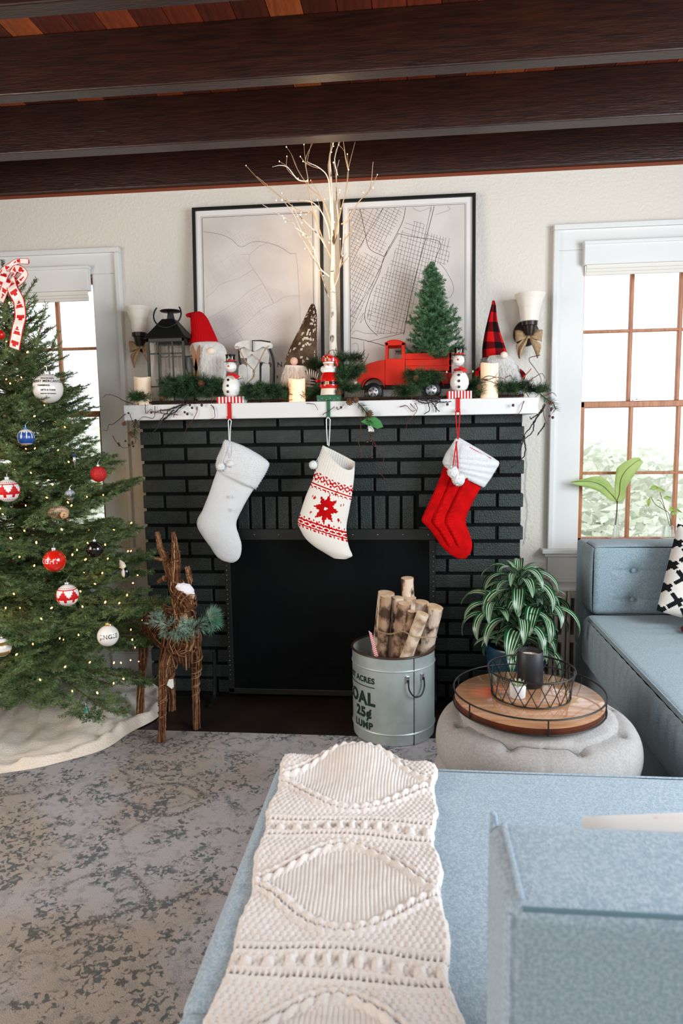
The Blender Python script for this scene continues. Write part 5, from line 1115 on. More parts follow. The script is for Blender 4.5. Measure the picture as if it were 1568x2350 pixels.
m = MB(); m.prism(q_([(813, 876), (820, 876), (820, 884), (813, 884)]), TY0 - .003, TY1 + .003); m.build('bumper', Mcream, tk, bevel=.001)
# ---- small artificial tree in the truck
tt_ = thing('small_christmas_tree', 'small green artificial christmas tree standing in the bed of the red truck', 'christmas tree', at(1000, 848, -.155))
tc0 = at(1000, 850, -.155); top = at(990, 603, -.155); MB().tube([tc0, top - [0, 0, .02]], [.007, .003], 8).build('trunk', Mbark, tt_)
Hh = top[2] - (tc0[2] + .02); vm = []
for k in range(4):
    m = MB(); L_ = (.03, .06, .09, .12)[k]; base_ = np.array([0, 0, 0.]); n_tw = int(3 + L_ * 60)
    ax_ = curve_pts([base_, (L_ * .6, 0, .0), (L_, 0, .25 * L_)], 8); m.tube(ax_, .0012, 4, mi=1); pine(m, ax_, .014, 2600, .0016, .8)
    for j in range(n_tw):
        t_ = (j + 1) / (n_tw + .5); p0 = np.array([L_ * t_ * .95, 0, 0]); sg = (-1) ** j; l2 = (.022 + .02 * (1 - t_)) * min(1, L_ / .06); d = np.array([.75, sg * .75, rr.uniform(-.1, .35)]); pine(m, [p0, p0 + d * l2 * .6, p0 + d * l2], .013, 3000, .0016, .7)
    o = m.build('branch', [Mneedle3, Mbark]); vm.append(o.data); bpy.data.objects.remove(o)
nb = 84
for k in range(nb):
    t_ = (k / nb) ** .85; z = tc0[2] + .028 + Hh * t_ * .97; a = k * 2.39996; R = (.142 * (1 - t_) ** .9 + .010) * (1 if math.sin(a) < 0 else .38 + .5 * abs(math.cos(a)) ** 2)
    v_i = min(3, max(0, int(R / .035))); L0 = (.03, .06, .09, .12)[v_i]; inst('branch', vm[v_i], tt_, (tc0[0] + (top[0] - tc0[0]) * t_, tc0[1], z), rot=(rr.uniform(-.4, .4), -.10 - .9 * t_ ** 2, a), scale=R / L0 * rr.uniform(.75, 1.15))
m = MB(); pine(m, [top - [0, 0, .05], top], .014, 3500, .0015, .9); m.build('top_shoot', Mneedle3, tt_)
b = thing('burlap_sack', 'burlap wrap at the foot of the small tree in the truck bed', 'sack', at(1010, 815, -.17)); m = MB(); loft(m, [(994, 816, 1030, 818), (995, 808, 1032, 809), (998, 801, 1028, 801)], -.19, .6, 20, k=8, wob=.0008); m.build('cloth', Mburlap, b, smooth=True)

# ---- garland
ga = thing('garland', 'evergreen garland with twigs, dark berries and pine cones along the mantel', 'garland', (-.34, -.24, MT))
def g_sprig(c, n, ln, L_, up=.4, mt=Mneedle2, nm='pine_sprig', dirx=0):
    m = MB()
    for k in range(n):
        a = rr.uniform(0, 2 * PI); d = np.array([math.cos(a) + dirx, -abs(math.sin(a)) * .5, rr.uniform(-.15, 1) * up]); d /= np.linalg.norm(d); s0 = c + rr.normal(size=3) * [.006, .003, .003]; e = s0 + d * L_ * rr.uniform(.5, 1)
        e[1] = min(e[1], -.085); pine(m, [s0, (s0 + e) / 2 + rr.normal(size=3) * .002, e], ln, 1500, .0013, .75); m.tube([s0, e], .001, 4, mi=1)
    m.build(nm, [mt, Mtwig], ga)
for px, py, Y, n, L_ in ((322, 915, -.28, 7, .035), (395, 905, -.27, 10, .05), (415, 890, -.262, 10, .06), (440, 905, -.25, 10, .06), (468, 900, -.255, 12, .06), (490, 905, -.25, 9, .05), (578, 908, -.245, 9, .045), (605, 903, -.25, 10, .055), (632, 903, -.245, 10, .055), (648, 908, -.24, 8, .05), (720, 905, -.23, 7, .05),
                         (735, 900, -.2, 5, .05), (795, 895, -.26, 12, .055), (805, 850, -.24, 12, .06), (800, 825, -.22, 8, .05), (790, 870, -.25, 10, .05), (940, 900, -.262, 11, .05), (955, 880, -.258, 9, .045), (1085, 885, -.24, 8, .05), (1095, 900, -.235, 6, .05), (1160, 895, -.25, 10, .045), (1185, 890, -.26, 10, .045), (1225, 897, -.26, 9, .045), (735, 840, -.16, 6, .05), (400, 880, -.258, 8, .05), (430, 880, -.255, 8, .055), (455, 882, -.255, 8, .055), (485, 885, -.255, 7, .05), (590, 895, -.25, 6, .05), (620, 893, -.25, 6, .05), (960, 865, -.258, 7, .05), (985, 870, -.262, 7, .045), (800, 860, -.245, 8, .05)):
    c = at(px, py, Y); c[2] = max(c[2], MT + .012); g_sprig(c, n + 14, .030, L_ * 1.3)
m = MB(); core = curve_pts([(-1.10, -.25, MT + .01), (-.8, -.22, MT + .012), (-.5, -.23, MT + .01), (-.2, -.235, MT + .012), (.1, -.25, MT + .01), (.45, -.24, MT + .01)], 60); m.tube(core, .005, 6, mi=1); pine(m, core, .026, 1100, .0013, .5); m.build('stem', [Mneedle2, Mtwig], ga)
for pts, n in (([(822, 925), (836, 940), (845, 955), (850, 975)], 16), ([(318, 925), (312, 950), (310, 975), (308, 1000)], 12), ([(1240, 905), (1258, 918), (1270, 925), (1275, 940)], 12)):
    m = MB(); P = curve_pts([at(x, y, -.315 if x > 330 and x < 1200 else -.27) for x, y in pts], 12); m.tube(P, .0018, 5, mi=1); pine(m, P, .032, 2200, .0014, .8); m.build('hanging_sprig', [Mneedle2, Mtwig], ga)
# twigs from the photo
TW = [((305, 927), (285, 920), (262, 908), (245, 906), (236, 913)), ((288, 950), (262, 972), (250, 975), (246, 988), (236, 986)), ((333, 927), (334, 945), (337, 948), (346, 940), (356, 950)), ((356, 932), (356, 950), (350, 960), (330, 956), (318, 965)), ((370, 940), (360, 945), (345, 945)), ((408, 952), (370, 948), (345, 944)), ((398, 958), (405, 942), (418, 932), (430, 929)),
      ((452, 925), (452, 945), (440, 968), (430, 980), (422, 998)), ((478, 925), (490, 935), (493, 952), (490, 960), (465, 966)), ((490, 895), (486, 920), (490, 940)), ((258, 1000), (270, 1018), (285, 1028), (298, 1024)), ((298, 950), (302, 962), (308, 972), (316, 968)), ((300, 1000), (310, 1006), (310, 1016), (300, 1022)),
      ((662, 905), (690, 906), (700, 915)), ((684, 912), (692, 924), (712, 926), (724, 930), (730, 942)), ((640, 914), (665, 918), (686, 912)), ((745, 850), (755, 808), (775, 805), (790, 812)), ((832, 838), (842, 822), (846, 812)), ((828, 960), (828, 1000), (822, 1012), (828, 1030), (832, 1046), (829, 1052)), ((845, 985), (856, 1010), (874, 1040), (881, 1054), (870, 1078), (878, 1092), (890, 1105)), ((847, 985), (856, 1020), (853, 1040)),
      ((932, 915), (950, 935), (956, 942)), ((943, 890), (946, 915), (957, 932), (956, 945), (940, 965), (929, 990)), ((918, 934), (932, 931), (945, 943), (956, 942)), ((1207, 912), (1200, 928), (1194, 945), (1180, 956), (1165, 959)), ((1240, 815), (1218, 820), (1216, 830), (1232, 850), (1242, 868), (1240, 878), (1230, 886)), ((1216, 874), (1230, 864), (1245, 858), (1252, 870)),
      ((1105, 871), (1120, 863), (1140, 866), (1158, 870), (1160, 878)), ((1105, 871), (1125, 870), (1137, 864), (1143, 856)), ((1105, 870), (1128, 876), (1144, 882)), ((1160, 866), (1172, 862), (1178, 870)), ((1255, 905), (1270, 902), (1278, 910)), ((1246, 930), (1250, 960), (1258, 976)), ((1180, 914), (1200, 908), (1198, 895)), ((1205, 895), (1216, 914), (1226, 914), (1236, 905)), ((770, 925), (776, 940), (790, 928)), ((740, 952), (760, 940), (775, 925))]
for b in TW:
    c_ = curve_pts([at(x, y, -.310 if y > 925 else -.285) for x, y in b], 24); c_ = c_ + .0006 * RS.normal(size=c_.shape); MB().tube(c_, np.linspace(.0017, .0008, len(c_)), 5).build('twig', Mtwigr, ga, smooth=True)
Mdk = mat('black_twig', '#1a1618', .8, '#39343a', vs=60)
for b in (((430, 925), (400, 935), (380, 950), (360, 975), (345, 985)), ((428, 925), (405, 942), (375, 962), (352, 990)), ((415, 930), (385, 940), (368, 942), (372, 948)), ((400, 940), (372, 968), (350, 995), (338, 1016)), ((1252, 930), (1235, 955), (1215, 985), (1202, 1000), (1196, 1030)), ((1250, 935), (1228, 965), (1222, 990), (1200, 1010), (1190, 1017)), ((1246, 940), (1222, 960), (1217, 958)), ((1203, 1000), (1206, 1030), (1200, 1050), (1172, 1077)), ((1203, 1005), (1194, 1035)), ((1252, 972), (1240, 990), (1234, 998)),
          ((970, 905), (962, 915), (980, 922), (985, 940), (973, 950)), ((1000, 910), (1010, 920), (1000, 928), (1002, 945)), ((955, 918), (975, 925), (1005, 918), (1020, 908)), ((1010, 915), (990, 918), (1000, 935), (1010, 945)), ((965, 912), (1000, 922), (1035, 922))):
    Yb = -.312 if b[0][0] < 1200 else -.27; c_ = curve_pts([at(x, y, Yb) for x, y in b], 24); c_ = c_ + .0014 * RS.normal(size=c_.shape); MB().tube(c_, np.linspace(.0030, .0015, len(c_)), 6).build('bark_twig', Mdk, ga)
BR = [(295, 948), (311, 964), (308, 978), (318, 978), (347, 947), (424, 946), (430, 950), (436, 930), (441, 936), (463, 930), (272, 1018), (288, 1012), (296, 1021), (304, 1014), (306, 1024), (304, 1018), (274, 1022), (315, 905), (330, 913), (422, 872), (430, 878), (415, 884), (425, 895), (480, 893), (592, 880), (820, 826), (831, 828), (783, 935), (843, 963), (845, 984), (852, 998), (843, 1014), (851, 1012), (861, 1024), (849, 1047), (854, 1050), (956, 850), (965, 855), (945, 866), (1027, 928), (1213, 876), (1216, 885), (1206, 888), (1195, 880), (1182, 900), (1188, 905), (1178, 930), (1250, 929), (1266, 938), (1265, 942), (1262, 955), (1269, 958), (955, 872), (948, 880), (972, 920)]
be = MB().ball((0, 0, 0), 1, 12, 8).build('berry', Mberry, smooth=True); bd = be.data; bpy.data.objects.remove(be)
for x, y in BR: inst('berry', bd, ga, at(x, y, -.318 if y > 925 else -.29), scale=rr.uniform(.0042, .0060))
def cone(p, h, ax_, scl=1):
    m = MB(); n = 46; ax_ = Vector(ax_).normalized(); q = Vector((0, 0, 1)).rotation_difference(ax_).to_matrix(); q = np.array(q)
    for k in range(n):
        t_ = k / n; a = k * 2.39996; r = h * .42 * math.sin(PI * (.12 + .85 * t_)) ** .8; z = h * (t_ - .5); o = np.array([math.cos(a), math.sin(a), .25]); c_ = np.array([r * .75 * math.cos(a), r * .75 * math.sin(a), z]); s_ = np.array([-math.sin(a), math.cos(a), 0]) * h * .085; tip = c_ + o * r * .35
        V = np.array([c_ - s_, c_ + s_, tip + s_ * .8, tip - s_ * .8, tip + [0, 0, -h * .03]]) @ q.T + p; m.add(V, [(0, 1, 2, 3), (3, 2, 4)])
    m.lathe([(0, -h * .45), (h * .25, -h * .2), (h * .25, h * .1), (0, h * .45)], (0, 0, 0), 8); m.v[-1] = m.v[-1] @ q.T + p; m.build('pine_cone', Mcone, ga)
for x, y, h, ax_ in ((778, 900, .034, (.1, -.6, 1)), (803, 922, .034, (-.2, -.8, -.5)), (817, 918, .028, (.4, -.8, -.2)), (849, 950, .034, (.2, -.6, 1)), (326, 905, .026, (-.6, -.5, .6)), (462, 880, .03, (0, -.8, .5)), (372, 912, .026, (-.6, -.6, .1)), (285, 972, .022, (-.5, -.6, -.5)), (1265, 925, .024, (1, -.4, 0)), (1100, 888, .022, (.3, -.8, .2)), (955, 868, .028, (.1, -1, .1)), (300, 995, .02, (0, -1, -.6))):
    cone(at(x, y, -.325 if y > 912 else -.30), h, ax_)
lf = [(828, 968), (845, 957), (862, 957), (874, 966), (880, 980), (866, 984), (850, 978)]; q = [at(x, y, -.318) for x, y in lf]; m = MB(); m.add(q, [tuple(range(len(q)))]); m.build('holly_leaf', mat('bright_leaf', '#2f7a34', .4), ga, solid=.001)
m = MB(); s0 = at(846, 990, -.327)
for a in np.linspace(.1, 1.5, 6): e = s0 + np.array([math.cos(a), 0, math.sin(a) * 1.0]) * .022; m.tube([s0, e], .0013, 5); [m.tube([s0 + (e - s0) * f, s0 + (e - s0) * f + np.array([math.cos(a + g), 0, math.sin(a + g)]) * .006], .001, 4) for f in (.5, .8) for g in (.8, -.8)]
m.build('snowflake_pick', Mwhite, ga)
# ================================================================ STOCKINGS
SY = -.330
Mst = mat('white_plush', '#dcdfe2', .95, bump=.7, bs=380, sheen=.3); Mstc = mat('cream_rib', '#e4e0d8', .95, bump=.4, bs=300); Mkr = mat('red_wool', '#c8060a', .9, '#ac0408', vs=30, bump=.5, bs=380)
Mpom = mat('pompom', '#eceded', .95, bump=1, bs=300)
def stocking(label, pt): return thing('christmas_stocking', label, 'stocking', at(*pt, SY), 'stockings hung from the mantel')
def strip(m, pts, Y, w, n=20, th=None):
    P = curve_pts([at(x, y, Y) for x, y in pts], n); m.tube(P, w, 6)
def pom(px, py, r, st, Y=SY - .03):
    c = at(px, py, Y); m = MB(); m.ball(c, r * mpp(Y), 30, 20); V_ = m.v[-1]; dd = V_ - c; m.v[-1] = c + dd * (1 + .07 * RS.normal(size=(len(V_), 1))); m.build('pompom', Mpom, st, smooth=True)
# white stocking
s = stocking('plain white plush stocking with folded cuff, leftmost of the three on the mantel', (527, 1010))
m = MB(); rows = [(499, 1078, 586, 1118), (490, 1103, 574, 1136), (481, 1130, 564, 1153), (464, 1172, 552, 1176), (454, 1190, 544, 1194), (453, 1209, 543, 1210), (466, 1232, 549, 1230), (482, 1254, 554.5, 1250), (496, 1275, 553, 1272), (510, 1286, 546, 1285), (526, 1291, 536, 1291)]
loft(m, rows, SY, .30, 40, k=44, wob=.0002); m.build('leg', Mst, s, smooth=True, sharp=90)
m = MB(); P = loft(m, [(517, 1009, 523, 1010), (513, 1016, 560, 1024), (508, 1030, 596, 1044), (501, 1044, 617, 1062), (496, 1062, 614, 1078), (497, 1074, 603, 1098), (502, 1081, 588, 1122)], SY - .004, [.5, .42, .34, .32, .34, .36, .36], 44, k=24, wob=.0004); fur(m, P, 2600, .006, .0012, .5, .8); m.build('cuff', Mst, s, smooth=True, sharp=90)
m = MB()
for a in range(5):
    th = a * 2 * PI / 5
    for cx, cy in ((528, 1140), (535, 1170)):
        c = at(cx, cy, SY - .030); m.tube([c, c + np.array([math.cos(th), 0, math.sin(th)]) * .010], [.0018, .001], 6)
m.build('embossed_flower', Mst, s, smooth=True)
m = MB(); strip(m, [(524, 965), (525, 985), (526, 1010)], SY - .008, .0022); strip(m, [(531, 965), (529, 985), (528, 1012)], SY - .008, .0022); strip(m, [(524, 966), (527, 962), (531, 966)], SY + .01, .0022); m.build('hanging_loop', Mst, s, smooth=True)
m = MB(); strip(m, [(519, 1012), (516, 1040), (509, 1062)], SY - .034, .0018); strip(m, [(522, 1012), (528, 1040), (527, 1052)], SY - .036, .0018); m.build('string', Mst, s, smooth=True)
pom(507, 1071, 10, s, SY - .036); pom(529, 1064, 9, s, SY - .034)
# fair isle stocking
s = stocking('white knitted stocking with red snowflake pattern, middle one of the three', (750, 1015))
rows = [(741, 1022, 815, 1060), (728, 1061, 813, 1095), (717, 1102, 808, 1136), (702, 1138, 802, 1170), (690, 1175, 795.5, 1208), (684, 1197, 797, 1234), (688, 1212, 800, 1250), (702, 1236, 804, 1262), (722, 1254, 808, 1271), (744, 1268, 808, 1277), (766, 1281, 795, 1283)]
NA, NR = 128, 130
def fair(i, j):
    # i around (front = y negative), j down
    ang = (i + .5) / NA * 2 * PI
    u = math.cos(ang); v = j / NR * 10
    if math.sin(ang) < 0: return 0
    front = True
    X = (u + 1) / 2 * 38; Vv = v * 14.2; xi, yi = int(X), int(Vv)
    def rowc(v0): return Vv - v0 * 14.2
    for v0 in (2.0, 4.35, 4.95):
        if 0 <= rowc(v0) < 1.4: return 1
    r = rowc(1.35)
    if 0 <= r < 8:                       # diamonds
        dx = abs((X % 6) - 3); dy = abs(r - 4)
        if 1.7 <= dx + dy < 3.4: return 1
        if abs(dx - 3) + abs(r - 7.4) < 1.1 or abs(dx - 3) + abs(r - .4) < 1.3: return 1
    r = rowc(2.17)
    if 0 <= r < 1.3 and (xi % 4) in (0, 1): return 1
    if 1.3 <= r < 2.6 and (xi % 4) in (2,): return 1
    r = rowc(4.12)
    if 0 <= r < 1.3 and (xi % 4) in (0,): return 1
    if 1.3 <= r < 2.6 and (xi % 4) in (2,): return 1
    r = rowc(4.47)
    if 0 <= r < 6.2:
        dx = abs((X % 5) - 2.5); dy = abs(r - 3.1)
        if (dx < .7 and dy < 2.4) or (dy < .7 and dx < 2.0): return 1
        if dx > 2.0 and dy > 2.2: return 1
    r = rowc(5.10)
    if 0 <= r < 5:
        k = int(X / 3) % 2; dx = abs((X % 3) - 1.5); dy = abs(r - 2.5)
        if k == 0 and ((dx < .6 and dy < 2.2) or (dy < .7)): return 1
        if k == 1 and dx < .6: return 1
    # eight-pointed star
    x = (u - .03) * 34; y = (v - 3.24) * 20
    rr2 = math.hypot(x, y); th = math.atan2(y, x) + .42; seg = PI / 4; a = (th % seg) - seg / 2; px_, py_ = rr2 * math.cos(a), abs(rr2 * math.sin(a))
    if 1.0 < px_ < 19 and py_ < .52 * min(px_ - .6, (19 - px_) * .75) and py_ > -1 and rr2 < 19: return 1
    q = th % (PI / 2); 
    for R_, A_, s_ in ((22, .0, 1.6), (22.5, PI / 4, 2.3), (26, PI / 4, 1.2), (26, 0, 1.0)):
        for k in range(4):
            cx, cy = R_ * math.cos(A_ + k * PI / 2 - .42 + .0), R_ * math.sin(A_ + k * PI / 2 - .42)
            if abs(x - cx) + abs(y - cy) < s_: return 1
    return 0
# loft with scalloped open top
m = MB(); P = loft(MB(), rows, SY, .30, NA, k=130); a = np.arange(NA) * 2 * PI / NA; nr = len(P)
for j in range(nr):
    f = max(0, 1 - j / (nr * .20)); P[j, :, 2] -= .042 * f * np.clip(np.sin(a), 0, 1) * (1 + .5 * np.cos(a)); P[j, :, 1] -= .012 * f * np.clip(np.sin(a), 0, 1)
    P[j] += np.outer(.0011 * np.cos(44 * a) * (1 if j < nr * .17 else .12), [0, -1, 0])
NR = nr; m.grid(P, wu=True, mf=fair, caps=False); m.add(P[-1], [tuple(range(NA))]); m.build('leg', [Mstc, Mkr], s, smooth=True, sharp=180)
m = MB(); strip(m, [(749, 962), (750, 990), (752, 1022)], SY - .010, .0022); strip(m, [(758, 962), (757, 990), (755, 1024)], SY - .010, .0022); strip(m, [(749, 963), (753, 958), (758, 963)], SY + .006, .0022); m.build('hanging_loop', Mst, s, smooth=True)
m = MB(); strip(m, [(742, 1026), (734, 1045), (725, 1060)], SY - .012, .0013); strip(m, [(742, 1028), (737, 1046), (727, 1064)], SY - .014, .0013); m.build('string', Mst, s, smooth=True); pom(719, 1067, 9.5, s, SY - .012)
# red cable stocking
s = stocking('red cable-knit stocking with white plush cuff, rightmost of the three', (1050, 1005))
rows = [(1020, 1066, 1106, 1116), (1006, 1106, 1093, 1138), (986, 1151, 1080, 1164), (971, 1183, 1071, 1185), (969, 1197, 1069.5, 1201), (985, 1214, 1075, 1217), (1000, 1234, 1081, 1234), (1013, 1252.5, 1084, 1251), (1032.5, 1271, 1081, 1267), (1050, 1282, 1069.5, 1281.5)]
m = MB(); NA = 120; P = loft(MB(), rows, SY, .30, NA, k=150); a = np.arange(NA) * 2 * PI / NA; nr = len(P)
for j in range(nr):
    t_ = j / nr; fade = np.clip((.80 - t_) * 12, 0, 1)
    for u0, drift in ((-.42, .1), (.15, .1)):
        d = np.cos(a) - (u0 - drift * t_); fr = np.sin(a) > 0
        w_ = .085; bump = .0100 * np.exp(-((d - .06) / w_) ** 2) * (.62 + .38 * np.sin(j * .95 + d * 22)); bump -= .0120 * np.exp(-((d + .075) / .022) ** 2)
        P[j, :, 1] -= fr * bump * fade
    P[j, :, 1] -= (np.sin(a) > 0) * .0008 * np.sin(np.cos(a) * 60)
m.grid(P, wu=True, caps=True); m.build('leg', Mkr, s, smooth=True, sharp=180)
m = MB(); P = loft(MB(), [(1046, 1006, 1054, 1004), (1038, 1019, 1096, 1028), (1026, 1036, 1135, 1052), (1019, 1050, 1146, 1063), (1017, 1062, 1136, 1082), (1023, 1073, 1125, 1100), (1030, 1080, 1111, 1119)], SY - .004, [.5, .42, .36, .34, .34, .34, .34], 44, k=42)
for j in range(len(P)): P[j, :, 1] -= .0018 * math.sin(j * 1.15)
m.grid(P, wu=True, caps=True); fur(m, P, 2200, .005, .0012, .5, .8); m.build('cuff', Mst, s, smooth=True, sharp=90)
m = MB(); strip(m, [(1078, 1026), (1100, 1038), (1128, 1052)], SY - .026, .0013); m.build('red_piping', Mred, s, smooth=True)
m = MB(); strip(m, [(1046, 945), (1048, 975), (1051, 1006)], SY - .012, .0022); strip(m, [(1056, 945), (1054, 975), (1052, 1008)], SY - .012, .0022); strip(m, [(1046, 946), (1051, 941), (1056, 946)], SY + .004, .0022); m.build('hanging_loop', Mred, s, smooth=True)
m = MB(); strip(m, [(1049, 1012), (1044, 1040), (1040, 1070)], SY - .040, .0028); strip(m, [(1047, 1014), (1050, 1050), (1052, 1086)], SY - .042, .0028); m.build('string', Mred, s, smooth=True); pom(1040, 1083, 13, s, SY - .044); pom(1052, 1100, 14.5, s, SY - .046)

# ================================================================ CHRISTMAS TREE
TX, TYY, TZ0, TZ1 = -1.545, -.50, .34, 1.80
Mfirb = mat('fir_twig', '#6b5a3a', .8)
tree = thing('christmas_tree', 'tall fir christmas tree with warm lights and ornaments at the left', 'christmas tree', (TX, TYY, .0))
MB().tube([(TX, TYY, .05), (TX + .005, TYY, .9), (TX + .012, TYY, TZ1 - .05)], [.032, .022, .006], 10).build('trunk', Mbark, tree, smooth=True)
def Rz(z): t = np.clip((z - TZ0) / (TZ1 - TZ0), 0, 1); return .615 * (1 - t) ** .88 + .03
var = []
for k, L_ in enumerate((.12, .22, .22, .34, .34, .46, .46, .60, .60)):
    r_ = np.random.RandomState(40 + k); m = MB(); ax_ = curve_pts([(0, 0, 0), (L_ * .5, 0, -.035 * L_), (L_, 0, .05 * L_)], 14); m.tube(ax_, np.linspace(.0045, .0012, len(ax_)), 5, mi=1)
    RS = np.random.RandomState(60 + k)
    sub_ = ax_[len(ax_) // 4:]; pine(m, sub_, .017, 1000, .0021, .75, flat=(0, 0, 1))
    n = max(3, int(L_ / .026))
    for j in range(n):
        t_ = .18 + .8 * (j + .5) / n; p0 = np.array([L_ * t_, 0, np.interp(t_ * L_, ax_[:, 0], ax_[:, 2])]); sg = (-1) ** j
        l2 = min(.17, .36 * L_) * (1.05 - .72 * t_) * r_.uniform(.75, 1.2) + .025; an_ = r_.uniform(.7, 1.0); d = np.array([math.cos(an_), sg * math.sin(an_), r_.uniform(-.22, .16)])
        e = p0 + d * l2; md_ = (p0 + e) / 2 + [.006, 0, -.004]; tp = curve_pts([p0, md_, e + [.006, 0, .006]], 8); m.tube(tp, .0013, 4, mi=1); pine(m, tp, .0165, 1250, .0021, .7, flat=(0, 0, 1))
        if l2 > .07:
            for g in (.4, .7):
                q0 = p0 + (e - p0) * g
                for s2 in (1, -1):
                    a2 = an_ * sg + s2 * .8; d2 = np.array([math.cos(a2), math.sin(a2), r_.uniform(-.25, .15)]); pine(m, [q0, q0 + d2 * l2 * .20, q0 + d2 * l2 * .42], .015, 1250, .0021, .7, flat=(0, 0, 1))
    o = m.build('branch', [Mneedle, Mfirb]); var.append((L_, o.data)); bpy.data.objects.remove(o)
rt = np.random.RandomState(9); NB = 250
for k in range(NB):
    t_ = (k + .5) / NB; t_ = 1 - (1 - t_) ** .80; z = TZ0 + .0 + (TZ1 - TZ0 - .02) * t_; a = k * 2.39996 + rt.uniform(-.25, .25)
    R = Rz(z) * rt.uniform(.78, 1.08); ys = math.sin(a)
    if ys > 0: R = min(R, max(.05, (-.10 - TYY) / max(ys, .05)))
    if TYY + R * ys > -.30 and TX + R * math.cos(a) > -1.24: R = max(.08, (-1.24 - TX) / math.cos(a))
    c_ = [v_ for v_ in var if v_[0] <= max(R * 1.35, .13)][-1 - (k % 2 if R > .2 else 0)]
    pitch = .10 - .75 * t_ ** 1.5 + rt.uniform(-.13, .13) + (.12 if t_ < .12 else 0)
    inst('branch', c_[1], tree, (TX, TYY, z), rot=(rt.uniform(-.35, .35), pitch, a), scale=R / c_[0])
m = MB(); P = curve_pts([(TX + .02, TYY, 1.60), (TX + .06, TYY - .01, 1.68), (TX + .16, TYY - .02, 1.755)], 10); RS = np.random.RandomState(3)
for pts in ([at(50, 690, -.62), at(68, 665, -.62), at(84, 640, -.62)], [at(8, 740, -.62), at(10, 700, -.62), at(6, 672, -.62)], [at(84, 800, -.66), at(88, 770, -.66), at(96, 745, -.66)], [at(118, 800, -.66), at(128, 775, -.66), at(134, 760, -.66)], [at(20, 660, -.6), at(8, 620, -.6), at(6, 598, -.6)]):
    P = curve_pts(pts, 8); m.tube(P, .002, 5, mi=1); pine(m, P, .015, 2000, .0021, .8)
m.build('top_shoots', [Mneedle, Mfirb], tree)
MB().lathe([(.0, .012), (.20, .012), (.205, .02), (.19, .03), (.07, .05), (.055, .13), (.048, .13), (0, .05)], (TX, TYY, 0), 32).build('tree_stand', mat('stand_green', '#1d3a2c', .4), tree, smooth=True)
def surf(px, py, depth=.93):
    r = _ray(px, py); best = None
    for s_ in np.linspace(1.5, 3.2, 700):
        q = CAM + r / r[1] * s_
        if math.hypot(q[0] - TX, q[1] - TYY) < Rz(q[2]) * depth and q[2] > TZ0 - .12: return q
    q = CAM + r / r[1] * (TYY - .15 - CAM[1]); return q
# string lights on the tree: a thing with each bulb as a part
sl_ = thing('string_lights', 'string of small warm white lights wound through the fir tree', 'string lights', (TX, TYY, .9))
pb = [(22, 880), (47, 866), (62, 808), (108, 858), (78, 955), (133, 1033), (158, 1060), (72, 1085), (120, 1112), (35, 1080), (163, 1160), (108, 1142), (175, 1262), (262, 1216), (300, 1200), (44, 1278), (80, 1298), (168, 1273), (197, 1284), (200, 1246), (247, 1282), (235, 1315), (316, 1320), (305, 1338), (220, 1340), (183, 1357), (32, 1363), (14, 1395), (243, 1382), (272, 1384), (252, 1435), (300, 1445), (305, 1468), (139, 1465), (181, 1457), (76, 1478), (37, 1502), (312, 1486), (298, 1515), (318, 1518), (263, 1521), (276, 1521), (285, 1558), (260, 1568), (222, 1590), (165, 1586), (47, 1395), (190, 1392), (85, 1245), (6, 1180), (156, 1153), (236, 1136), (294, 1265), (110, 1102), (60, 1160), (26, 1235), (120, 1395), (96, 1420), (208, 1520), (150, 1530), (90, 1560), (240, 1250), (140, 1215), (16, 1020), (100, 930), (130, 900), (150, 980), (200, 1140), (60, 1030)]
gb = MB().ball((0, 0, 0), .0028, 8, 6, sc_=(1, 1, 1.7)).build('bulb', Mglow); gbm = gb.data; bpy.data.objects.remove(gb)
Mcord = mat('green_cord', '#1b2a1e', .5); prev = None
pbs = [surf(x + rt.uniform(-2, 2), y, .97) for x, y in pb]
for q in pbs: inst('bulb', gbm, sl_, q, rot=(rt.uniform(-1, 1), rt.uniform(-1, 1), 0), scale=rt.uniform(.7, 1.1))
for k in range(45):
    z = TZ0 + .05 + (TZ1 - TZ0 - .15) * rt.rand() ** 1.3; a = rt.uniform(-PI, .4); R = Rz(z) * rt.uniform(.45, .92); inst('bulb', gbm, sl_, (TX + R * math.cos(a), TYY + R * math.sin(a) * (1 if math.sin(a) < 0 else .5), z), rot=(rt.uniform(-1, 1), rt.uniform(-1, 1), 0), scale=rt.uniform(.6, 1))
m = MB()
for turn in range(9):
    z0 = TZ0 + .1 + turn * .15; a = np.linspace(-PI, PI * .9, 40); R = np.array([Rz(z0 + .012 * k) for k in range(40)]) * (.86 + .05 * np.sin(a * 9)); P = np.stack([TX + R * np.cos(a), TYY + R * np.sin(a) * np.where(np.sin(a) < 0, 1, .7), z0 + .002 * np.arange(40) + .02 * np.sin(a * 7)], 1); m.tube(P, .0013, 4)
m.build('cord', Mcord, sl_)
for q in ((TX + .1, TYY - .30, .55), (TX + .32, TYY - .02, .62), (TX + .05, TYY - .18, 1.05), (TX + .28, TYY + .22, .95)):
    l = bpy.data.lights.new('tree_glow', 'POINT'); l.energy = .7; l.color = (1.0, .62, .28); l.shadow_soft_size = .12; o = bpy.data.objects.new('tree_glow', l); C.objects.link(o); o.location = q
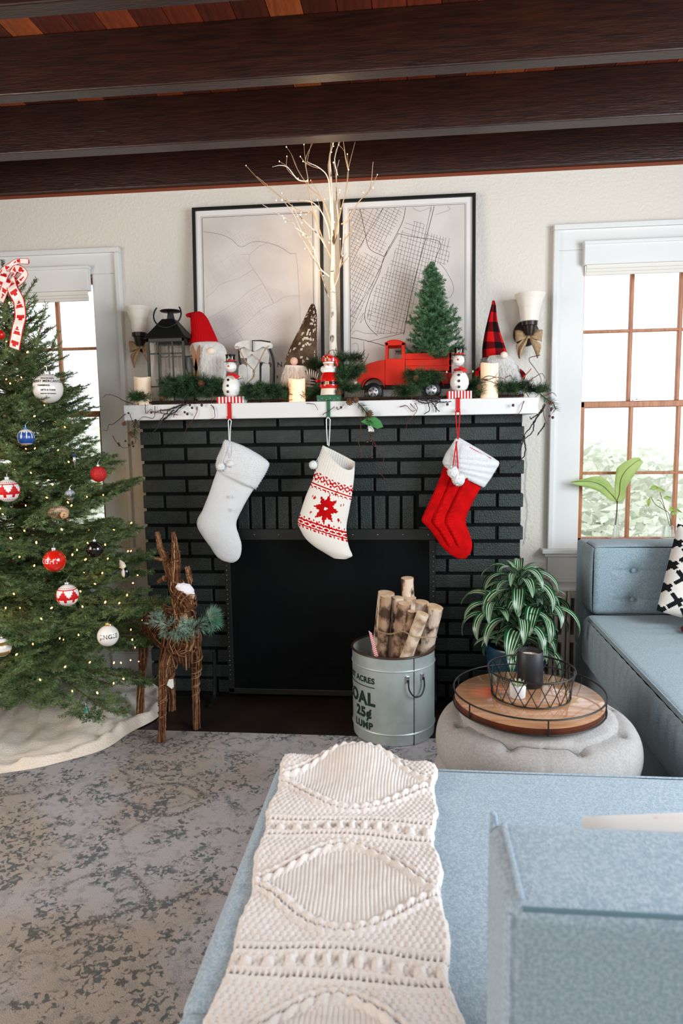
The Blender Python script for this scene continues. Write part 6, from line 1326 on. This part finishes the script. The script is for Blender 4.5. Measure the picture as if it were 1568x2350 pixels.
# ---- ornaments
Mow = mat('ornament_white', '#e9e6e2', .3, coat=.3); Mob = mat('ornament_blue', '#1f4c9c', .3, coat=.5); Mor = mat('ornament_red', '#cf1a0c', .18, coat=.8); Mobk = mat('ornament_black', '#0c1012', .12, coat=.8); Mgli = mat('red_glitter', '#a80c12', .5, '#e0262a', vs=220, bump=1, bs=300); Mins = mat('ink', '#2b2b30', .6)
def orn(px, py, rpx, label, mats, mf=None, n=48, m2=32, squash=1.0, text=None, cap=Msilver, name='ball_ornament'):
    q = surf(px, py, 1.0); dep = (q - CAM) @ (np.array([AX[2], AY[2], AZ[2]])); q = q; r = rpx * dep / FPX; dirn = (CAM - q) / np.linalg.norm(CAM - q); q = q + dirn * r * .35
    t = thing(name, label, 'ornament', q, 'ornaments on the fir tree')
    MB().ball(q, r, n, m2, mf=mf, sc_=(1, 1, squash)).build('ball', mats, t, smooth=True)
    MB().lathe([(r * .20, 0), (r * .22, r * .22), (r * .2, r * .26), (0, r * .27)], q + [0, 0, r * squash * .95], 16).build('cap', cap, t, smooth=True)
    MB().tube([q + [0, 0, r * squash * 1.2], q + [0, 0, r * squash * 1.5], q + [r * .3, .005, r * squash * 1.9]], .0006, 4).build('hanger', Msilver, t)
    if text:
        th0 = math.atan2(dirn[1], dirn[0])
        for txt, size, dz, da in text:
            V, Fc = text_mesh(txt, size * r, 1.05, .0003, 'CENTER'); W = []
            for x, y, _ in V:
                zz_ = dz * r + y; cr_ = math.sqrt(max(r * r - zz_ * zz_, 1e-6)); a = th0 + da + x / cr_; W.append(q + np.array([math.cos(a) * cr_, math.sin(a) * cr_, zz_]) * 1.012)
            m = MB(); m.add(W, Fc); m.build('lettering', Mins if mats is not Mor else Mwhite, t)
    return t, q, r
orn(110, 892, 33, 'large white ball ornament with small dark lettering, high on the tree', Mow, text=(('MERRY MERCANTILE', .24, .38, 0), ('TRIMMINGS', .15, .12, -.3), ('GIFTS & CHEER', .14, -.18, 0), ('HOME FOR THE HOLIDAYS', .08, -.4, 0), ('PEACE ON EARTH', .10, .62, 0)))
def bluef(i, j): return 1 if (8 <= j <= 24 and not (i % 5 == 0 and j > 14)) and j < 24 - (i % 3) else (2 if j < 6 else 0)
orn(60, 1004, 19, 'ornament with a dark blue painted town scene around a white ball', [Mow, Mob, Mgold], mf=bluef, cap=mat('blue_ribbon', '#1c66b0', .4))
def redp(i, j):
    if j in (13, 14, 22): return 1
    if j in (8, 9) and False: return 1
    if 15 <= j <= 21: return 1 if abs((i % 8) - 4) < (21.5 - j) * .5 else 0
    if 9 <= j <= 12: return 1 if (i % 6 in (1, 2) and 10 <= j <= 12) else 0
    if j in (7, 24): return 1 if i % 2 else 0
    return 0
orn(18, 1126, 26, 'white ball ornament with red tree and heart band, left and higher of the two', [Mow, Mred], mf=redp)
orn(155, 1366, 25, 'white ball ornament with red tree and heart band, right and lower of the two', [Mow, Mred], mf=redp)
orn(226, 1088, 18, 'red glitter ball ornament near the window edge of the tree', Mgli)
orn(125, 1287, 25, 'glossy red ball ornament with white lettering in the middle of the tree', Mor, text=(('BRIGHT', .62, -.1, -.75),))
orn(218, 1261, 19, 'glossy black ball ornament above the penguin ornament', Mobk)
orn(248, 1459, 24, 'white ball ornament with thin dark lettering low on the tree', Mow, text=(('JINGLE', .56, -.05, .1),), cap=Mgold)
orn(4, 1486, 21, 'gold and white banded ball ornament at the left picture edge', [Mow, Mgold], mf=lambda i, j: 1 if (6 < j < 13 or 19 < j < 24) else 0)
orn(0, 768, 11, 'plain red ball ornament at the upper left picture edge', Mor)
orn(161, 1136, 12, 'clear sparkling ball ornament near the middle of the tree', mat('clear_sparkle', '#dfe3ee', .15, '#a8b0c8', vs=300, metal=.4, bump=1, bs=300))
orn(172, 1298, 9, 'small amber glass ball ornament', mat('amber', '#c9801c', .2, coat=.6)) if False else None
# owl-like furry bird ornament
q = surf(140, 1172, 1.0) + np.array([.0, -.02, 0]); t = thing('bird_ornament', 'fluffy brown bird ornament sitting in the middle of the tree', 'ornament', q, 'ornaments on the fir tree')
Mbf = mat('bird_feather', '#8a5f42', .9, '#d9c6b0', vs=40); m = MB(); m.ball(q, .022, 16, 10, sc_=(1.5, 1, .8)); n = 1600; D = RS.normal(size=(n, 3)); D /= np.linalg.norm(D, axis=1, keepdims=True); spikes(m, q + D * [.032, .021, .017], D * .007 + [0, 0, -.003], .0016); m.build('body', Mbf, t)
m = MB(); h_ = q + [.028, -.012, -.010]; m.ball(h_, .014, 14, 10); m.build('head', mat('bird_face', '#c9a07c', .9), t, smooth=True); MB().ball(h_ + [.006, -.012, .002], .0022, 8, 6).build('eye', Mblackg, t); MB().lathe([(.003, 0), (0, .008)], h_ + [.004, -.013, -.004], 8, ax=(.3, -1, -.4)).build('beak', Mgold, t)
# penguin
q = surf(290, 1305, 1.0) + np.array([0, -.015, 0]); t = thing('penguin_ornament', 'small black and cream penguin ornament hanging at the right of the tree', 'ornament', q, 'ornaments on the fir tree')
MB().ball(q + [.004, 0, -.012], .014, 16, 12, sc_=(.9, .9, 1.5)).build('body', Mobk, t, smooth=True); MB().ball(q + [-.001, -.005, -.012], .0115, 14, 10, sc_=(.8, .9, 1.4)).build('belly', Mcream, t, smooth=True); MB().ball(q + [-.006, 0, .012], .011, 14, 10).build('head', Mcream, t, smooth=True)
MB().lathe([(.012, 0), (.009, .006), (.003, .018), (0, .02)], q + [-.008, 0, .018], 14, ax=(-.5, 0, 1)).build('cap', Mcream, t, smooth=True); MB().ball(q + [.013, -.002, -.014], .008, 10, 8, sc_=(.4, .8, 1.6)).build('wing', Mobk, t, smooth=True); MB().lathe([(.003, 0), (0, .007)], q + [-.012, -.009, .011], 8, ax=(-.6, -1, 0)).build('beak', Mgold, t)
# bell & icicle
q = fl(198, 1630, .14); q = at(198, 1628, -.93); t = thing('bell_ornament', 'tiny green bell hanging from the lowest branch over the tree skirt', 'bell', q, 'ornaments on the fir tree')
MB().lathe([(.0098, -.010), (.0088, -.008), (.0062, .002), (.005, .010), (.002, .0135), (0, .014)], q, 18).build('bell', mat('bell_green', '#2f6a58', .35, metal=.3), t, smooth=True); MB().tube(curve_pts([q + [0, 0, .014], q + [-.003, 0, .028], q + [.004, .004, .045]], 8), .0007, 4).build('hook', Msilver, t)
q = surf(174, 1055, 1.0) + np.array([0, -.01, 0]); t = thing('icicle_ornament', 'small silver drop ornament with a blue cap in the upper tree', 'ornament', q, 'ornaments on the fir tree')
MB().lathe([(0, -.03), (.0012, -.029), (.002, -.012), (.006, -.004), (.0055, .010), (.002, .014), (0, .014)], q, 14).build('drop', Msilver, t, smooth=True); MB().lathe([(.009, .016), (.006, .020), (0, .021)], q, 14).build('blue_cap', Mob, t, smooth=True)
# ribbon
rb_ = thing('ribbon', 'white ribbon printed with red trees and cars cascading from the tree top', 'ribbon', at(20, 700, -.70), 'ornaments on the fir tree')
del rb_['group']
Mrib = mat('ribbon_white', '#e2d3cc', .7, '#f0e6e0', vs=20)
def ribn(C_, w, n, red=.3):
    P = curve_pts([at(x, y, Y) for x, y, Y in C_], n); T = np.gradient(P, axis=0); T /= np.linalg.norm(T, axis=1, keepdims=True); S = np.cross(T, [0, 1, 0]); S /= np.linalg.norm(S, axis=1, keepdims=True) + 1e-9
    wv = .008 * np.sin(np.arange(len(P)) * .35); G = np.array([[p + s_ * w * u + np.array([0, wv_ * (1 - u * u) * .6, 0]) for u in np.linspace(-1, 1, 13)] for p, s_, wv_ in zip(P, S, wv)])
    def mf(i, j):
        if i in (0, 11): return 1
        jj = j % 12; c = (j // 12) % 2
        if c == 0: return 1 if 2 <= jj <= 8 and abs(i - 5.5) < (jj - 1) * .55 and jj != 5 else 0          # tree
        return 1 if (3 <= jj <= 5 and 2 <= i <= 9) or (6 <= jj <= 7 and 4 <= i <= 7) else 0                  # car
    m = MB(); m.grid(G, mf=mf); m.build('ribbon_strand', [Mrib, Mred], rb_, smooth=True, solid=.0006)
ribn([(22, 640, -.70), (30, 665, -.72), (44, 695, -.73), (46, 730, -.74), (38, 765, -.75), (33, 800, -.74)], .021, 70)
ribn([(0, 690, -.70), (12, 660, -.71), (22, 640, -.70), (35, 628, -.69), (52, 640, -.68)], .016, 40)
ribn([(-8, 640, -.68), (8, 620, -.69), (20, 612, -.70), (40, 600, -.69), (66, 600, -.68)], .010, 40)
ribn([(22, 640, -.695), (34, 618, -.70), (46, 618, -.71), (56, 630, -.70), (40, 650, -.70), (26, 645, -.70)], .013, 44)
ribn([(0, 670, -.70), (6, 640, -.71), (14, 622, -.70)], .018, 24)
# ---- tree skirt
Msk = mat('skirt_plush', '#f4eae0', .95, '#ecdccb', vs=5, bump=.8, bs=160, sheen=.4)
skc = np.array([-1.61, -.455]); n1, n2 = 150, 46; a = np.linspace(0, 2 * PI, n1, endpoint=False); P = np.zeros((n2, n1, 3))
rs_f = lambda a: .553 + .018 * np.sin(3 * a + 1) + .014 * np.sin(7 * a) + .006 * np.sin(13 * a + 2)
for j in range(n2):
    t_ = j / (n2 - 1); r = .05 + (rs_f(a) - .05) * t_; x = skc[0] + r * np.cos(a); y = skc[1] + r * np.sin(a)
    h = .012 + .10 * (1 - t_) ** 1.6 + .016 * (vnoise(x + 9, y + 9, 9, 5) - .3) * (t_ > .05) + .030 * np.clip(vnoise(x + 5, y + 5, 4, 8) - .45, 0, 1) * 2 * (1 - t_ ** 4) + .008 * np.abs(np.sin(9 * a + 5 * t_))
    h += .022 * (vnoise(x + 2, y + 2, 20, 15) - .35) * (.3 + t_) + .009 * (vnoise(x + 2, y + 2, 55, 16) - .4)
    h += .022 * np.exp(-((t_ - .93) / .03) ** 2) * (.35 + .5 * vnoise(a * 3, a * 0 + 1, 6, 3)) + .008 * np.exp(-((t_ - .80) / .02) ** 2) * vnoise(a * 5, a * 0 + 2, 6, 4)
    if t_ > .97: h = h * .35
    if j == n2 - 1: h = 0 * h + .010
    P[j] = np.stack([x, np.minimum(y, -.045 + 0 * y), np.maximum(h, .0095)], 1)
m = MB(); m.grid(P, wu=True); o = m.build('tree_skirt', Msk, smooth=True, origin=(skc[0], skc[1], .01), sharp=180, solid=0); tag(o, 'cream plush tree skirt spread rumpled under the fir tree', 'tree skirt')
# lit box of a terracotta pot edge peeking out at far left
q = fl(12, 1585, .12)
# ================================================================ REINDEER of vines
Mv = [mat('vine_%d' % k, c, .85, c2, vs=50, bump=.4, bs=80) for k, (c, c2) in enumerate((('#6b4630', '#8f6a4a'), ('#4f3222', '#6b4832'), ('#8a6446', '#a98460'), ('#5c3a2a', '#7a5238')))]
Msnow = mat('snow_flock', '#e8e6ec', .95, bump=.8, bs=200)
rd = thing('vine_reindeer', 'reindeer woven of brown vines with frosted pine collar beside the tree', 'reindeer figure', (-.98, -.50, 0))
rv_ = np.random.RandomState(21)
def bundle(name, pts, rad, n, vr=.0028, twist=1.5, wraps=3, parent=rd, snow=0):
    P = curve_pts(pts, 26); L_ = len(P); rad = np.interp(np.linspace(0, 1, L_), np.linspace(0, 1, len(rad)), rad); T = np.gradient(P, axis=0); T /= np.linalg.norm(T, axis=1, keepdims=True); u = np.cross(T, [0.3, 1, .1]); u /= np.linalg.norm(u, axis=1, keepdims=True); w_ = np.cross(T, u); m = MB()
    core = MB()
    m.tube(P, rad * .72, 8, mi=1)
    for k in range(n):
        a0 = rv_.uniform(0, 2 * PI); f = rv_.uniform(.72, 1.05); ph = a0 + twist * rv_.uniform(-.7, .7) * np.linspace(0, 1, L_) + .25 * np.sin(np.linspace(0, rv_.uniform(3, 8), L_)); q = P + (rad * f)[:, None] * (np.cos(ph)[:, None] * u + np.sin(ph)[:, None] * w_) + rv_.normal(size=P.shape) * .0008
        s0, s1 = (0, L_) if rv_.rand() < .6 else sorted(rv_.choice(L_, 2, False)); 
        if s1 - s0 < 6: s0, s1 = 0, L_
        m.tube(q[s0:s1], vr * rv_.uniform(.6, 1.15), 5, mi=int(rv_.randint(0, 4)))
    for k in range(wraps):
        c0 = rv_.randint(2, L_ - 8); idx = np.linspace(c0, min(L_ - 1, c0 + 6), 22); q = []
        for ii, x in enumerate(idx):
            b = int(x); a = ii * .6 + k; q.append(P[b] + (P[min(L_ - 1, b + 1)] - P[b]) * (x - b) + (rad[b] * 1.12) * (math.cos(a) * u[b] + math.sin(a) * w_[b]))
        m.tube(q, vr * .7, 5, mi=int(rv_.randint(0, 4)))
    return m.build(name, Mv, parent, smooth=True, sharp=80)
fr_, fl_, br2, bl2 = fl(452, 1672, .007), fl(370, 1703, .012), fl(395, 1630, .007), fl(322, 1648, .024)
def up_to(px, py, Y): return at(px, py, Y)
for nm, f, pts in (('leg', fr_, [(450, 1600, -.53), (449, 1560, -.53), (452, 1510, -.54), (440, 1460, -.55)]), ('leg', fl_, [(372, 1640, -.645), (374, 1570, -.635), (380, 1510, -.615), (402, 1450, -.59)]), ('leg', br2, [(394, 1590, -.37), (390, 1540, -.38), (385, 1480, -.41)]), ('leg', bl2, [(324, 1590, -.45), (328, 1530, -.45), (333, 1470, -.45), (350, 1420, -.45)])):
    bundle(nm, [f] + [at(*p) for p in pts], [.0145, .0135, .015, .020, .032], 26, wraps=5)
bundle('body', [at(352, 1395, -.44), at(365, 1420, -.48), at(395, 1450, -.53), at(425, 1470, -.585), at(440, 1475, -.61)], [.035, .062, .070, .066, .035], 70, .003, 2.5, wraps=10)
bundle('neck', [at(425, 1475, -.58), at(426, 1440, -.60), at(420, 1400, -.61), at(415, 1370, -.61)], [.055, .048, .036, .036], 36, wraps=3)
bundle('head', [at(400, 1335, -.59), at(412, 1352, -.61), at(428, 1372, -.65), at(439, 1394, -.68)], [.026, .037, .032, .021], 38, .0026, 2.5, wraps=4)
m = MB(); loft(m, [(408, 1340, 424, 1338), (403, 1346, 440, 1346), (408, 1352, 446, 1358), (425, 1362, 447, 1370), (440, 1372, 446, 1376)], -.655, .5, 20, k=12, wob=.0016); m.build('snow_flocking', Msnow, rd, smooth=True)
bundle('antler', [at(396, 1335, -.59), at(386, 1305, -.59), at(378, 1280, -.59), at(368, 1258, -.59), at(364, 1236, -.59), at(360, 1221, -.59)], [.014, .014, .011, .010, .007, .006], 18, .0022, wraps=4)
bundle('antler_tine', [at(380, 1298, -.59), at(384, 1282, -.595), at(383, 1268, -.595)], [.008, .007, .005], 10, .002, wraps=1); bundle('antler_tine', [at(379, 1285, -.59), at(367, 1284, -.6), at(357, 1282, -.6)], [.007, .005, .004], 7, .002, wraps=1)
bundle('antler', [at(405, 1335, -.61), at(403, 1300, -.61), at(402, 1275, -.61), at(401, 1245, -.61), at(397, 1221, -.61)], [.017, .017, .013, .009, .006], 20, .0022, wraps=4)
bundle('antler_tine', [at(406, 1305, -.61), at(409, 1285, -.61), at(409, 1263, -.61)], [.013, .010, .006], 12, .002, wraps=1)
bundle('ear', [at(437, 1342, -.62), at(436, 1325, -.62), at(430, 1300, -.62)], [.008, .012, .008], 14, .002, wraps=1); bundle('ear', [at(384, 1328, -.6), at(374, 1328, -.6), at(362, 1336, -.6)], [.011, .008, .005], 10, .002, wraps=1)
bundle('tail', [at(362, 1408, -.45), at(358, 1390, -.45), at(355, 1370, -.45)], [.014, .012, .006], 10, .002, wraps=1)
m = MB()
for k in range(9): q0 = at(385 + k * 7, 1515 + 18 * math.sin(k), -.60); m.tube(curve_pts([at(380 + k * 7, 1470, -.60), at(378 + k * 8, 1500, -.615), at(392 + k * 6, 1530 + 8 * math.sin(k * 1.3), -.59), at(405 + k * 4, 1490, -.60)], 20), .0026, 5, mi=k % 4)
m.build('belly_loops', Mv, rd, smooth=True)
m = MB(); RS = np.random.RandomState(31)
for k in range(46):
    t_ = k / 45; x = 360 + 118 * t_; y = 1418 + 28 * math.sin(PI * t_) + rv_.uniform(-8, 8); Y = -.60 - .055 * math.sin(PI * min(1, t_ * 1.1)); c = at(x, y, Y); a = rv_.uniform(-.6, .6) + (t_ - .35) * 1.3; up = rv_.uniform(-.7, 1.0)
    d = np.array([math.sin(a) * 1.1, -.45, up]); d /= np.linalg.norm(d); e = c + d * rv_.uniform(.02, .05); m.tube([c, e], .0012, 4, mi=1); pine(m, [c, (c + e) / 2, e], .034, 1000, .0013, 1.2)
m.build('pine_collar', [Mfrost, Mtwig], rd)
m = MB(); c0 = at(478, 1420, -.66)
for k in range(14): a = -.55 + k * .13; d = np.array([math.cos(a), -.25, math.sin(a)]); e = c0 + d * .035; pine(m, [c0, e], .042, 1300, .0013, 2.0)
m.build('pine_collar_spray', [Mfrost, Mtwig], rd)
tgm = MB(); q = [at(x, y, -.655) for x, y in ((383, 1572), (388, 1559), (398, 1558), (399, 1576), (394, 1581))]; tgm.add(q, [tuple(range(5))]); tag(tgm.build('paper_tag', Mwhite, solid=.0008, origin=q[0]), 'white paper tag tied to the front leg of the vine reindeer', 'tag')

# ================================================================ WINDOW SILL PLANTS, CORD
Mvase = mat('vase_glass', '#eef6f8', .03, trans=1, alpha=.5); Mfl = mat('young_leaf', '#d2e29c', .5, '#bcd486', vs=12); translucent(Mfl, .5); Mfv = mat('leaf_vein', '#5c5a34', .6)
SZ = .655 + .002 - .0; WY = -.03
def blade(A, B, Y, nm, par, veins=True):
    PA = curve_pts([at(x, y, Y + d) for x, y, d in A], 20); PB_ = curve_pts([at(x, y, Y + d) for x, y, d in B], 20); G = np.stack([PA, PA * .75 + PB_ * .25 + [0, .004, 0], (PA + PB_) / 2 + [0, .008, 0], PA * .25 + PB_ * .75 + [0, .003, 0], PB_], 1); m = MB(); m.grid(G); m.build(nm, Mfl, par, smooth=True, solid=.0006)
    if veins: MB().tube(G[:, 2] - [0, .002, 0], np.linspace(.0018, .0006, len(G)), 5).build('midrib', Mfv, par)
v1 = at(1414, 1238, WY); vs_ = thing('leaf_vase', 'slim glass vase holding two large pale green leaves on the window sill', 'vase', (v1[0], WY, .645))
b0 = .6435; MB().lathe([(0, b0), (.022, b0), (.021, b0 + .02), (.010, b0 + .10), (.0075, b0 + .14), (.008, b0 + .155), (.0068, b0 + .155), (.0065, b0 + .13), (.009, b0 + .09), (.019, b0 + .02), (0, b0 + .01)], (v1[0], WY, 0), 28).build('vase', Mvase, vs_, smooth=True)
MB().tube(curve_pts([at(1413, 1205, WY), at(1416, 1175, WY), at(1417, 1150, WY)], 10), .0022, 6).build('stem', Mbark, vs_)
blade([(1414, 1150, 0), (1400, 1147, -.01), (1375, 1128, -.03), (1345, 1118, -.04), (1320, 1112, -.05), (1311, 1107, -.05)], [(1416, 1146, 0), (1405, 1118, -.01), (1392, 1101, -.03), (1370, 1093, -.04), (1335, 1100, -.05), (1311, 1106, -.05)], WY, 'leaf', vs_)
blade([(1414, 1150, 0), (1411, 1125, -.0), (1414, 1085, -.01), (1420, 1070, -.02), (1450, 1052, -.03), (1468, 1050, -.03)], [(1416, 1154, 0), (1434, 1145, 0), (1438, 1120, -.01), (1456, 1090, -.02), (1470, 1070, -.03), (1477, 1060, -.03)], WY, 'leaf', vs_)
v2 = at(1533, 1238, WY); vs2 = thing('jar_vase', 'twine-wrapped glass jar with a small leafy cutting on the window sill', 'vase', (v2[0], WY, .645))
MB().lathe([(0, b0), (.032, b0), (.033, b0 + .01), (.026, b0 + .05), (.0265, b0 + .055), (.021, b0 + .10), (.0195, b0 + .10), (.025, b0 + .055), (.031, b0 + .012), (0, b0 + .01)], (v2[0], WY, 0), 28).build('jar', Mvase, vs2, smooth=True); 
for k in range(9): ring((v2[0], WY), .0335 - .0009 * k, b0 + .006 + k * .0052, .0027, 28).build('twine_wrap', mat('pale_twine', '#d8c8b4', .9) if k == 0 else MATS['pale_twine'], vs2, smooth=True)
for pts in (((1541, 1215), (1536, 1180), (1526, 1171), (1505, 1158), (1494, 1140)), ((1540, 1215), (1528, 1172), (1520, 1145), (1515, 1130)), ((1541, 1205), (1540, 1180), (1545, 1172)), ((1526, 1168), (1516, 1150), (1508, 1148))): MB().tube(curve_pts([at(x, y, WY) for x, y in pts], 14), .0014, 5).build('stem', Mfv, vs2)
for A, B in ((((1492, 1142, 0), (1484, 1150, 0), (1489, 1163, 0)), ((1492, 1142, 0), (1494, 1152, 0), (1489, 1163, 0))), (((1514, 1119, 0), (1500, 1113, 0), (1491, 1123, -.01)), ((1514, 1119, 0), (1503, 1125, 0), (1491, 1123, -.01))), (((1507, 1122, 0), (1515, 1118, 0), (1528, 1128, 0)), ((1507, 1122, 0), (1514, 1128, 0), (1528, 1128, 0))), (((1523, 1144, 0), (1530, 1137, 0), (1542, 1142, 0)), ((1523, 1144, 0), (1531, 1146, 0), (1542, 1142, 0))), (((1536, 1172, 0), (1540, 1162, 0), (1549, 1168, 0)), ((1536, 1172, 0), (1542, 1175, 0), (1549, 1168, 0))), (((1546, 1168, 0), (1556, 1168, 0), (1567, 1177, 0)), ((1546, 1168, 0), (1556, 1174, 0), (1567, 1177, 0))), (((1546, 1172, 0), (1543, 1180, 0), (1550, 1184, 0)), ((1546, 1172, 0), (1553, 1177, 0), (1550, 1184, 0)))): blade(A, B, WY, 'leaf', vs2, False)
m = MB(); c_ = curve_pts([at(1206, 1010, -.006), at(1210, 1060, -.006), at(1207, 1120, -.006), at(1212, 1170, -.006), at(1208, 1215, -.006), at(1204, 1250, -.006)], 50); m.tube(c_ + .0015 * RS.normal(size=c_.shape) * [1, 0, 1], .0010, 5)
tag(m.build('light_cord', mat('clear_cord', '#b5bcc4', .3), origin=c_[0]), 'thin wire of tiny lights hanging down the wall right of the fireplace', 'cord')

# ================================================================ small pieces go under the part they sit on
def kids(o): return list(o.children)
def center(o):
    b = [Vector(c) for c in o.bound_box]; s_ = Vector((0, 0, 0))
    for c in b: s_ += c
    return o.location + s_ / 8
PAIRS = {'hub_cap': 'wheel', 'hub_slot': 'wheel', 'button': ('backrest_cushion', 'cushion', 'body'), 'rivet': ('side_rail', 'top_rail', 'seam'), 'carrot_nose': 'head', 'eye': 'head', 'beak': 'head', 'mouth_dot': 'head', 'hat_band': 'top_hat', 'green_mitten': 'twig_arm',
         'holly_leaf': ('top_hat', 'hat'), 'hat_dot': 'hat', 'buckle': 'belt', 'buckle_center': 'belt', 'hanger': 'cap', 'wick': 'wax', 'pompom': ('string', 'hat'), 'bark_mark': 'trunk', 'midrib': 'leaf', 'handle_clip': 'drum', 'handle': ('drum', 'roof'), 'antler_tine': 'antler', 'chimney': 'roof', 'cap': ('ball', 'roof'), 'scarf_end': 'scarf', 'ski_tie': 'ski'}
bpy.context.view_layer.update()
for root in [o for o in C.objects if o.parent is None]:
    ks = kids(root)
    for k in ks:
        base = k.name.split('.')[0]; tgt = PAIRS.get(base)
        if tgt is None: continue
        if base == 'cap' and any(x.name.split('.')[0] == 'hanger' for x in ks): continue
        tg = (tgt,) if isinstance(tgt, str) else tgt
        cand = [x for x in ks if x.name.split('.')[0] in tg and x is not k and x.parent is root]
        if not cand: continue
        p = min(cand, key=lambda x: (center(x) - center(k)).length)
        if p.children and False: continue
        if kids(k): continue
        k.parent = p; k.location = k.location - p.location
